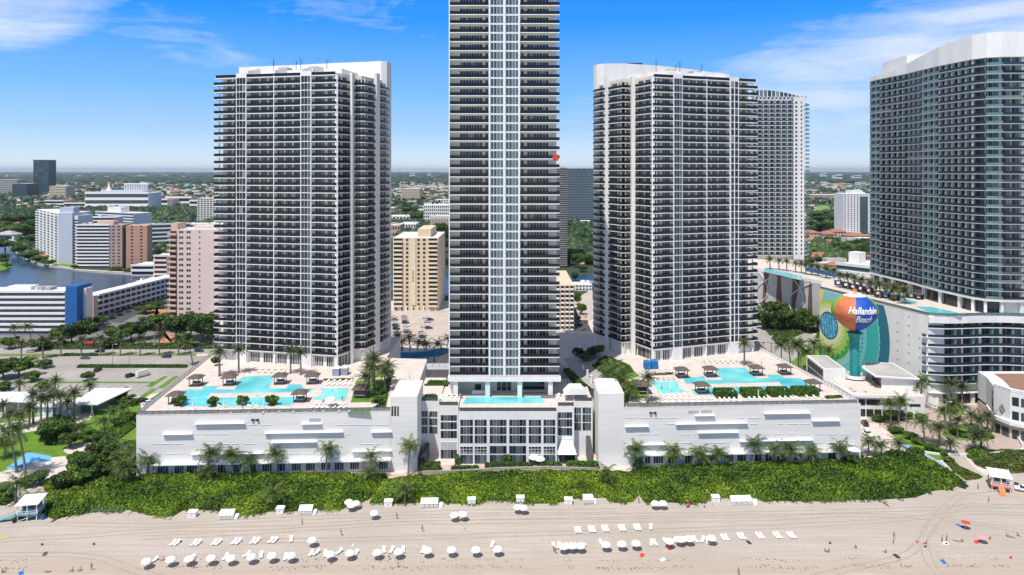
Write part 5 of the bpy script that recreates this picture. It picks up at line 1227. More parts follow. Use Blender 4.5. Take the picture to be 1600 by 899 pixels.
T = Thing('villa', 'grey hip roofed white villa on the canal bank at the left edge', 'house', tuple(G(8, 376))); P0 = G(8, 376)
T.part('wall', MB().box(P0.x-14, P0.x+12, P0.y, P0.y+16, 0, 8, white)); T.part('roof', MB().prism([(P0.x-15, P0.y-1), (P0.x+13, P0.y-1), (P0.x+13, P0.y+17), (P0.x-15, P0.y+17)], 8, 12.5, roof_grey, scale_top=.2)); T.part('window', MB().box(P0.x-11, P0.x+9, P0.y-.1, P0.y, 2, 6, glass))
for a, b, l, r in ((6, 383, 'white motor yacht moored before the grey roofed villa', 5), (22, 380, 'smaller white boat moored at the canal bend', 20), (225, 441, 'small white boat crossing the canal before the long low wing', 60)):
    P0 = G(a, b); Bt = thing('motor_boat', l, 'boat', (P0.x, P0.y, .05), R(r)); obj('hull', MB().hexa([(-6, -1.3, 0), (5, -1, 0), (5, 1, 0), (-6, 1.3, 0), (-6.3, -1.7, 1.6), (7.5, -.2, 2.1), (7.5, .2, 2.1), (-6.3, 1.7, 1.6)], white2), Bt); obj('cabin', MB().hexa([(-3, -1.2, 1.6), (2.5, -1, 1.8), (2.5, 1, 1.8), (-3, 1.2, 1.6), (-2.5, -1, 3.4), (1, -.8, 3.4), (1, .8, 3.4), (-2.5, 1, 3.4)], white2), Bt); obj('windscreen', MB().box(-2, 1.4, -1.15, 1.15, 2.3, 3.0, glass), Bt)
for lab, pl_, n_ in (('planting under the palms on the lattice podium roof', [(1190, 419), (1196, 412), (1262, 416), (1300, 430), (1296, 434), (1256, 424)], 2500),):
    thicket('shrubbery', lab, [((G(a, b, ZA).x)*F/G(a, b, ZA).y+800, b) for a, b in pl_], 10, .1, .1, leafA) if 0 else None
for i, (a, b) in enumerate(((1310, 446), (1322, 449), (1333, 452), (1345, 455), (1358, 458), (1372, 463), (1384, 466), (1398, 470), (1340, 447), (1364, 452), (1388, 458), (1410, 464), (1424, 466), (1436, 468))):
    P0 = G(a, b, ZM); tag(obj('roof_cabana', MB().box(P0.x-1.6, P0.x+1.6, P0.y-1.2, P0.y+1.2, ZM+.01, ZM+.5, dmetal).prism([(P0.x-1.7, P0.y-1.4), (P0.x+1.7, P0.y-1.4), (P0.x+1.7, P0.y+1.4), (P0.x-1.7, P0.y+1.4)], ZM+2.2, ZM+2.6, brown if i % 3 else bluec).box(P0.x-1.6, P0.x-1.5, P0.y-1.3, P0.y+1.3, ZM+.5, ZM+2.2, dmetal).box(P0.x+1.5, P0.x+1.6, P0.y-1.3, P0.y+1.3, ZM+.5, ZM+2.2, dmetal), None, tuple(P0)), '%s dark cabana in order along the mural hotel roof' % ordw(i), 'cabana', 'cabanas on the mural hotel roof')
# ------------------------------------------------------------------ palms
def frond(az, el0, Lf, droop, n=13, leaf=.85, wid=.17, twist=0):
    """one feather frond: leaflet quads on both sides of a bending midrib"""
    t = np.linspace(0, 1, n+2)[1:]; d = np.array([math.cos(az), math.sin(az)])
    pts = [np.zeros(3)]; e = el0
    for i in range(n+1):
        e = el0-droop*((i+1)/(n+1))**1.3; pts.append(pts[-1]+np.array([d[0]*math.cos(e), d[1]*math.cos(e), math.sin(e)])*Lf/(n+1))
    pts = np.array(pts); side = np.array([-d[1], d[0], 0]); Q = []
    for i in range(1, n+1):
        p = pts[i]; u = (pts[i+1]-pts[i-1]); u /= np.linalg.norm(u); f = i/n; l = leaf*(math.sin(min(1, f*1.15+.12)*math.pi*.93)**.6)+.08
        for s in (-1, 1):
            q = p+side*s*l*.80+u*l*.38+np.array([0, 0, -l*(.34+twist*rng.uniform(-.3, .5))]); wv = u*wid
            Q.append([p-wv*.6, p+wv*.6, q+wv*.35, q-wv*.25])
    for i in range(0, n, 2):
        j = min(i+2, n+1); wv = side*.07; Q.append([pts[i]-wv, pts[i]+wv, pts[j]+wv*.5, pts[j]-wv*.5])
    return np.array(Q)
def make_palm(kind, label, hgt, seed):
    global rng
    rng = np.random.default_rng(seed); T = thing('palm_tree', label, 'palm tree')
    lean = rng.uniform(-.14, .14, 2) if kind == 'coconut' else rng.uniform(-.02, .02, 2); pts = []; rad = []
    for i in range(9):
        f = i/8; pts.append((lean[0]*hgt*f**1.6, lean[1]*hgt*f**1.6, hgt*f-.2)); rad.append((.26 if kind == 'coconut' else .33)*(1-.42*f)+(.1 if i == 0 else 0))
    obj('trunk', MB().tube(pts, rad, palmbark, 7), T, smooth=True); top = np.array(pts[-1])
    Q = []
    nf, Lf = (17, 4.0) if kind == 'coconut' else ((30, 3.5) if kind == 'date' else (26, 1.7))
    for i in range(nf):
        f = i/nf; a = i*2.39996+rng.uniform(-.2, .2); el_ = R(82)-R(112)*f+rng.uniform(-.12, .12)
        wind = .38 if kind == 'coconut' else 0
        fr = frond(a, el_, Lf*rng.uniform(.85, 1.12), R(62 if kind == 'coconut' else 48)+f*.25, 13 if kind != 'fan' else 5, 1.05 if kind == 'coconut' else .62, .15 if kind == 'coconut' else .15, 1)
        fr[:, :, 0] += wind*(fr[:, :, 2]-fr[:, :, 2].min())*.25
        Q.append(fr)
    Q = np.concatenate(Q)+top; link('crown', bulk('crown', Q, palmm if kind == 'coconut' else palmd), T)
    if kind == 'date':
        sk = MB().lathe([(.34, -.9), (.55, -.3), (.42, .2)], palmbark, 8, tuple(top)); obj('crown_shaft', sk, T)
    return Proto(T)
PALMS = {}
for kd, hs_ in (('coconut', (5.0, 7.0, 9.0, 11.0)), ('date', (5.0, 7.0, 9.0)), ('fan', (2.6, 4.5))):
    PALMS[kd] = [[h_, make_palm(kd, 'x', h_, int(h_*10)+len(kd))] for h_ in hs_]
def palm(kind, px, base, crown, z, label, group):
    D = F*(H-z)/(base-Y0); h_ = (base-crown)*D/F; L_ = sorted(PALMS[kind], key=lambda q: abs(q[0]-h_)+.001*q[0])[0]
    s = min(1.5, max(.6, h_/L_[0])); p = G(px, base, z); s2 = s**.45*random.uniform(.92, 1.08)*(1.25 if kind == 'date' else 1.34)
    o = L_[1].put((p.x, p.y, z), random.uniform(0, 6.28), (s2, s2, s), label, group)
    return o
def palm_row(kind, L_, z, tmpl, group):
    for i, q in enumerate(sorted(L_)): palm(kind, q[0], q[1], q[2], z, tmpl % ordw(i), group)
palm_row('coconut', [(230, 745, 716), (323, 746, 708), (364, 746, 711), (391, 746, 719), (434, 745, 709), (509, 745, 702), (577, 748, 712), (638, 744, 697)], 0.1, '%s coconut palm from the left before the left podium wall', 'coconut palms before the left podium wall')
palm_row('coconut', [(989, 735, 701), (1055, 733, 706), (1090, 732, 708), (1124, 731, 709), (1177, 729, 694), (1208, 730, 700), (1237, 729, 701), (1271, 728, 705), (1312, 727, 700)], 0.1, '%s coconut palm from the left before the right podium wall', 'coconut palms before the right podium wall')
palm_row('coconut', [(1357, 712, 690), (1378, 716, 695), (1406, 715, 692)], 0.1, '%s coconut palm from the left past the podium corner', 'palms at the podium corner')
for px, b, c, lab in ((633, 786, 764, 'low coconut palm shading the sand beside the white cabana'), (430, 792, 768, 'stooping coconut palm growing out of the left thicket'), (950, 758, 736, 'low coconut palm in the thicket beside the beach access'),
                      (322, 752, 734, 'squat coconut palm on the thicket edge at the left podium'), (578, 756, 738, 'dark low coconut palm by the garden path'), (24, 785, 755, 'coconut palm towering behind the turquoise lifeguard hut'), (199, 757, 728, 'coconut palm at the left corner of the podium')):
    palm('coconut', px, b, c, 0.1, lab, None)
palm_row('coconut', [(24, 545, 513), (50, 542, 509)], .1, '%s tall coconut palm from the left before the slab hotel', 'tall palms before the slab hotel')
palm_row('date', [(33, 562, 535), (67, 560, 530), (95, 557, 530), (127, 556, 530), (157, 556, 528), (188, 556, 527), (219, 556, 528), (249, 555, 525), (279, 555, 527)], .1, '%s palm from the left along the road median', 'palms along the road median')
palm('coconut', 301, 571, 536, .1, 'tall dark palm at the brick crossing', None)
palm_row('date', [(31, 622, 598), (86, 620, 594), (140, 626, 602), (52, 662, 616), (64, 668, 622), (74, 657, 619), (95, 655, 618), (105, 660, 628), (116, 655, 613), (46, 665, 636), (31, 670, 648), (14, 671, 645), (5, 652, 632), (84, 650, 615)], .1, '%s date palm from the left in the park grove', 'date palms in the left park')
palm_row('coconut', [(26, 738, 672), (40, 747, 668), (8, 715, 690), (-4, 700, 668)], .1, '%s very tall coconut palm from the left on the park lawn', 'tall coconut palms on the park lawn')
palm_row('coconut', [(163, 674, 656), (115, 684, 668), (130, 684, 665), (179, 660, 642), (190, 652, 636), (178, 706, 690), (182, 720, 700), (205, 742, 716), (186, 738, 712), (210, 728, 706)], .1, '%s leafy palm from the left among the shrubs beside the podium', 'palms among the park shrubs')
palm_row('fan', [(142, 723, 706), (147, 716, 702), (136, 728, 712), (168, 745, 736)], .1, '%s cabbage palm from the left in the park thicket', 'cabbage palms in the park')
palm_row('date', [(343, 588, 549), (373, 583, 546)], ZD, '%s deck palm from the left at the left pool corner', 'palms on the left pool deck')
palm_row('date', [(454, 584, 547), (470, 586, 550)], ZD, '%s of two tall deck palms behind the left pool gazebos', 'palms on the left pool deck')
palm_row('date', [(571, 622, 588), (577, 614, 574), (582, 603, 563), (585, 608, 560), (601, 612, 580), (606, 600, 570)], ZD, '%s date palm from the left in the deck lawn cluster', 'date palms on the deck lawn')
palm('date', 1163, 571, 536, ZD, 'single tall palm at the back right of the right pool', None); palm('date', 1012, 629, 589, ZD, 'single palm beside the dark bar hut on the right deck', None)
palm_row('coconut', [(950, 605, 582), (958, 592, 572), (966, 612, 586), (974, 618, 594), (984, 627, 604), (955, 598, 575), (970, 600, 580)], ZD, '%s small palm from the left beside the shaded plaza', 'palms beside the shaded plaza')
palm_row('coconut', [(617, 558, 525), (628, 557, 533), (641, 558, 527), (652, 560, 534), (668, 562, 538), (684, 563, 538), (696, 562, 529)], 2, '%s coconut palm from the left in the gap beside the central tower', 'palms in the left gap')
palm_row('coconut', [(880, 550, 522), (912, 553, 525)], 2, '%s coconut palm from the left in the gap right of the central tower', 'palms in the right gap')
palm_row('coconut', [(1221, 577, 537), (1236, 580, 532), (1248, 590, 536), (1255, 597, 540), (1262, 590, 548), (1272, 583, 534), (1284, 578, 545), (1291, 577, 546)], .1, '%s street palm from the left before the mural wall', 'street palms before the mural wall')
palm_row('coconut', [(1180, 497, 478), (1211, 480, 464), (1262, 512, 487), (1275, 505, 484), (1192, 492, 480)], .1, '%s palm from the left in the grove below the lattice wall', 'palms below the lattice wall')
palm_row('coconut', [(1370, 636, 607), (1345, 645, 618), (1425, 640, 600), (1437, 642, 596), (1404, 660, 624), (1392, 664, 630)], .1, '%s coconut palm from the left around the white pavilion', 'palms around the white pavilion')
palm_row('coconut', [(1445, 694, 660), (1468, 695, 668), (1478, 672, 642), (1484, 668, 628)], .1, '%s coconut palm from the left on the seaward forecourt bed', 'palms on the seaward bed')
palm_row('date', [(1496, 683, 655), (1518, 668, 648), (1529, 678, 655), (1543, 675, 650), (1485, 710, 690), (1524, 705, 680), (1533, 704, 678)], .1, '%s clipped palm from the left around the planted traffic island', 'palms on the traffic island')
palm_row('date', [(1484, 636, 598), (1503, 640, 604), (1541, 637, 597), (1555, 640, 603)], .1, '%s large palm from the left before the hotel entrance', 'palms before the hotel entrance')
palm_row('date', [(1313, 450, 430), (1325, 452, 432), (1336, 455, 434), (1347, 458, 437), (1360, 461, 442), (1375, 466, 444), (1397, 470, 450), (1414, 475, 454), (1405, 466, 452), (1385, 462, 448)], ZM, '%s palm from the left on the mural hotel roof', 'palms on the mural hotel roof')
palm_row('date', [(1203, 421, 405), (1217, 422, 407), (1229, 424, 408), (1243, 426, 411), (1252, 427, 412), (1259, 429, 414), (1268, 430, 416), (1278, 432, 418), (1291, 435, 420), (1303, 438, 423)], ZA, '%s palm from the left on the lattice podium roof', 'palms on the lattice podium roof')

# ------------------------------------------------------------------ broadleaf trees
def make_tree(seed, n=2300, m=None, flat=.8, size=.085, clumps=20, trunk=True):
    global rng
    rng = np.random.default_rng(seed); T = thing('broadleaf_tree' if trunk else 'shrub', 'x', 'tree' if trunk else 'shrub'); cc = []; rr_ = []
    for i in range(clumps):
        a = rng.uniform(0, 6.28); r = math.sqrt(rng.uniform(0, 1))*.72; z = rng.uniform(-.62, .45)*(1-r*.35); cc.append((r*math.cos(a), r*math.sin(a), (1.15 if trunk else .62)+z*flat)); rr_.append(rng.uniform(.22, .40))
    cc = np.array(cc); rr_ = np.array(rr_); n = int(n*1.35); k = rng.integers(0, clumps, n); dv = rng.normal(size=(n, 3)); dv /= np.linalg.norm(dv, axis=1)[:, None]
    C = cc[k]+dv*(rr_[k]*rng.uniform(.55, 1.06, n)**.5)[:, None]*np.array([1, 1, .75])
    Q = leaves(C, size, .45, dv+np.array([0, 0, .5]), .7); link('crown', bulk('crown', Q, m or leafA), T)
    mb = MB().tube([(0, 0, -.05), (.02, .01, .4), (.0, .03, .8)], [.075, .055, .045], bark, 7)
    for i in range(0, clumps, 3):
        c = cc[i]; mb.tube([(0, .02, .55+.1*rng.uniform(-1, 1)), (c[0]*.5, c[1]*.5, c[2]*.8), tuple(c)], [.04, .025, .01], bark, 5)
    obj('trunk' if trunk else 'stems', mb, T); return Proto(T)
SHRUBS = [make_tree(s, 1500, hedge_m if s % 2 else leafA, .8, .11, 14, False) for s in (21, 22, 23)]
TREES = [make_tree(s, 2300, m, fl) for s, m, fl in ((11, leafA, .9), (12, leafA, .7), (13, leafB, 1.0), (14, leafB, .7))]
def tree(px, base, wpx, hpx, z, label, group, k=None):
    D = F*(H-z)/(base-Y0); r = wpx*D/F/2; h_ = hpx*D/F; p = G(px, base, z); T = TREES[random.randrange(4)] if k is None else SHRUBS[random.randrange(3)]
    T.put((p.x, p.y, z), random.uniform(0, 6.28), (r/.92, r/.92, h_/(1.62 if k is None else 1.15)), label, group)
def tree_row(L_, z, tmpl, group, k=None):
    for i, q in enumerate(sorted(L_)): tree(q[0], q[1], q[2], q[3], z, tmpl % ordw(i), group, k)
tree_row([(85, 692, 46, 34), (110, 700, 30, 24), (72, 688, 30, 26), (128, 742, 38, 30), (150, 752, 36, 28), (118, 762, 44, 34), (98, 770, 36, 30), (160, 700, 28, 26), (172, 728, 34, 34), (150, 718, 30, 26), (200, 660, 22, 16), (186, 670, 22, 16), (208, 720, 22, 24),
          (192, 748, 30, 20), (62, 756, 30, 18), (45, 760, 30, 16), (8, 770, 26, 14), (140, 690, 26, 18), (120, 730, 28, 24)], .05, '%s broad green tree or big shrub from the left in the park', 'broad trees in the left park')
tree_row([(5, 592, 40, 30), (30, 590, 44, 30), (52, 596, 26, 16), (8, 610, 24, 14), (69, 610, 28, 15), (136, 595, 20, 13), (172, 626, 24, 18), (160, 628, 22, 14), (186, 630, 30, 20), (202, 634, 24, 16), (146, 632, 20, 14), (70, 575, 22, 12)], .05, '%s round tree from the left around the car park', 'trees around the car park')
tree_row([(92, 540, 34, 26), (112, 538, 40, 32), (132, 534, 36, 30), (128, 520, 28, 24), (185, 536, 38, 26), (205, 532, 36, 28), (225, 530, 34, 26), (250, 515, 40, 24), (232, 512, 26, 18), (275, 532, 38, 34), (298, 530, 44, 40), (318, 534, 44, 42), (330, 538, 30, 34), (170, 545, 26, 18), (180, 475, 20, 14),
          (190, 470, 18, 12), (206, 476, 22, 14), (228, 490, 30, 12), (246, 482, 26, 10), (155, 508, 24, 14), (290, 545, 30, 24), (60, 548, 30, 18), (15, 545, 26, 18)], .05, '%s dark tree from the left between the coast road and the hotels', 'trees behind the coast road')
tree_row([(1196, 515, 30, 28), (1212, 520, 34, 34), (1230, 518, 34, 36), (1248, 516, 32, 32), (1262, 520, 30, 28), (1205, 500, 26, 26), (1222, 502, 30, 28), (1186, 508, 20, 20), (1275, 512, 26, 26), (1290, 520, 30, 34), (1240, 500, 24, 22), (1285, 535, 20, 18)], .05, '%s dense tree from the left below the lattice wall', 'trees below the lattice wall')
tree_row([(885, 400, 20, 14), (893, 412, 20, 18), (903, 418, 22, 22), (913, 406, 20, 16), (922, 414, 18, 16), (898, 385, 18, 14), (910, 380, 22, 16), (920, 392, 18, 12), (890, 372, 18, 12), (905, 365, 22, 12), (898, 440, 14, 14), (910, 425, 16, 10), (902, 478, 14, 20), (908, 492, 16, 18), (898, 466, 10, 12)], .05, '%s tree from the left in the gap right of the central tower', 'trees in the right gap')
tree_row([(28, 400, 26, 22), (44, 408, 24, 14), (60, 412, 22, 12), (76, 416, 20, 10), (8, 392, 30, 20), (30, 372, 40, 22), (10, 366, 36, 20), (48, 362, 30, 18), (40, 385, 26, 18), (20, 352, 40, 16), (44, 350, 30, 14), (5, 415, 20, 18), (12, 420, 12, 10), (235, 408, 24, 12), (225, 428, 14, 8), (118, 420, 12, 6), (245, 392, 20, 10), (180, 423, 20, 6), (203, 425, 20, 6)], .05, '%s tree from the left around the canal basin', 'trees around the canal basin')
tree_row([(612, 470, 12, 16), (609, 450, 10, 12), (695, 395, 20, 22), (690, 372, 22, 22), (650, 350, 24, 16), (662, 345, 22, 14), (615, 345, 22, 12), (640, 335, 28, 12), (608, 330, 24, 12), (622, 322, 24, 9), (690, 332, 22, 9), (700, 418, 10, 14)], .05, '%s tree from the left in the gap left of the central tower', 'trees in the left gap')
tree_row([(1278, 402, 22, 14), (1292, 400, 20, 12), (1320, 405, 30, 22), (1336, 408, 30, 20), (1350, 405, 26, 22), (1310, 396, 24, 16), (1300, 384, 22, 12), (1344, 392, 26, 18), (1326, 388, 20, 12), (1275, 360, 26, 14), (1290, 362, 28, 16), (1306, 360, 26, 14), (1284, 350, 28, 12), (1300, 348, 28, 12), (1276, 342, 24, 10), (1310, 344, 24, 10), (1290, 338, 24, 8), (1340, 376, 20, 8), (1356, 384, 20, 12)], .05, '%s tree from the left around the red roofed villas', 'trees around the villas')
tree_row([(1372, 658, 22, 9), (1395, 655, 26, 10), (1420, 652, 24, 12), (1440, 655, 18, 9), (1400, 676, 24, 9), (1420, 684, 26, 9), (1436, 694, 20, 8), (1455, 704, 22, 10), (1472, 710, 18, 8), (1500, 680, 28, 9), (1525, 678, 26, 9), (1545, 684, 14, 6), (1485, 645, 22, 9), (1550, 642, 18, 8), (1482, 722, 16, 8), (1430, 712, 26, 12), (1400, 718, 30, 14), (1380, 722, 28, 12)], .1, '%s low shrub from the left in the beds round the forecourt', 'shrubs round the forecourt', 0)
for i, (px, b) in enumerate(((281, 634), (332, 634), (379, 633), (424, 633))): tree(px, b, 21, 15, ZD, '%s round bush in a planter from the left at the left pool' % ordw(i), 'round bushes at the left pool', 0)
tree_row([(337, 572, 14, 14), (590, 636, 18, 16), (597, 618, 14, 12), (610, 590, 14, 12), (606, 600, 12, 9), (905, 556, 16, 12), (925, 560, 20, 16), (935, 556, 20, 16), (912, 565, 16, 12), (940, 572, 16, 10), (948, 590, 14, 8)], ZD, '%s shrub from the left among the deck walkways', 'shrubs on the decks')
tree_row([(300, 746, 12, 6), (345, 747, 10, 6), (371, 748, 12, 6), (523, 745, 9, 7), (600, 748, 12, 8), (1000, 736, 18, 14), (1040, 734, 16, 7), (1075, 733, 18, 8), (1105, 733, 18, 8), (1140, 732, 18, 9), (1160, 731, 16, 8), (1190, 730, 16, 7), (1222, 730, 16, 7), (1255, 729, 16, 7), (1290, 728, 16, 7), (1330, 724, 24, 12), (256, 745, 9, 6), (241, 746, 8, 6), (1340, 716, 18, 12)], .1, '%s rounded shrub from the left at the podium foot', 'shrubs at the podium foot', 0)


for lab, pl_, n_, h_, mm_ in (('tangled dark green shrubs filling the slope beside the podium corner', [(120, 744), (132, 722), (160, 704), (186, 700), (212, 690), (213, 742), (180, 746), (150, 746)], 9000, 3.4, leafA),
    ('shrub belt between the grove and the podium edge', [(150, 690), (176, 668), (196, 656), (212, 652), (212, 668), (190, 684), (165, 697)], 4000, 2.6, leafA), ('round sea grape mass in the middle of the park', [(62, 690), (70, 668), (92, 655), (118, 662), (124, 684), (108, 694), (84, 697)], 5000, 5.0, duneleaf),
    ('shrubs round the lifeguard hut path', [(66, 758), (92, 742), (118, 744), (100, 762), (74, 772)], 3000, 2.4, duneleaf), ('dark shrubs at the left edge by the beach', [(-30, 790), (-30, 768), (14, 764), (26, 780), (10, 790)], 3000, 2.2, leafB),
    ('low planting along the foot of the left podium', [(228, 752), (230, 748.5), (600, 748.5), (600, 752)], 9000, 1.0, duneleaf), ('low planting along the foot of the right podium', [(985, 741), (985, 737.5), (1340, 727), (1345, 731), (1100, 739)], 7000, 1.0, duneleaf),
    ('planted slope between the coast road and the hotels', [(60, 547), (62, 538), (330, 538), (335, 546), (290, 546)], 6000, 2.2, leafB), ('green planting between villas and the lattice podium', [(1264, 408), (1264, 380), (1366, 384), (1366, 408)], 9000, 4.5, leafB),
    ('green shrubs at the road bend below the lattice wall', [(1215, 540), (1190, 510), (1184, 488), (1240, 488), (1290, 500), (1300, 520), (1258, 520)], 9000, 3.0, leafA), ('shrubs along the balustrade beside the street palms', [(1240, 590), (1225, 580), (1262, 572), (1300, 596), (1285, 612)], 3500, 1.5, leafA)):
    thicket('shrubbery', lab, pl_, n_, h_, .45, mm_, 1.4, s=.5)
for lab, pl_, n_, h_ in (('dark planting between the shaded plaza and the right tower', [(925, 572), (946, 557), (985, 572), (990, 582), (962, 588), (940, 584)], 3200, 1.9), ('planting strip along the right side of the shaded plaza', [(950, 596), (962, 592), (986, 622), (980, 632), (966, 622)], 2200, 1.3),
    ('planting along the left side of the shaded plaza', [(880, 578), (890, 576), (914, 600), (905, 603)], 1400, 1.2), ('shrubs between the date palms and the pale terrace', [(590, 640), (598, 612), (606, 584), (612, 584), (606, 622), (602, 640)], 2200, 1.5), ('planting beside the left tower lobby', [(575, 575), (604, 570), (606, 576), (578, 582)], 1200, 1.2),
    ('low hedge line behind the small left pool loungers', [(506, 593), (552, 592), (552, 594.5), (506, 595.5)], 500, .8), ('low planting among the right deck loungers', [(1018, 584), (1052, 583), (1052, 586), (1018, 587)], 500, .8), ('planted strip beside the right deck balustrade', [(1288, 620), (1312, 618), (1318, 622), (1292, 624)], 500, .7)):
    thicket('shrubbery', lab, pl_, n_, h_, .33, leafA, .8, z0=ZD, s=.6)
# clipped hedges
def hedge(label, x0, x1, y0, y1, z, h, rot=0, group='clipped hedges'):
    T = Thing('clipped_hedge', label, 'hedge', (x0, y0, z), group); w_, d_ = x1-x0, y1-y0
    inner = MB().box(x0+.25, x1-.25, y0+.25, y1-.25, z, z+h-.2, under); T.part('stems', inner)
    n = int((w_*d_+2*(w_+d_)*h)*16)+120; u_ = rng.uniform(size=(n, 3)); f = rng.uniform(size=n); A = w_*d_; B_ = w_*h*2; C_2 = d_*h*2; tot = A+B_+C_2; P = np.empty((n, 3)); N = np.zeros((n, 3))
    a = f < A/tot; b = (f >= A/tot) & (f < (A+B_)/tot); c = ~a & ~b
    P[a] = np.stack([x0+u_[a, 0]*w_, y0+u_[a, 1]*d_, np.full(a.sum(), z+h)], 1); N[a] = (0, 0, 1)
    s = np.where(u_[b, 1] < .7, 0, 1); P[b] = np.stack([x0+u_[b, 0]*w_, y0+s*d_, z+u_[b, 2]*h], 1); N[b] = np.stack([s*0, s*2-1, s*0+.4], 1)
    s = np.where(u_[c, 1] < .5, 0, 1); P[c] = np.stack([x0+s*w_, y0+u_[c, 0]*d_, z+u_[c, 2]*h], 1); N[c] = np.stack([s*2-1, s*0, s*0+.4], 1)
    # round the corners a little
    cx, cy = (x0+x1)/2, (y0+y1)/2; ex = np.clip((np.abs(P[:, 0]-cx)-(w_/2-.7))/.7, 0, 1); ey = np.clip((np.abs(P[:, 1]-cy)-(d_/2-.7))/.7, 0, 1)
    P[:, 2] -= (ex**2+ey**2)*.35*(P[:, 2]-z)/h; P[:, :2] -= (np.array([cx, cy])-P[:, :2])*0; P += rng.uniform(-.12, .12, P.shape)
    T.e['dummy'] = 0; del T.e['dummy']
    o = link('leaves', bulk('leaves', leaves(P-np.array(T.org), .24, .5, N, .7), hedge_m), T.e); return T
for i, (a, b, r0, r1) in enumerate(((1119, 1154, 613, 623), (1161, 1199, 612, 622), (1203, 1239, 611, 621), (1242, 1282, 609, 620))):
    p = G(a, r1, ZD); q = G(b, r1, ZD); r = G(a, r0, ZD); hedge('%s big clipped hedge from the left on the right pool deck' % ordw(i), p.x+.3, q.x-.3, p.y, min(r.y, p.y+5.0), ZD, 2.3)
for lab, a, b, r1, h_, d_, z in (('square hedge left of the clubhouse entrance', 657, 686, 741, 2.6, 4, .1), ('long hedge before the left half of the clubhouse glass', 705, 748, 737, 1.3, 2, .1), ('longest hedge before the middle of the clubhouse glass', 758, 832, 733, 1.5, 2.2, .1),
                           ('hedge before the right end of the clubhouse glass', 843, 878, 732, 1.5, 2.2, .1), ('long hedge right of the clubhouse canopy', 886, 936, 733, 1.6, 3, .1), ('tall clipped block beside the clubhouse doors', 787, 797, 727, 3.0, 2, .1), ('upright clipped bush at the left clubhouse corner', 711, 717, 727, 3.2, 1.6, .1),
                           ('hedge strip at the left lawn edge beside the central tower', 668, 702, 604, 1.8, 2, 17), ('small hedge box on the left clubhouse terrace', 664, 682, 622, 1, 1.4, 18.0), ('small hedge box on the right clubhouse terrace', 898, 914, 618, 1.2, 1.6, 18.2)):
    p = G(a, r1, z); q = G(b, r1, z); hedge(lab, p.x, q.x, p.y, p.y+d_, z, h_)
for i, (a, b, r) in enumerate(((245, 262, 747), (300, 350, 748), (360, 398, 748), (405, 444, 748), (452, 490, 748), (496, 536, 748), (545, 556, 747))):
    p = G(a, r, .1); q = G(b, r, .1); hedge('%s low hedge from the left below the left podium shops' % ordw(i), p.x, q.x, p.y, p.y+1.2, .1, .9, group='low hedges at the left podium')
for i, (a, b, r) in enumerate(((1008, 1040, 736), (1048, 1084, 735), (1092, 1124, 734), (1132, 1168, 733), (1178, 1214, 732), (1222, 1252, 731), (1258, 1292, 730), (1298, 1330, 729))):
    p = G(a, r, .1); q = G(b, r, .1); hedge('%s low hedge from the left below the right podium shops' % ordw(i), p.x, q.x, p.y, p.y+1.2, .1, .9, group='low hedges at the right podium')
for i, (a, b, r0, r1) in enumerate(((120, 290, 575, 572), (-60, 60, 575, 573))):
    p = G(a, r0, .1); q = G(b, r0, .1); hedge(['long hedge between the car park and the coast road', 'hedge between the park trees and the coast road'][i], p.x, q.x, p.y, p.y+2, .1, 1.3)
p = G(96, 557, .1); q = G(150, 557, .1); hedge('yellow green hedge along the road median', p.x, q.x, p.y+.4, p.y+2.4, .17, 1.0)
sheet('podium_footpath', [(208, 753), (640, 749), (655, 743), (655, 740), (213, 744)], .06, pinkpave); sheet('podium_footpath', [(940, 741), (980, 741), (1340, 725), (1345, 721), (975, 735), (940, 737)], .06, pinkpave)
sheet('clubhouse_terrace', [(655, 742), (935, 737), (935, 724), (655, 727)], .07, pinkpave)

# ------------------------------------------------------------------ gazebos
gz = thing('pool_gazebo', 'x', 'gazebo'); m = MB()
gm = obj('roof', MB().prism([(-2.9, -2.9), (2.9, -2.9), (2.9, 2.9), (-2.9, 2.9)], 3.15, 3.32, brown).prism([(-2.75, -2.75), (2.75, -2.75), (2.75, 2.75), (-2.75, 2.75)], 3.32, 4.2, brown, scale_top=.42), gz)
for sx in (-1, 1):
    for sy in (-1, 1): obj('post', MB().box(sx*1.9-.13, sx*1.9+.13, sy*1.9-.13, sy*1.9+.13, 0, 3.2, dmetal), gz)
obj('floor', MB().box(-2.1, 2.1, -2.1, 2.1, 0, .18, brown), gz); obj('daybed', MB().box(-1.5, 1.5, -.3, 1.5, .18, .75, canvas).box(-1.5, 1.5, 1.2, 1.5, .75, 1.3, dmetal), gz)
GZ = Proto(gz); GL = [(302, 605), (355, 604), (435, 602), (486, 601.5), (466, 630), (270, 633)]; GR = [(1067, 592), (1112, 590.5), (1184.5, 588.5), (1229, 587), (1099, 617), (1274, 613)]
for i, (a, b) in enumerate(sorted(GL)): p = G(a, b, ZD); GZ.put((p.x, p.y+2, ZD+.1), R(2), .86, '%s brown pyramid roofed gazebo from the left around the left pool' % ordw(i), 'gazebos around the left pool')
for i, (a, b) in enumerate(sorted(GR)): p = G(a, b, ZD); GZ.put((p.x, p.y+2, ZD+.1), R(5), .86, '%s brown pyramid roofed gazebo from the left around the right pool' % ordw(i), 'gazebos around the right pool')
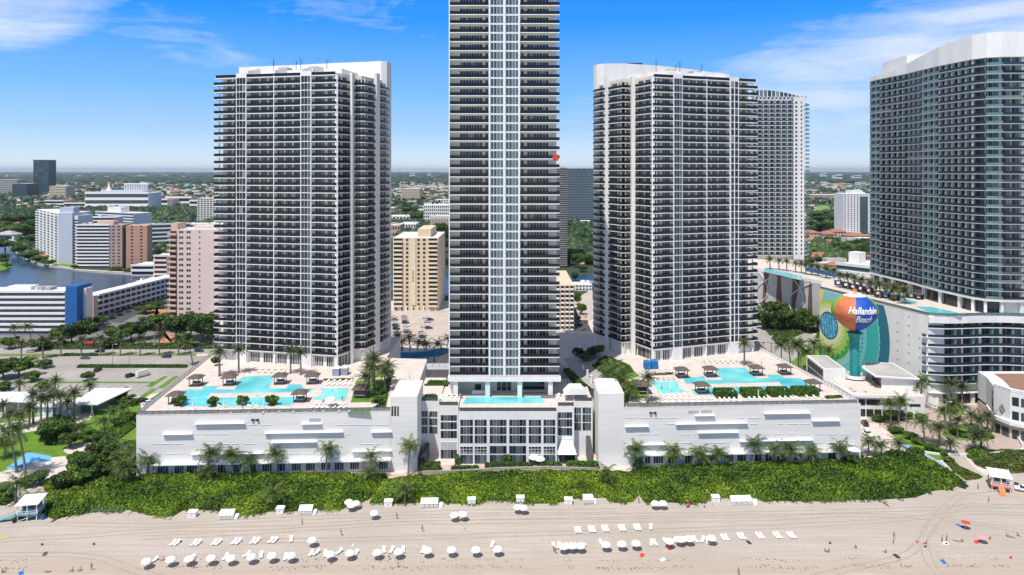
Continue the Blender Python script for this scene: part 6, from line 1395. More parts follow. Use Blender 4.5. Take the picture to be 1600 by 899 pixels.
for a, b, lab in ((562, 623, 'dark walled bar hut beside the left deck lawn'), (1005, 617, 'dark walled bar hut beside the small right pool')):
    p = G(a, b, ZD); T = Thing('bar_hut', lab, 'bar hut', tuple(p)); x, y = p.x, p.y+2
    T.part('wall', MB().box(x-1.9, x+1.9, y-1.9, y+1.9, ZD, ZD+2.9, dmetal)); T.part('roof', MB().prism([(x-2.8, y-2.8), (x+2.8, y-2.8), (x+2.8, y+2.8), (x-2.8, y+2.8)], ZD+2.9, ZD+4.0, brown, scale_top=.5))
    T.part('counter', MB().box(x-1.6, x+1.6, y-2.2, y-1.9, ZD+1, ZD+1.2, roof_grey)); T.part('hatch', MB().box(x-1.5, x+1.5, y-1.95, y-1.9, ZD+1.25, ZD+2.3, glass))
for a, b, lab, wm_ in ((530, 588, 'grey striped curtained cabana by the left tower lobby', mat('grey_stripe_canvas', (.30, .33, .40))), (1018, 578, 'blue curtained twin cabana by the right tower lobby', bluec)):
    p = G(a, b, ZD); T = Thing('curtained_cabana', lab, 'cabana', tuple(p)); x, y = p.x, p.y
    for k in range(2):
        T.part('curtain', MB().box(x-2.6+k*2.9, x-.1+k*2.9, y+.8*k, y+3+.8*k, ZD, ZD+2.7, wm_)); T.part('roof', MB().prism([(x-2.7+k*2.9, y-.1+.8*k), (x+k*2.9, y-.1+.8*k), (x+k*2.9, y+3.1+.8*k), (x-2.7+k*2.9, y+3.1+.8*k)], ZD+2.71, ZD+3.4, wm_ if wm_ is bluec else canvas, scale_top=.3))
p = G(911, 606, ZD); T = Thing('marquee', 'small white peaked tent beside the central tower lobby', 'tent', (p.x-2, p.y, 17))
x, y = 21.5, 238.5
T.part('canopy', MB().tube([(x-4, y, 20.2), (x-3, y, 21.6), (x, y, 22.4), (x+3, y, 21.6), (x+4, y, 20.2)], .01, canvas, 4).hexa([(x-4, y-3, 20), (x+4, y-3, 20), (x+4, y+3, 20), (x-4, y+3, 20), (x-2, y-3, 22), (x+2, y-3, 22), (x+2, y+3, 22), (x-2, y+3, 22)], canvas))
for sx in (-3.8, 3.8):
    for sy in (-2.8, 2.8): T.part('pole', MB().box(x+sx-.1, x+sx+.1, y+sy-.1, y+sy+.1, 17, 20, white2))
for i, (a, b) in enumerate(((918, 590), (924, 599), (930, 606), (911, 583))):
    p = G(a, b, ZD); o = obj('bollard_column', MB().prism([(p.x+.4*math.cos(q), p.y+.4*math.sin(q)) for q in np.linspace(0, 6.28, 9)[:-1]], ZD, ZD+2.6, white2).prism([(p.x+.5*math.cos(q), p.y+.5*math.sin(q)) for q in np.linspace(0, 6.28, 9)[:-1]], ZD+2.6, ZD+2.75, white2), None, tuple(p)); tag(o, '%s white bollard column from the back on the shaded plaza' % ordw([1, 2, 3, 0][i]), 'bollard', 'columns on the shaded plaza')  # plain white columns with a wider cap

# ------------------------------------------------------------------ sun loungers and parasols
lg = thing('sun_lounger', 'x', 'sun lounger')
obj('seat', MB().box(-.35, .35, -1.0, .35, .26, .36, canvas), lg)
obj('backrest', MB().hexa([(-.35, .35, .26), (.35, .35, .26), (.35, 1.0, .74), (-.35, 1.0, .74), (-.35, .35, .36), (.35, .35, .36), (.35, .96, .84), (-.35, .96, .84)], canvas), lg)
for sx in (-.3, .3):
    for sy in (-.85, .3): obj('leg', MB().box(sx-.04, sx+.04, sy-.04, sy+.04, 0, .26, white2), lg)
LG = Proto(lg)
def lounger(px, row, z, rz, lab, grp): p = G(px, row, z); LG.put((p.x, p.y, z), rz, 1.1 if z < 1 else .92, lab, grp)
um = thing('parasol', 'x', 'parasol'); obj('pole', MB().tube([(0, 0, 0), (0, 0, 2.5)], .035, white2, 6), um)
cn = MB(); s8 = 10; rg = [(1.38, 1.62), (1.38, 1.78), (1.2, 2.12), (.85, 2.42), (.42, 2.60), (.02, 2.68)]; cn.lathe(rg, canvas, s8); cn.lathe([(1.36, 1.62), (1.34, 1.75), (.8, 2.36), (.02, 2.6)][::-1], canvas, s8)
for i in range(s8):
    a0_ = 2*math.pi*i/s8; cn.tube([((r_+.012)*math.cos(a0_), (r_+.012)*math.sin(a0_), z_+.01) for r_, z_ in rg[1:]], .018, roof_grey, 4)
obj('canopy', cn, um); obj('finial', MB().tube([(0, 0, 2.5), (0, 0, 2.66)], .05, white2, 6), um); UM = Proto(um)
def umbrella(px, row, lab, grp, z=0.0, s=.93): p = G(px, row, z+2.2); UM.put((p.x, p.y, z), random.uniform(0, 1), s, lab, grp)
for i, (a, b) in enumerate([(229, 874), (267, 871), (296, 870), (330, 869), (361, 869), (393, 867), (425, 865), (455, 865), (516, 863), (547, 861), (590, 860), (623, 859), (668, 857), (706, 856), (744, 856), (778, 855)]): umbrella(a, b, '%s white parasol from the left in the left front row' % ordw(i), 'white parasols in the left front row')
for i, (a, b) in enumerate([(881, 851), (894, 850), (907, 850), (947, 848), (972, 847), (994, 846), (1046, 843), (1063, 840), (1077, 839), (1112, 838)]): umbrella(a, b, '%s white parasol from the left in the right front row' % ordw(i), 'white parasols in the right front row')
for a, b, l in ((488, 841, 'lone white parasol behind the left front row'), (545, 782, 'left parasol of the trio at the thicket edge'), (549, 787, 'front parasol of the trio at the thicket edge'), (556, 784, 'right parasol of the trio at the thicket edge'), (585, 799, 'single white parasol on the upper beach near a beach access'),
                (710, 802, 'left one of two white parasols standing together mid beach'), (724, 801, 'right one of two white parasols standing together mid beach'), (809, 790, 'left one of two touching parasols before the small hut'), (818, 791, 'right one of two touching parasols before the small hut'), (1024, 784, 'left parasol of the pair beside the right beach access'), (1036, 784, 'right parasol of the pair beside the right beach access')): umbrella(a, b, l, 'parasols on the upper beach')
for a, b, m_, l in ((1509, 815, red, 'orange red parasol tilted on the right beach'), (1536, 837, pinkf, 'pink parasol on the right beach beside a red towel')):
    p = G(a, b, 2.0); T = Thing('parasol', l, 'parasol', (p.x, p.y, 0)); T.part('pole', MB().tube([(p.x, p.y, 0), (p.x, p.y, 2.1)], .03, white2, 5)); mb = MB()
    for i in range(8):
        a0_, a1_ = math.pi/4*i, math.pi/4*(i+1); c_ = [(p.x+1.2*math.cos(q), p.y+1.2*math.sin(q), 1.75) for q in (a0_, a1_)]; mb.poly([c_[0], c_[1], (p.x, p.y, 2.2)], m_); mb.poly([c_[1], c_[0], (p.x, p.y, 2.14)], m_)
    T.part('canopy', mb)
k_ = 0
for i, (a, b) in enumerate([(273, 851), (306, 851), (338, 850), (369, 849), (398, 848), (426, 847)]):
    for s in (-3.2, 3.2): lounger(a+s, b, 0, R(-14), 'white lounger, %s one of the %s pair from the left in the back row' % ('left' if s < 0 else 'right', ordw(i)), 'paired white loungers left beach')
for i, (a, b) in enumerate([(903, 831), (925, 830), (946, 829), (972, 828), (996, 827)]):
    for s in (-2.8, 2.8): lounger(a+s, b, 0, R(8), 'white lounger, %s one of the %s pair from the left in the middle row' % ('left' if s < 0 else 'right', ordw(i)), 'paired white loungers mid beach')
for i, (a, b) in enumerate([(1133, 843), (1159, 841), (1188, 840), (1215, 839.5), (1237, 839.5)]):
    for s in (-2.8, 2.8): lounger(a+s, b, 0, R(12), 'white lounger, %s one of the %s pair from the left on the right beach' % ('left' if s < 0 else 'right', ordw(i)), 'paired white loungers right beach')
for i, (a, b) in enumerate([(408, 870), (446, 873), (455, 845), (486, 867), (494, 866), (508, 868), (529, 865), (556, 867), (600, 862), (612, 862), (630, 862), (661, 862), (769, 854), (866, 856), (873, 855), (886, 857), (899, 857), (911, 857), (940, 851), (1017, 826), (1018, 851), (1024, 851), (1040, 849), (1054, 847), (1068, 847), (1087, 846), (1098, 846), (1106, 848), (385, 869), (352, 873), (302, 875), (717, 807), (240, 878)]):
    lounger(a, b, 0, R(random.choice([-30, -10, 8, 15])), '%s single white lounger from the list of those beside parasols' % ordw(i) if 0 else '%s white lounger from the left beside the front parasols' % ordw(sorted([(408), 446, 455, 486, 494, 508, 529, 556, 600, 612, 630, 661, 769, 866, 873, 886, 899, 911, 940, 1017, 1018, 1024, 1040, 1054, 1068, 1087, 1098, 1106, 385, 352, 302, 717, 240]).index(a)), 'white loungers beside the parasols')
def block(L_, lab, grp, z=ZD):
    c = 0
    for x0, x1, n, row, rz in L_:
        n = max(2, int(n*.72))
        for i in range(n):
            c += 1; lounger(x0+(x1-x0)*i/max(1, n-1), row+(-.012*(i*(x1-x0)/max(1, n-1)) if 0 else 0), z, R(rz+random.uniform(-8, 8)), '%s pool lounger in order on the %s' % (ordw(c-1), lab), grp)
block([(400, 440, 8, 578, 170), (404, 444, 8, 582.5, 170), (512, 548, 8, 597, -20), (512, 546, 7, 602, -20), (268, 300, 4, 645.5, 10), (300, 318, 3, 641, 80), (345, 362, 3, 645, 10), (388, 412, 4, 645, 10), (436, 458, 4, 644, 20), (343, 352, 2, 636, 60), (390, 402, 2, 636, 60)], 'left deck from the back', 'loungers on the left pool deck')
block([(492, 538, 10, 633, -30), (488, 538, 10, 638, -30), (476, 505, 5, 643, 15), (530, 545, 3, 643, 15)], 'terrace before the small left pool', 'loungers at the small left pool')
block([(1100, 1150, 10, 565, 175), (1102, 1146, 9, 568, 175), (1030, 1050, 5, 577, 10), (1020, 1050, 7, 591, -160), (1020, 1052, 7, 594, -160), (1036, 1080, 9, 619, 25), (1038, 1110, 13, 624, 25), (1042, 1104, 11, 630, 20)], 'right deck from the back', 'loungers on the right pool deck')
block([(1126, 1156, 7, 625.5, 10), (1128, 1158, 6, 629.5, 10), (1172, 1204, 7, 624.5, 10), (1220, 1246, 6, 623.5, 10), (1262, 1284, 5, 622, 10)], 'strip before the big right deck hedges', 'loungers before the big hedges')
block([(690, 714, 6, 620.5, 20), (690, 712, 5, 624.5, 20), (872, 892, 5, 619, -20), (872, 894, 5, 623, -20)], 'clubhouse roof beside the narrow pool', 'loungers on the clubhouse roof', 17.72)
for i, (a, b) in enumerate([(295, 622), (401, 620), (301, 640), (350, 637), (396, 640), (412, 640), (504, 628), (517, 612), (1032, 607), (1048, 612), (1062, 612), (1145, 622), (1185, 622), (1226, 620)]):
    p = G(a, b, ZD); o = obj('closed_parasol', MB().tube([(p.x, p.y, ZD), (p.x, p.y, ZD+.9), (p.x, p.y, ZD+2.3), (p.x, p.y, ZD+2.8)], [.05, .22, .14, .03], canvas, 7), None, tuple(p)); tag(o, '%s closed white parasol in order along the pool decks' % ordw(i), 'parasol', 'closed parasols on the pool decks')
p = G(517, 636, ZD); UM.put((p.x, p.y, ZD), 0, 1.3, 'open white parasol on the left deck before the small pool', 'open deck parasols')
p = G(858, 724, .1); UM.put((p.x-5, p.y-1, .1), 0, 1.25, 'open white parasol before the clubhouse doors', 'open terrace parasols'); UM.put((p.x-3.0, p.y-2, .1), 0, 1.2, 'second open white parasol touching another before the clubhouse doors', 'open terrace parasols')

# ------------------------------------------------------------------ beach cabanas, boxes
cb = thing('lounger_store', 'x', 'lounger stack'); W_ = 4.0
obj('cover', MB().hexa([(-2, -.75, 1.0), (2, -.75, 1.0), (2, .75, 1.5), (-2, .75, 1.5), (-1.95, -.6, 1.35), (1.95, -.6, 1.35), (1.95, .7, 1.9), (-1.95, .7, 1.9)], canvas), cb)
for i in range(4): obj('stack', MB().box(-1.95+i, -1.1+i, -.7, .7, .1, 1.02, canvas).box(-1.9+i, -1.15+i, -.72, -.69, .2, .25, dmetal).box(-1.9+i, -1.15+i, -.72, -.69, .5, .55, dmetal).box(-1.9+i, -1.15+i, -.72, -.69, .8, .85, dmetal), cb)
obj('loose_cushion', MB().hexa([(2.1, -.8, 0), (2.9, -.8, 0), (3.1, .5, 0), (2.3, .5, 0), (2.1, -.8, .3), (2.9, -.8, .3), (3.1, .5, .9), (2.3, .5, .9)], canvas), cb)
CB_ = Proto(cb)
for a, b, s, l in ((355, 810, 1.0, 'stack of white loungers under canvas, farthest left on the beach'), (478, 803, .95, 'stack of white loungers under canvas left of the parasol trio'), (671, 792, 1.25, 'wide stack of white loungers beside the low palm'), (919, 786, .75, 'short stack of white loungers right of the small huts'), (1158, 788, 1.5, 'widest stack of white loungers on the right beach')):
    p = G(a, b); CB_.put((p.x, p.y, 0), R(2), (s, 1.15, 1.15), l, 'covered lounger stacks')
kb = thing('towel_box', 'x', 'storage box'); obj('body', MB().box(-1.1, 1.1, -.6, .6, 0, 1.1, white2), kb); obj('lid', MB().hexa([(-1.2, -.7, 1.1), (1.2, -.7, 1.1), (1.2, .7, 1.3), (-1.2, .7, 1.3), (-1.2, -.7, 1.2), (1.2, -.7, 1.2), (1.2, .7, 1.4), (-1.2, .7, 1.4)], canvas), kb); obj('handle', MB().box(-.2, .2, -.66, -.6, .5, .56, dmetal), kb)
KB = Proto(kb)
for i, (a, b) in enumerate(((301, 807), (438, 801), (607, 790), (737, 787), (813, 784), (888, 787), (1118, 783))): p = G(a, b); KB.put((p.x, p.y, 0), R(random.uniform(-4, 4)), (1, 1.2, 1.15), '%s white storage box from the left along the thicket edge' % ordw(i), 'white storage boxes at the thicket edge')
# ------------------------------------------------------------------ lifeguard huts
def hut(label, px, base, wallm_, trim, rz, ramp):
    p = G(px, base); T = thing('lifeguard_hut', label, 'lifeguard hut', (p.x, p.y, 0), rz)
    obj('deck', MB().box(-2.6, 2.6, -3.2, 2.2, 1.5, 1.7, trim), T)
    for x in (-2.3, 0, 2.3):
        for y in (-2.9, 1.9): obj('post', MB().box(x-.1, x+.1, y-.1, y+.1, 0, 4.4 if y < 0 or x else 1.5, white2), T)
    for a, b in (((-2.3, -2.9, .1), (2.3, -2.9, 1.4)), ((2.3, -2.9, .1), (2.3, 1.9, 1.4))): obj('brace', MB().tube([a, b], .07, white2, 5), T)
    c = obj('cabin', MB().box(-1.8, 1.8, -1.4, 2.0, 1.7, 4.3, wallm_), T)
    obj('window', MB().box(-1.5, -.1, -1.46, -1.4, 2.6, 3.7, glass).box(.1, 1.5, -1.46, -1.4, 2.6, 3.7, glass).box(1.8, 1.86, -1.0, 1.4, 2.7, 3.7, glass).box(-1.86, -1.8, -1.0, 1.4, 2.7, 3.7, glass), c)
    m = MB(); 
    for z in (2.1, 2.6): m.box(-2.6, 2.6, -3.2, -3.12, z, z+.1, white2).box(-2.6, -2.52, -3.2, 2.2, z, z+.1, white2).box(2.52, 2.6, -3.2, 2.2, z, z+.1, white2)
    for i in range(8): m.box(-2.6+i*.73, -2.5+i*.73, -3.2, -3.12, 1.7, 2.7, white2)
    obj('railing', m, T)
    obj('roof', MB().hexa([(-2.9, -3.4, 4.3), (2.9, -3.4, 4.3), (2.9, 2.6, 4.7), (-2.9, 2.6, 4.7), (-2.9, -3.4, 4.5), (2.9, -3.4, 4.5), (2.9, 2.6, 4.9), (-2.9, 2.6, 4.9)], white2), T)
    if ramp: obj('ramp', MB().hexa([(-8.2, -2.6, .02), (-2.6, -2.6, 1.5), (-2.6, -1.2, 1.5), (-8.2, -1.2, .02), (-8.2, -2.6, .15), (-2.6, -2.6, 1.68), (-2.6, -1.2, 1.68), (-8.2, -1.2, .15)], trim).tube([(-8.2, -2.6, .9), (-2.6, -2.6, 2.5)], .06, trim, 5).tube([(-8.2, -1.2, .9), (-2.6, -1.2, 2.5)], .06, trim, 5), T)
    else: obj('stairs', MB().hexa([(-.8, -5.6, .02), (.8, -5.6, .02), (.8, -3.2, 1.5), (-.8, -3.2, 1.5), (-.8, -5.6, .2), (.8, -5.6, .2), (.8, -3.2, 1.69), (-.8, -3.2, 1.69)], trim), T)
    return T
hut('turquoise lifeguard hut with a white sloping roof and a long blue ramp', 50, 806, tealw, tealw, R(12), True)
hut('white lifeguard hut with orange decking on the right beach', 1561, 763, white2, orangew, R(-24), False)
# ------------------------------------------------------------------ vehicles
def make_car(col, kind='car'):
    T = thing('parked_car', 'x', 'car'); L2, W2 = 2.25, .9; hz = {'car': 1.42, 'suv': 1.72, 'van': 2.4, 'pickup': 1.8}[kind]
    pr = {'car': [(-2.25, .35), (-2.2, .85), (-1.3, .95), (1.6, .95), (2.2, .8), (2.25, .35)], 'suv': [(-2.3, .4), (-2.25, 1.0), (1.3, 1.05), (2.2, .95), (2.3, .4)], 'van': [(-2.6, .4), (-2.6, 1.3), (1.7, 1.3), (2.4, 1.0), (2.5, .4)], 'pickup': [(-2.7, .45), (-2.7, 1.05), (1.3, 1.1), (2.5, 1.0), (2.6, .45)]}[kind]
    def loft(prof, w0, w1, m):
        mb = MB(); n = len(prof); a = [(x, -(w0 if z < .95 else w1), z) for x, z in prof]; b = [(x, (w0 if z < .95 else w1), z) for x, z in prof]
        mb.poly(a, m); mb.poly(b[::-1], m)
        for i in range(n): j = (i+1) % n; mb.poly([a[j], a[i], b[i], b[j]], m)
        return mb
    body = obj('body', loft(pr, .9, .86, col), T)
    cabp = {'car': (-1.75, -1.15, .55, 1.15), 'suv': (-2.2, -1.9, .5, 1.1), 'van': (-2.6, -2.5, 1.2, 1.7), 'pickup': (-.6, -.4, .7, 1.2)}[kind]; zb_ = pr[1][1] if kind != 'car' else .92
    x0, x1, x2, x3 = cabp; cab = MB().hexa([(x0, -.84, zb_), (x3, -.84, zb_), (x3, .84, zb_), (x0, .84, zb_), (x1, -.68, hz-.05), (x2, -.68, hz-.05), (x2, .68, hz-.05), (x1, .68, hz-.05)], carglass if kind != 'van' else col); obj('windows', cab, T)
    obj('roof', MB().hexa([(x1-.08, -.72, hz-.05), (x2+.08, -.72, hz-.05), (x2+.08, .72, hz-.05), (x1-.08, .72, hz-.05), (x1, -.64, hz+.02), (x2, -.64, hz+.02), (x2, .64, hz+.02), (x1, .64, hz+.02)], col), T)
    for sx in (-1.4, 1.45):
        for sy in (-1, 1): obj('wheel', MB().tube([(sx, sy*.78, .33), (sx, sy*.93, .33)], .33, tyre, 12).tube([(sx, sy*.93, .33), (sx, sy*.945, .33)], .19, roof_grey, 8), T)
    for sy in (-.6, .6): obj('headlight', MB().box(pr[-1][0]-.1, pr[-1][0]+.01, sy-.18, sy+.18, .62, .76, white2), T); obj('tail_light', MB().box(pr[0][0]-.01, pr[0][0]+.1, sy-.18, sy+.18, .66, .8, red), T)
    return Proto(T)
def cpaint(n, c): return mat('car_paint_'+n, c, .25, .03, 1, spec=.6)
CARS = {k: make_car(cpaint(k, c), kd) for k, c, kd in (('white', (.75, .75, .75), 'car'), ('black', (.015, .015, .017), 'suv'), ('silver', (.42, .43, .44), 'car'), ('blue', (.03, .06, .16), 'suv'), ('grey', (.12, .125, .13), 'car'), ('red', (.45, .03, .02), 'car'))}
VAN = make_car(cpaint('van', (.72, .70, .62)), 'van'); PICK = make_car(cpaint('pick', (.74, .74, .74)), 'pickup')
def car(col, px, row, rz, lab, grp, z=.12): p = G(px, row, z); CARS[col].put((p.x, p.y, z), R(rz), 1, lab, grp)
for c, a, b, r, l in (('silver', 48, 550.5, 0, 'silver car on the far carriageway before the slab hotel'), ('black', 156, 550.5, 180, 'black car on the far carriageway at the middle palms'), ('white', 25, 565, 0, 'white car at the left edge of the near carriageway'), ('grey', 133, 561, 0, 'grey car on the near carriageway beside the hedge'), ('blue', 260, 559, 180, 'dark blue car on the near carriageway nearest the crossing'),
                      ('blue', 311, 550, 0, 'dark blue car on the far carriageway nearest the left tower'), ('silver', 243, 542, 20, 'silver car leaving the terracotta forecourt')): car(c, a, b, r, l, 'cars driving on the coast road')
for c, a, b, r, l in (('black', 204, 589, 60, 'black car parked mid left car park with a white nose'), ('black', 153, 580, 90, 'dark car parked by the hedge in the left car park'), ('blue', 47, 592, 10, 'dark car in the shade of the left car park trees'), ('black', 8, 611, 10, 'dark car at the left edge in the lower car park row'), ('grey', 85, 614, 10, 'silver grey car behind the date palms in the lower lot'),
                      ('black', 144, 621, 5, 'dark car beside the white canopy roof'), ('white', 233, 631, 55, 'white car beside the podium edge of the left car park'), ('black', 222, 628, 55, 'black car next to the white one at the podium edge')): car(c, a, b, r, l, 'cars in the left car park')
p = G(224, 588, .12); VAN.put((p.x, p.y, .12), R(60), 1.25, 'cream box van parked in the left car park', None, 'van')
cols = ['white', 'black', 'silver', 'blue', 'grey', 'white', 'silver', 'black', 'white', 'red']
for i in range(14): car(cols[i % 9], 2+i*8.2, 537+(i % 3)*1.2, 90+random.uniform(-6, 6), '%s car from the left parked before the slab hotel' % ordw(i), 'cars before the slab hotel')
for i in range(16):
    t = i/15; car(cols[(i*3+1) % 9], 150+t*92+(i % 2)*7, 505-t*40+(i % 2)*2, 60+random.uniform(-8, 8), '%s car from the front along the canal side street' % ordw(i), 'cars along the canal side street')
for i in range(13): car(cols[(i*2) % 9], 616+(i % 2)*16+(i//2)*.8, 496+(i//2)*4.8, 8, '%s car from the back in the left columns of the middle car park' % ordw(i), 'cars in the middle car park')
for i, (a, b) in enumerate(((665, 498), (672, 501), (668, 504), (662, 512), (670, 514), (659, 521), (663, 524), (660, 528))): car(cols[(i*3) % 9], a, b, 8, '%s car from the back in the right columns of the middle car park' % ordw(i), 'cars in the middle car park right side')
for i, (a, b, c) in enumerate(((908, 488, 'silver'), (914, 496, 'white'), (916, 504, 'red'), (906, 508, 'blue'), (912, 515, 'grey'), (905, 498, 'black'))): car(c, a, b, 70, '%s car from the back in the right gap street' % ordw(i), 'cars in the right gap street')
for c, a, b, r, l in (('white', 1210, 528, -35, 'white car turning at the junction right of the right tower'), ('black', 1195, 509, -60, 'dark car farther up the road right of the right tower'), ('white', 1354, 676, 80, 'white car in the lane beside the podium corner'), ('black', 1351, 664, 80, 'black car in the lane beside the podium corner'), ('white', 1547, 636, 0, 'white car under palms at the hotel entrance'), ('grey', 1252, 616, 60, 'dark car beside the right podium balustrade')): car(c, a, b, r, l, None)
p = G(1356, 681, .12); PICK.put((p.x, p.y, .12), R(100), 1, 'white pickup truck in the lane below the podium corner', None, 'pickup truck')
p = G(1596, 768, .05); PICK.put((p.x+1, p.y, .05), R(150), 1, 'white pickup truck at the right edge beside the lifeguard hut', None, 'pickup truck')
for a, b, l in ((28, 814, 'black beach buggy parked below the turquoise lifeguard hut'), (1506, 762, 'black beach buggy at the foot of the blue path')):
    p = G(a, b); T = thing('beach_buggy', l, 'buggy', (p.x, p.y, 0), R(40)); obj('body', MB().hexa([(-1.4, -.7, .45), (1.4, -.6, .45), (1.4, .6, .45), (-1.4, .7, .45), (-1.4, -.7, .95), (1.2, -.5, .85), (1.2, .5, .85), (-1.4, .7, .95)], dmetal), T)
    obj('roof', MB().box(-.7, .5, -.6, .6, 1.75, 1.85, dmetal), T); m = MB()
    for x in (-.65, .45):
        for y in (-.55, .55): m.box(x-.04, x+.04, y-.04, y+.04, .9, 1.76, dmetal)
    obj('roll_cage', m, T); obj('seat', MB().box(-.5, 0, -.5, .5, .95, 1.3, tyre), T)
    for x in (-.95, .95):
        for y in (-.75, .75): obj('wheel', MB().tube([(x, y-.12, .32), (x, y+.12, .32)], .32, tyre, 10), T)
# ------------------------------------------------------------------ people
def body_mesh(verts, edges, radii, name):
    me = bpy.data.meshes.new(name); me.from_pydata(verts, edges, []); o = bpy.data.objects.new(name, me); COL.objects.link(o)
    md = o.modifiers.new('s', 'SKIN'); sv = me.skin_vertices[0].data
    for i, r in enumerate(radii): sv[i].radius = (r, r); sv[i].use_root = (i == 0)
    md.use_smooth_shade = True; s2 = o.modifiers.new('b', 'SUBSURF'); s2.levels = 1; s2.render_levels = 1
    bpy.context.view_layer.update(); dg = bpy.context.evaluated_depsgraph_get(); r = bpy.data.meshes.new_from_object(o.evaluated_get(dg)); bpy.data.objects.remove(o); r.name = name
    return r
def person_proto(pose, top_m, bot_m):
    T = thing('person', 'x', 'person')
    if pose == 'stand': J = [(0, 0, .93), (0, .01, 1.15), (0, 0, 1.42), (0, 0, 1.53), (0, -.02, 1.66), (.1, 0, .88), (.13, -.03, .48), (.13, .03, .08), (.13, -.1, .03), (-.1, 0, .88), (-.12, .08, .48), (-.13, .16, .08), (-.13, .04, .03), (.19, 0, 1.4), (.26, .02, 1.12), (.25, -.1, .86), (-.19, 0, 1.4), (-.26, .0, 1.12), (-.27, -.08, .86)]
    elif pose == 'sit': J = [(0, 0, .14), (0, .04, .36), (0, .06, .6), (0, .06, .7), (0, .03, .84), (.1, -.05, .13), (.13, -.38, .42), (.13, -.65, .07), (.13, -.78, .05), (-.1, -.05, .13), (-.13, -.42, .36), (-.13, -.72, .07), (-.13, -.84, .05), (.19, .06, .58), (.25, .1, .34), (.22, -.06, .14), (-.19, .06, .58), (-.25, .1, .34), (-.24, -.1, .18)]
    else: J = [(0, 0, .14), (0, .22, .15), (0, .5, .16), (0, .6, .17), (0, .74, .2), (.1, -.05, .13), (.14, -.47, .16), (.14, -.9, .1), (.14, -.98, .16), (-.1, -.05, .13), (-.16, -.45, .13), (-.16, -.88, .1), (-.16, -.96, .16), (.2, .48, .15), (.3, .24, .1), (.28, 0, .08), (-.2, .48, .15), (-.32, .3, .1), (-.3, .08, .08)]
    E = [(0, 1), (1, 2), (2, 3), (3, 4), (0, 5), (5, 6), (6, 7), (7, 8), (0, 9), (9, 10), (10, 11), (11, 12), (2, 13), (13, 14), (14, 15), (2, 16), (16, 17), (17, 18)]
    Rr = [.13, .12, .13, .055, .105, .09, .065, .04, .04, .09, .065, .04, .04, .055, .042, .035, .055, .042, .035]
    me = body_mesh(J, E, Rr, 'body'); me.materials.append(skin); link('body', me, T)
    h_ = Vector(J[4]); up = (Vector(J[4])-Vector(J[3])).normalized(); obj('hair', MB().tube([h_+up*.0+Vector((0, .03, 0)), h_+up*.06+Vector((0, .02, 0)), h_+up*.12], [.105, .1, .04], hairm, 8), T)
    a, b = Vector(J[0]), Vector(J[1]); obj('swimwear' if bot_m is not dmetal else 'shorts', MB().tube([a-(b-a)*.35, a, a+(b-a)*.45], [.15, .165, .145], bot_m, 8), T)
    if top_m: a, b = Vector(J[1]), Vector(J[2]); obj('shirt', MB().tube([a-(b-a)*.3, a, b, b+(b-a)*.1], [.14, .145, .16, .1], top_m, 8), T)
    return Proto(T)
PP = {'stand_dark': person_proto('stand', None, dmetal), 'stand_white': person_proto('stand', canvas, bluec), 'sit': person_proto('sit', None, red), 'lie': person_proto('lie', None, bluec), 'lie2': person_proto('lie', None, dmetal)}
def person(k, px, row, lab, z=0.03, rz=None, s=1.0): p = G(px, row, z); PP[k].put((p.x, p.y, z), R(rz if rz is not None else random.uniform(0, 360)), s, lab, None)
for k, a, b, l in (('stand_dark', 472, 820, 'person in dark shorts walking on the open sand left of centre'), ('stand_dark', 533, 837, 'person walking right of the lone parasol'), ('stand_dark', 620, 811, 'person in dark shorts walking near the low palm shadow'), ('stand_dark', 660, 831, 'person walking alone on the sand above the middle parasols'),
                   ('stand_dark', 516, 882, 'person standing seaward of the left front parasols'), ('stand_dark', 622, 887, 'person in dark shorts nearest the bottom of the photo at the centre'), ('stand_white', 608, 875, 'small person in a white shirt near the front centre'), ('stand_dark', 865, 862, 'left person of the couple at the three touching parasols'), ('stand_dark', 868, 865, 'right person of the couple at the three touching parasols'),
                   ('stand_dark', 1154, 899, 'person cut by the bottom edge right of centre'), ('stand_dark', 1397, 842, 'person behind another on the open right beach'), ('stand_white', 1396, 849, 'person in a white shirt in front of another on the right beach'), ('stand_dark', 1472, 847, 'left one of two people standing by white towels'), ('stand_dark', 1479, 846, 'right one of two people standing by white towels'),
                   ('stand_dark', 1528, 765, 'person walking down from the sand path'), ('stand_dark', 998, 786, 'person at the right beach access'), ('stand_dark', 564, 792, 'person beside the parasol trio'), ('stand_dark', 1545, 785, 'person before the white lifeguard hut'), ('stand_dark', 143, 891, 'person standing at the lower left of the beach'),
                   ('sit', 1289, 862, 'left one of two people sitting on a towel'), ('sit', 1295, 863, 'right one of two people sitting on a towel'), ('sit', 1337, 857, 'person sitting alone left of the standing couple'), ('sit', 1384, 864, 'person sitting alone below the standing couple'), ('lie', 1433, 848, 'person lying on a pink towel on the right beach'), ('sit', 1447, 850, 'person sitting beside the pink towel'),
                   ('lie2', 1494, 846, 'person lying left of the pink parasol'), ('sit', 1503, 847, 'person sitting left of the pink parasol'), ('sit', 1573, 838, 'left one of the group at the right edge'), ('lie', 1581, 840, 'person lying in the group at the right edge'), ('sit', 1590, 837, 'right one of the group at the right edge'), ('lie', 1547, 841, 'person lying right of the pink parasol'),
                   ('lie2', 74, 894, 'person lying on a pink towel at the lower left'), ('sit', 113, 893, 'left one of two sitting people at the lower left'), ('sit', 126, 892, 'right one of two sitting people at the lower left'), ('sit', 4, 895, 'person cut by the lower left corner'), ('sit', 255, 876, 'person sitting beside the second parasol'), ('sit', 1185, 837, 'person on the loungers of the right beach'),
                   ('stand_white', 28, 811, 'person in a white shirt by the beach buggy'), ('stand_dark', 1375, 668, 'person walking on the lane beside the podium corner'), ('stand_dark', 1424, 692, 'person at the top of the blue path')): person(k, a, b, l, .03 if b > 700 else .15)

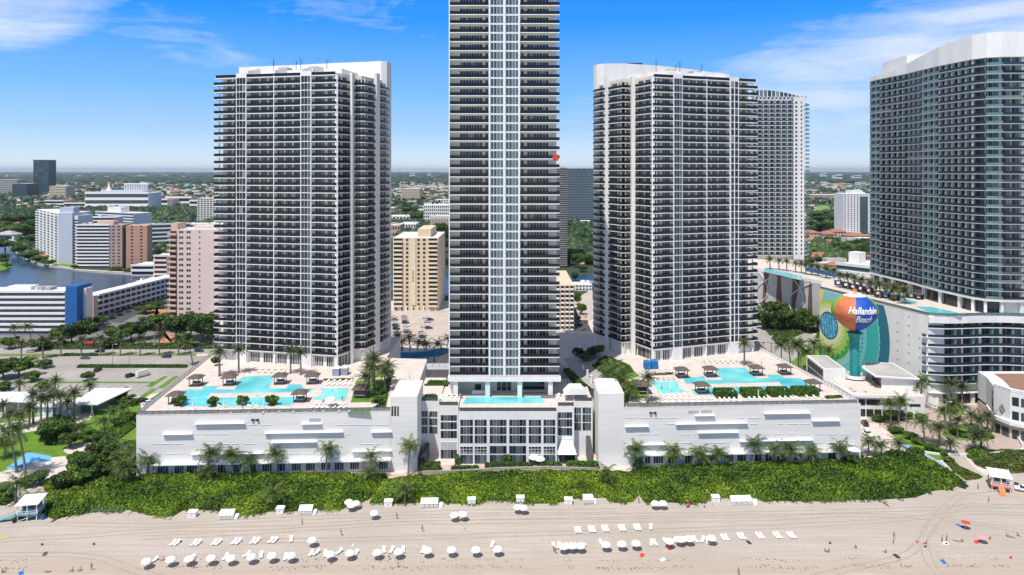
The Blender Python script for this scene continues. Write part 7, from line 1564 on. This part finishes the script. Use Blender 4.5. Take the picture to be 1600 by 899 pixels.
for i, (k, a, b, z, l) in enumerate((('stand_dark', 379, 640, ZD, 'person in dark clothes walking between bushes at the left pool edge'), ('stand_dark', 535, 627, ZD, 'person standing at the small left pool'), ('sit', 505, 629, ZD, 'person sitting before the small left pool'), ('stand_white', 446, 585, ZD, 'person by the loungers below the left tower'),
    ('stand_white', 1034, 609, ZD, 'person at the small right pool'), ('stand_dark', 1190, 571, ZD, 'person near the back right deck palm'), ('stand_white', 640, 592, ZD, 'person on the pale terrace left of the central tower'), ('stand_dark', 634, 600, ZD, 'second person lower on the pale terrace'), ('stand_dark', 912, 585, ZD, 'person in the shade on the plaza'),
    ('stand_white', 930, 596, ZD, 'person in white on the plaza near the palms'), ('stand_dark', 805, 621, 17.02, 'person standing at the narrow clubhouse pool'), ('sit', 818, 622, 17.02, 'person sitting at the narrow clubhouse pool'), ('stand_white', 846, 728, .15, 'person by the clubhouse doors'), ('stand_dark', 648, 742, .15, 'person on the path beside the left stair tower'))): person(k, a, b, l, z)
for i, (c, a, b, r) in enumerate((('black', 906, 556, 20), ('white', 914, 552, 30), ('silver', 926, 558, -20), ('black', 900, 551, 60), ('grey', 918, 563, 10))): car(c, a, b, r, '%s car from the left in the shaded drop off circle' % ordw([1, 2, 4, 0, 3][i]), 'cars in the drop off circle', ZD+.08)
towel = lambda c, px, row, l, rz=20: tag((lambda p: obj('beach_towel', MB().box(p.x-.5, p.x+.5, p.y-.95, p.y+.95, .0, .03, c, R(rz)), None, (p.x, p.y, 0)))(G(px, row)), l, 'towel')
for c, a, b, l in ((red, 1526, 847, 'red towel beside the pink parasol'), (pinkf, 1432, 848, 'pink towel on the right beach'), (canvas, 1477, 849, 'left white towel by the two standing people'), (canvas, 1484, 851, 'right white towel by the two standing people'), (bluec, 33, 896, 'blue towel at the lower left corner'), (pinkf, 76, 893, 'pink towel at the lower left'), (canvas, 1283, 860, 'white towel under the sitting pair'), (canvas, 1500, 846, 'white towel near the pink parasol'), (bluec, 1500, 822, 'blue towel beside the orange parasol')): towel(c, a, b, l, random.uniform(-60, 60))
p = G(1074, 793); T = Thing('beach_float', 'bright magenta curved float standing on the sand', 'float', (p.x, p.y, 0)); tag(T.e); T.part('body', MB().tube([(p.x+.5*math.cos(q)-.2, p.y, .9+1.0*math.sin(q)*.9) for q in np.linspace(-1.6, 1.6, 9)], [.1, .22, .28, .3, .3, .3, .28, .22, .1], magenta, 8), smooth=True); T.part('valve', MB().tube([(p.x+.3, p.y-.25, .9), (p.x+.3, p.y-.4, .9)], .05, white2, 6))
o = obj('driftwood_log', MB().tube([tuple(G(1379, 785)), tuple(G(1383, 788)+Vector((0, 0, .25))), tuple(G(1389, 792))], [.2, .28, .16], bark, 8)); tag(o, 'dark driftwood log lying on the sand below the right thicket', 'log')
p = G(67, 811); T = Thing('waste_bin', 'blue waste bin on the sand beside the turquoise hut', 'bin', tuple(p)); T.part('body', MB().lathe([(.5, 0), (.6, 1.1)], bluec, 12, (p.x, p.y, 0))); T.part('lid', MB().lathe([(.62, 1.1), (.62, 1.2), (.01, 1.3)], dmetal, 12, (p.x, p.y, 0)))
p = G(1588, 762); T = Thing('waste_bin', 'blue waste bin beside the white lifeguard hut', 'bin', tuple(p)); T.part('body', MB().lathe([(.5, 0), (.6, 1.3)], bluec, 12, (p.x, p.y, 0))); T.part('lid', MB().lathe([(.62, 1.3), (.62, 1.4), (.01, 1.5)], dmetal, 12, (p.x, p.y, 0)))
p = G(4, 842); tag(obj('surf_mat', MB().box(p.x-1.1, p.x+1.1, p.y-.3, p.y+.3, .02, .16, yellow, R(35)), None, tuple(p)), 'yellow mat lying on the sand at the left edge', 'mat')
for i in range(16):
    a = random.choice([random.uniform(230, 640), random.uniform(870, 1240), random.uniform(1280, 1590), random.uniform(20, 160)]); b = random.uniform(846, 882); q_ = G(a, b); c = random.choice([(red, 'red'), (bluec, 'blue'), (dmetal, 'black'), (canvas, 'white'), (brown, 'brown')])
    if i % 2: tag(obj('beach_bag', MB().hexa([(q_.x-.3, q_.y-.15, .02), (q_.x+.3, q_.y-.15, .02), (q_.x+.3, q_.y+.15, .02), (q_.x-.3, q_.y+.15, .02), (q_.x-.24, q_.y-.08, .42), (q_.x+.24, q_.y-.08, .42), (q_.x+.24, q_.y+.08, .42), (q_.x-.24, q_.y+.08, .42)], c[0]).tube([(q_.x-.18, q_.y, .4), (q_.x-.1, q_.y, .6), (q_.x+.1, q_.y, .6), (q_.x+.18, q_.y, .4)], .02, c[0], 4), None, tuple(q_)), 'small %s bag, %s of the bags strewn along the front beach' % (c[1], ordw(i//2)), 'bag', 'bags strewn on the beach')
    else: tag(obj('beach_towel', MB().box(q_.x-.45, q_.x+.45, q_.y-.85, q_.y+.85, .0, .13, c[0], random.uniform(-1, 1)), None, tuple(q_)), 'small %s towel, %s of the towels strewn along the front beach' % (c[1], ordw(i//2)), 'towel', 'towels strewn on the beach')
# seaweed line
n = 1500; X = rng.uniform(-125, 125, n); Yc = 168.6+1.4*bumpy(X, X*0, .09)+rng.normal(0, .45, n)+rng.choice([0, 0, 3.2], n); dens = bumpy(X, X*0+5, .12) > -.1; X, Yc = X[dens], Yc[dens]
k = rng.uniform(.05, .26, len(X)); Q = leaves(np.stack([X, Yc, np.full(len(X), .14)], 1), k, .93, None, .4)
tag(link('seaweed', bulk('seaweed', Q, mat('dry_seaweed', (.10, .06, .035), .9))), 'dark line of dry seaweed along the lower beach', 'seaweed', None, 'stuff')
# ------------------------------------------------------------------ street lamps and signals
for i, (a, b, t, z) in enumerate(((176, 573, 538, .1), (202, 573, 547, .1), (195, 625, 603, .1), (1416, 672, 608, .1), (1478, 680, 628, .1), (1372, 574, 560, .1))):
    p = G(a, b, z); h_ = (b-t)*p.y/F; T = Thing('street_lamp', ['tall grey street lamp left of the brick crossing', 'street lamp nearer the brick crossing', 'thin lamp in the left car park', 'lamp post beside the planting bed at the white pavilion', 'lamp post on the forecourt seaward bed', 'thin lamp before the mural'][i], 'street lamp', tuple(p))
    T.part('pole', MB().tube([(p.x, p.y, z), (p.x, p.y, z+h_)], [.14, .09], concrete, 7)); T.part('arm', MB().tube([(p.x, p.y, z+h_-.2), (p.x+1.6, p.y, z+h_)], .06, concrete, 5)); T.part('lamp_head', MB().box(p.x+1.4, p.x+2.2, p.y-.18, p.y+.18, z+h_-.08, z+h_+.08, white2))
for i, (a, b, t, x1, zz) in enumerate(((1205, 557, 536, -22, 0), (1222, 513, 511, -40, 0))):
    p = G(a, b if i == 0 else 535, .1); T = Thing('signal_mast', ['near black traffic signal mast right of the right tower', 'far traffic signal mast across the road'][i], 'traffic signal', tuple(p)); z1 = 7.2
    T.part('pole', MB().tube([(p.x, p.y, 0), (p.x, p.y, z1)], .16, dmetal, 7)); T.part('arm', MB().tube([(p.x, p.y, z1-.3), (p.x-9, p.y+1, z1)], .1, dmetal, 6))
    for k in range(3): T.part('signal_head', MB().box(p.x-4-k*2.2, p.x-3.6-k*2.2, p.y+.3, p.y+.7, z1-1.2, z1, dmetal))
p = G(138, 545, .1); T = Thing('hotel_sign', 'small red topped sign by the coast road', 'sign', tuple(p)); T.part('panel', MB().box(p.x-2.5, p.x+2.5, p.y, p.y+.4, 1.2, 2.8, dmetal).box(p.x-2.6, p.x+2.6, p.y-.05, p.y+.45, 2.8, 4.0, red)); T.part('base', MB().box(p.x-2.2, p.x+2.2, p.y+.05, p.y+.35, 0, 1.2, concrete))
# ------------------------------------------------------------------ far town and woods
rng = np.random.default_rng(5); random.seed(5)
def blobs(C, r, hgt, name, m):
    """many small bumpy crowns as one mesh"""
    base = np.array([(math.cos(a)*w_, math.sin(a)*w_, z) for z, w_ in ((0.15, .75), (.62, 1.0), (.93, .5)) for a in np.linspace(0, 2*math.pi, 7)[:-1]])
    n = len(C); V = base[None]*np.stack([r, r, hgt], 1)[:, None, :]*(1+rng.uniform(-.22, .22, (n, 18, 1))); V = V+C[:, None, :]
    q = []
    for lv in range(2):
        for j in range(6): k = (j+1) % 6; q.append([lv*6+j, lv*6+k, lv*6+6+k, lv*6+6+j])
    q += [[12, 13, 14, 15], [15, 16, 17, 12]]
    me = bpy.data.meshes.new(name); me.vertices.add(n*18); me.vertices.foreach_set('co', V.ravel()); I = (np.array(q)[None]+np.arange(n)[:, None, None]*18).reshape(-1, 4)
    me.loops.add(I.size); me.loops.foreach_set('vertex_index', I.ravel().astype(np.int32)); me.polygons.add(len(I)); me.polygons.foreach_set('loop_start', (np.arange(len(I))*4).astype(np.int32)); me.materials.append(m); me.update(calc_edges=True); me.validate(); return link(name, me)
farleaf = foliage('far_tree_crowns', (.008, .024, .007), (.028, .058, .018), (.07, .115, .032), .004, .05)
def scatter(n, y0, y1, pw=1.0):
    u_ = rng.uniform(0, 1, n); Y = (y0**(-pw)+u_*(y1**(-pw)-y0**(-pw)))**(-1/pw); X = (rng.uniform(-900, 900, n))*Y/F; return X, Y
avoid = [([(-900, 370), (0, 370), (26, 378), (40, 402), (62, 413), (125, 424), (700, 424), (960, 414), (1200, 418), (1200, 475), (-900, 520)]), ([(1268, 319), (1320, 320), (1320, 334), (1268, 334)]), [(-60, 328), (340, 328), (340, 338), (-60, 338)], [(105, 400), (240, 400), (240, 425), (105, 425)], [(595, 480), (720, 480), (720, 372), (595, 372)]]
def keep(X, Y, z=0):
    px = 800+X*F/Y; row = Y0+H*F/Y; P = np.stack([px, row], 1); ok = np.ones(len(X), bool)
    for a in avoid: ok &= ~inside(P, a)
    return ok
X, Y = scatter(24000, 720, 5200, .7); cover = bumpy(X, Y, .0035)+.35*bumpy(Y, X, .013); ok = keep(X, Y) & (cover+rng.normal(0, .16, len(X)) > -.14) & ((Y < 1500) | (rng.uniform(size=len(X)) < .9)); X, Y = X[ok], Y[ok]
r = rng.uniform(3.5, 7.5, len(X))*(1+Y/6000); o = blobs(np.stack([X, Y, np.zeros(len(X))], 1), r, r*rng.uniform(1.0, 1.6, len(X)), 'woodland', farleaf); tag(o, 'dark green treetops covering the suburb towards the horizon', 'woodland', None, 'stuff')
X = rng.uniform(-1150, -480, 2600)*1.0; Y = rng.uniform(1330, 1560, 2600); X = X*Y/1400; r = rng.uniform(5, 9, len(X)); o = blobs(np.stack([X, Y, np.zeros(len(X))], 1), r, r*2.0, 'tree_belt', farleaf); tag(o, 'long dark belt of tall trees before the racecourse', 'tree belt', None, 'stuff')
X, Y = scatter(9000, 5200, 30000, .8); ok = bumpy(X, Y, .0009)+rng.normal(0, .2, len(X)) > -.2; X, Y = X[ok], Y[ok]; r = rng.uniform(25, 70, len(X))*(Y/8000)**.5; o = blobs(np.stack([X, Y, np.full(len(X), -2.0)], 1), r, r*.32+6, 'woodland', farleaf); tag(o, 'hazy woods along the horizon', 'woodland', None, 'stuff')
def lowhouses(n, y0, y1, name, as_things, pw=.6):
    X, Y = scatter(n*3, y0, y1, pw); ok = keep(X, Y) & (bumpy(X, Y, .004)+.35*bumpy(Y, X, .013) < .5); X, Y = X[ok][:n], Y[ok][:n]; rm = [roof_white, roof_white, roof_grey, roof_white, roof_red]; wm_ = [pinkw, white, cream, white, tan]; allm = MB()
    for i, (x, y) in enumerate(zip(X, Y)):
        x, y = float(x), float(y); f = max(1, y/2200); w_ = random.uniform(7, 13)*f; d_ = random.uniform(5, 8)*f; h_ = random.uniform(3.6, 7)*f**.6; k = random.randrange(5)
        mb = MB().box(x-w_, x+w_, y-d_, y+d_, 0, h_, wm_[k], random.uniform(-.3, .3)) if k != 4 else MB().box(x-w_, x+w_, y-d_, y+d_, 0, h_, wm_[k])
        rt = MB()
        if k == 4: rt.prism([(x-w_-.6, y-d_-.6), (x+w_+.6, y-d_-.6), (x+w_+.6, y+d_+.6), (x-w_-.6, y+d_+.6)], h_, h_+2.4*f**.6, rm[k], scale_top=.25)
        else: rt.prism([(x-w_*.96, y-d_*.96), (x+w_*.96, y-d_*.96), (x+w_*.96, y+d_*.96), (x-w_*.96, y+d_*.96)], h_+.01, h_+.25, rm[k])
        if as_things: mb.add(rt); o = obj('suburban_house', mb, None, (x, y, 0)); tag(o, ['pale flat roofed house among the suburb trees', 'red hipped roofed house among the suburb trees'][k == 4], 'house', ['flat roofed houses of the suburb', 'red roofed houses of the suburb'][k == 4])
        else: allm.add(mb).add(rt)
    if not as_things: o = obj(name, allm); tag(o, 'scattered pale roofs of the distant suburb', 'houses', None, 'stuff')
lowhouses(290, 620, 1500, 'house', True, 1.0); lowhouses(4200, 1500, 14000, 'distant_houses', False, .8)
# distant mid rise blocks on the horizon
for i, (a, b, t, w_) in enumerate(((852, 276, 270, 0), (1285, 279, 271.5, 7), (1306, 283, 274, 10), (1335, 281, 275, 12), (640, 278, 272, 8), (668, 277, 272, 5), (430, 276, 271, 5), (218, 292, 286, 8), (300, 288, 282, 6), (8, 280, 274, 5), (1345, 290, 285, 8), (120, 280, 275, 6))):
    if w_: bldg('distant_block', '%s pale block from the list on the far plain' % ordw(i) if 0 else ['', 'pale low tower left on the right hand plain', 'wider pale block on the right hand plain', 'long pale block near the right horizon', 'pale block on the horizon of the middle gap', 'small pale block right in the middle gap', 'x', 'small white block beside the far grandstand', 'x', 'tiny pale block on the left edge horizon', 'pale block behind the white right tower', 'tiny pale block right of the dark glass tower'][i], a, a+w_, b, t, 80, 2, white, 'slab', sidenx=0) if i not in (6, 8) else None
# ------------------------------------------------------------------ air
hz = bpy.data.materials.new('haze_air'); hz.use_nodes = True; g = NT(hz.node_tree); g.n.clear(); pv_ = g.node('ShaderNodeVolumePrincipled'); pv_.inputs['Color'].default_value = (.80, .90, 1.0, 1); pv_.inputs['Density'].default_value = 2.8e-5; pv_.inputs['Anisotropy'].default_value = .2
g.l.new(pv_.outputs[0], g.node('ShaderNodeOutputMaterial').inputs['Volume'])
tag(obj('haze', MB().box(-65000, 65000, -2000, 62000, -3, 260, hz)), 'thin pale blue air over the whole scene', 'haze', None, 'stuff')
for o in [o for o in bpy.data.objects if o.get('label') == 'x']:
    for c in list(o.children): bpy.data.objects.remove(c)
    bpy.data.objects.remove(o)
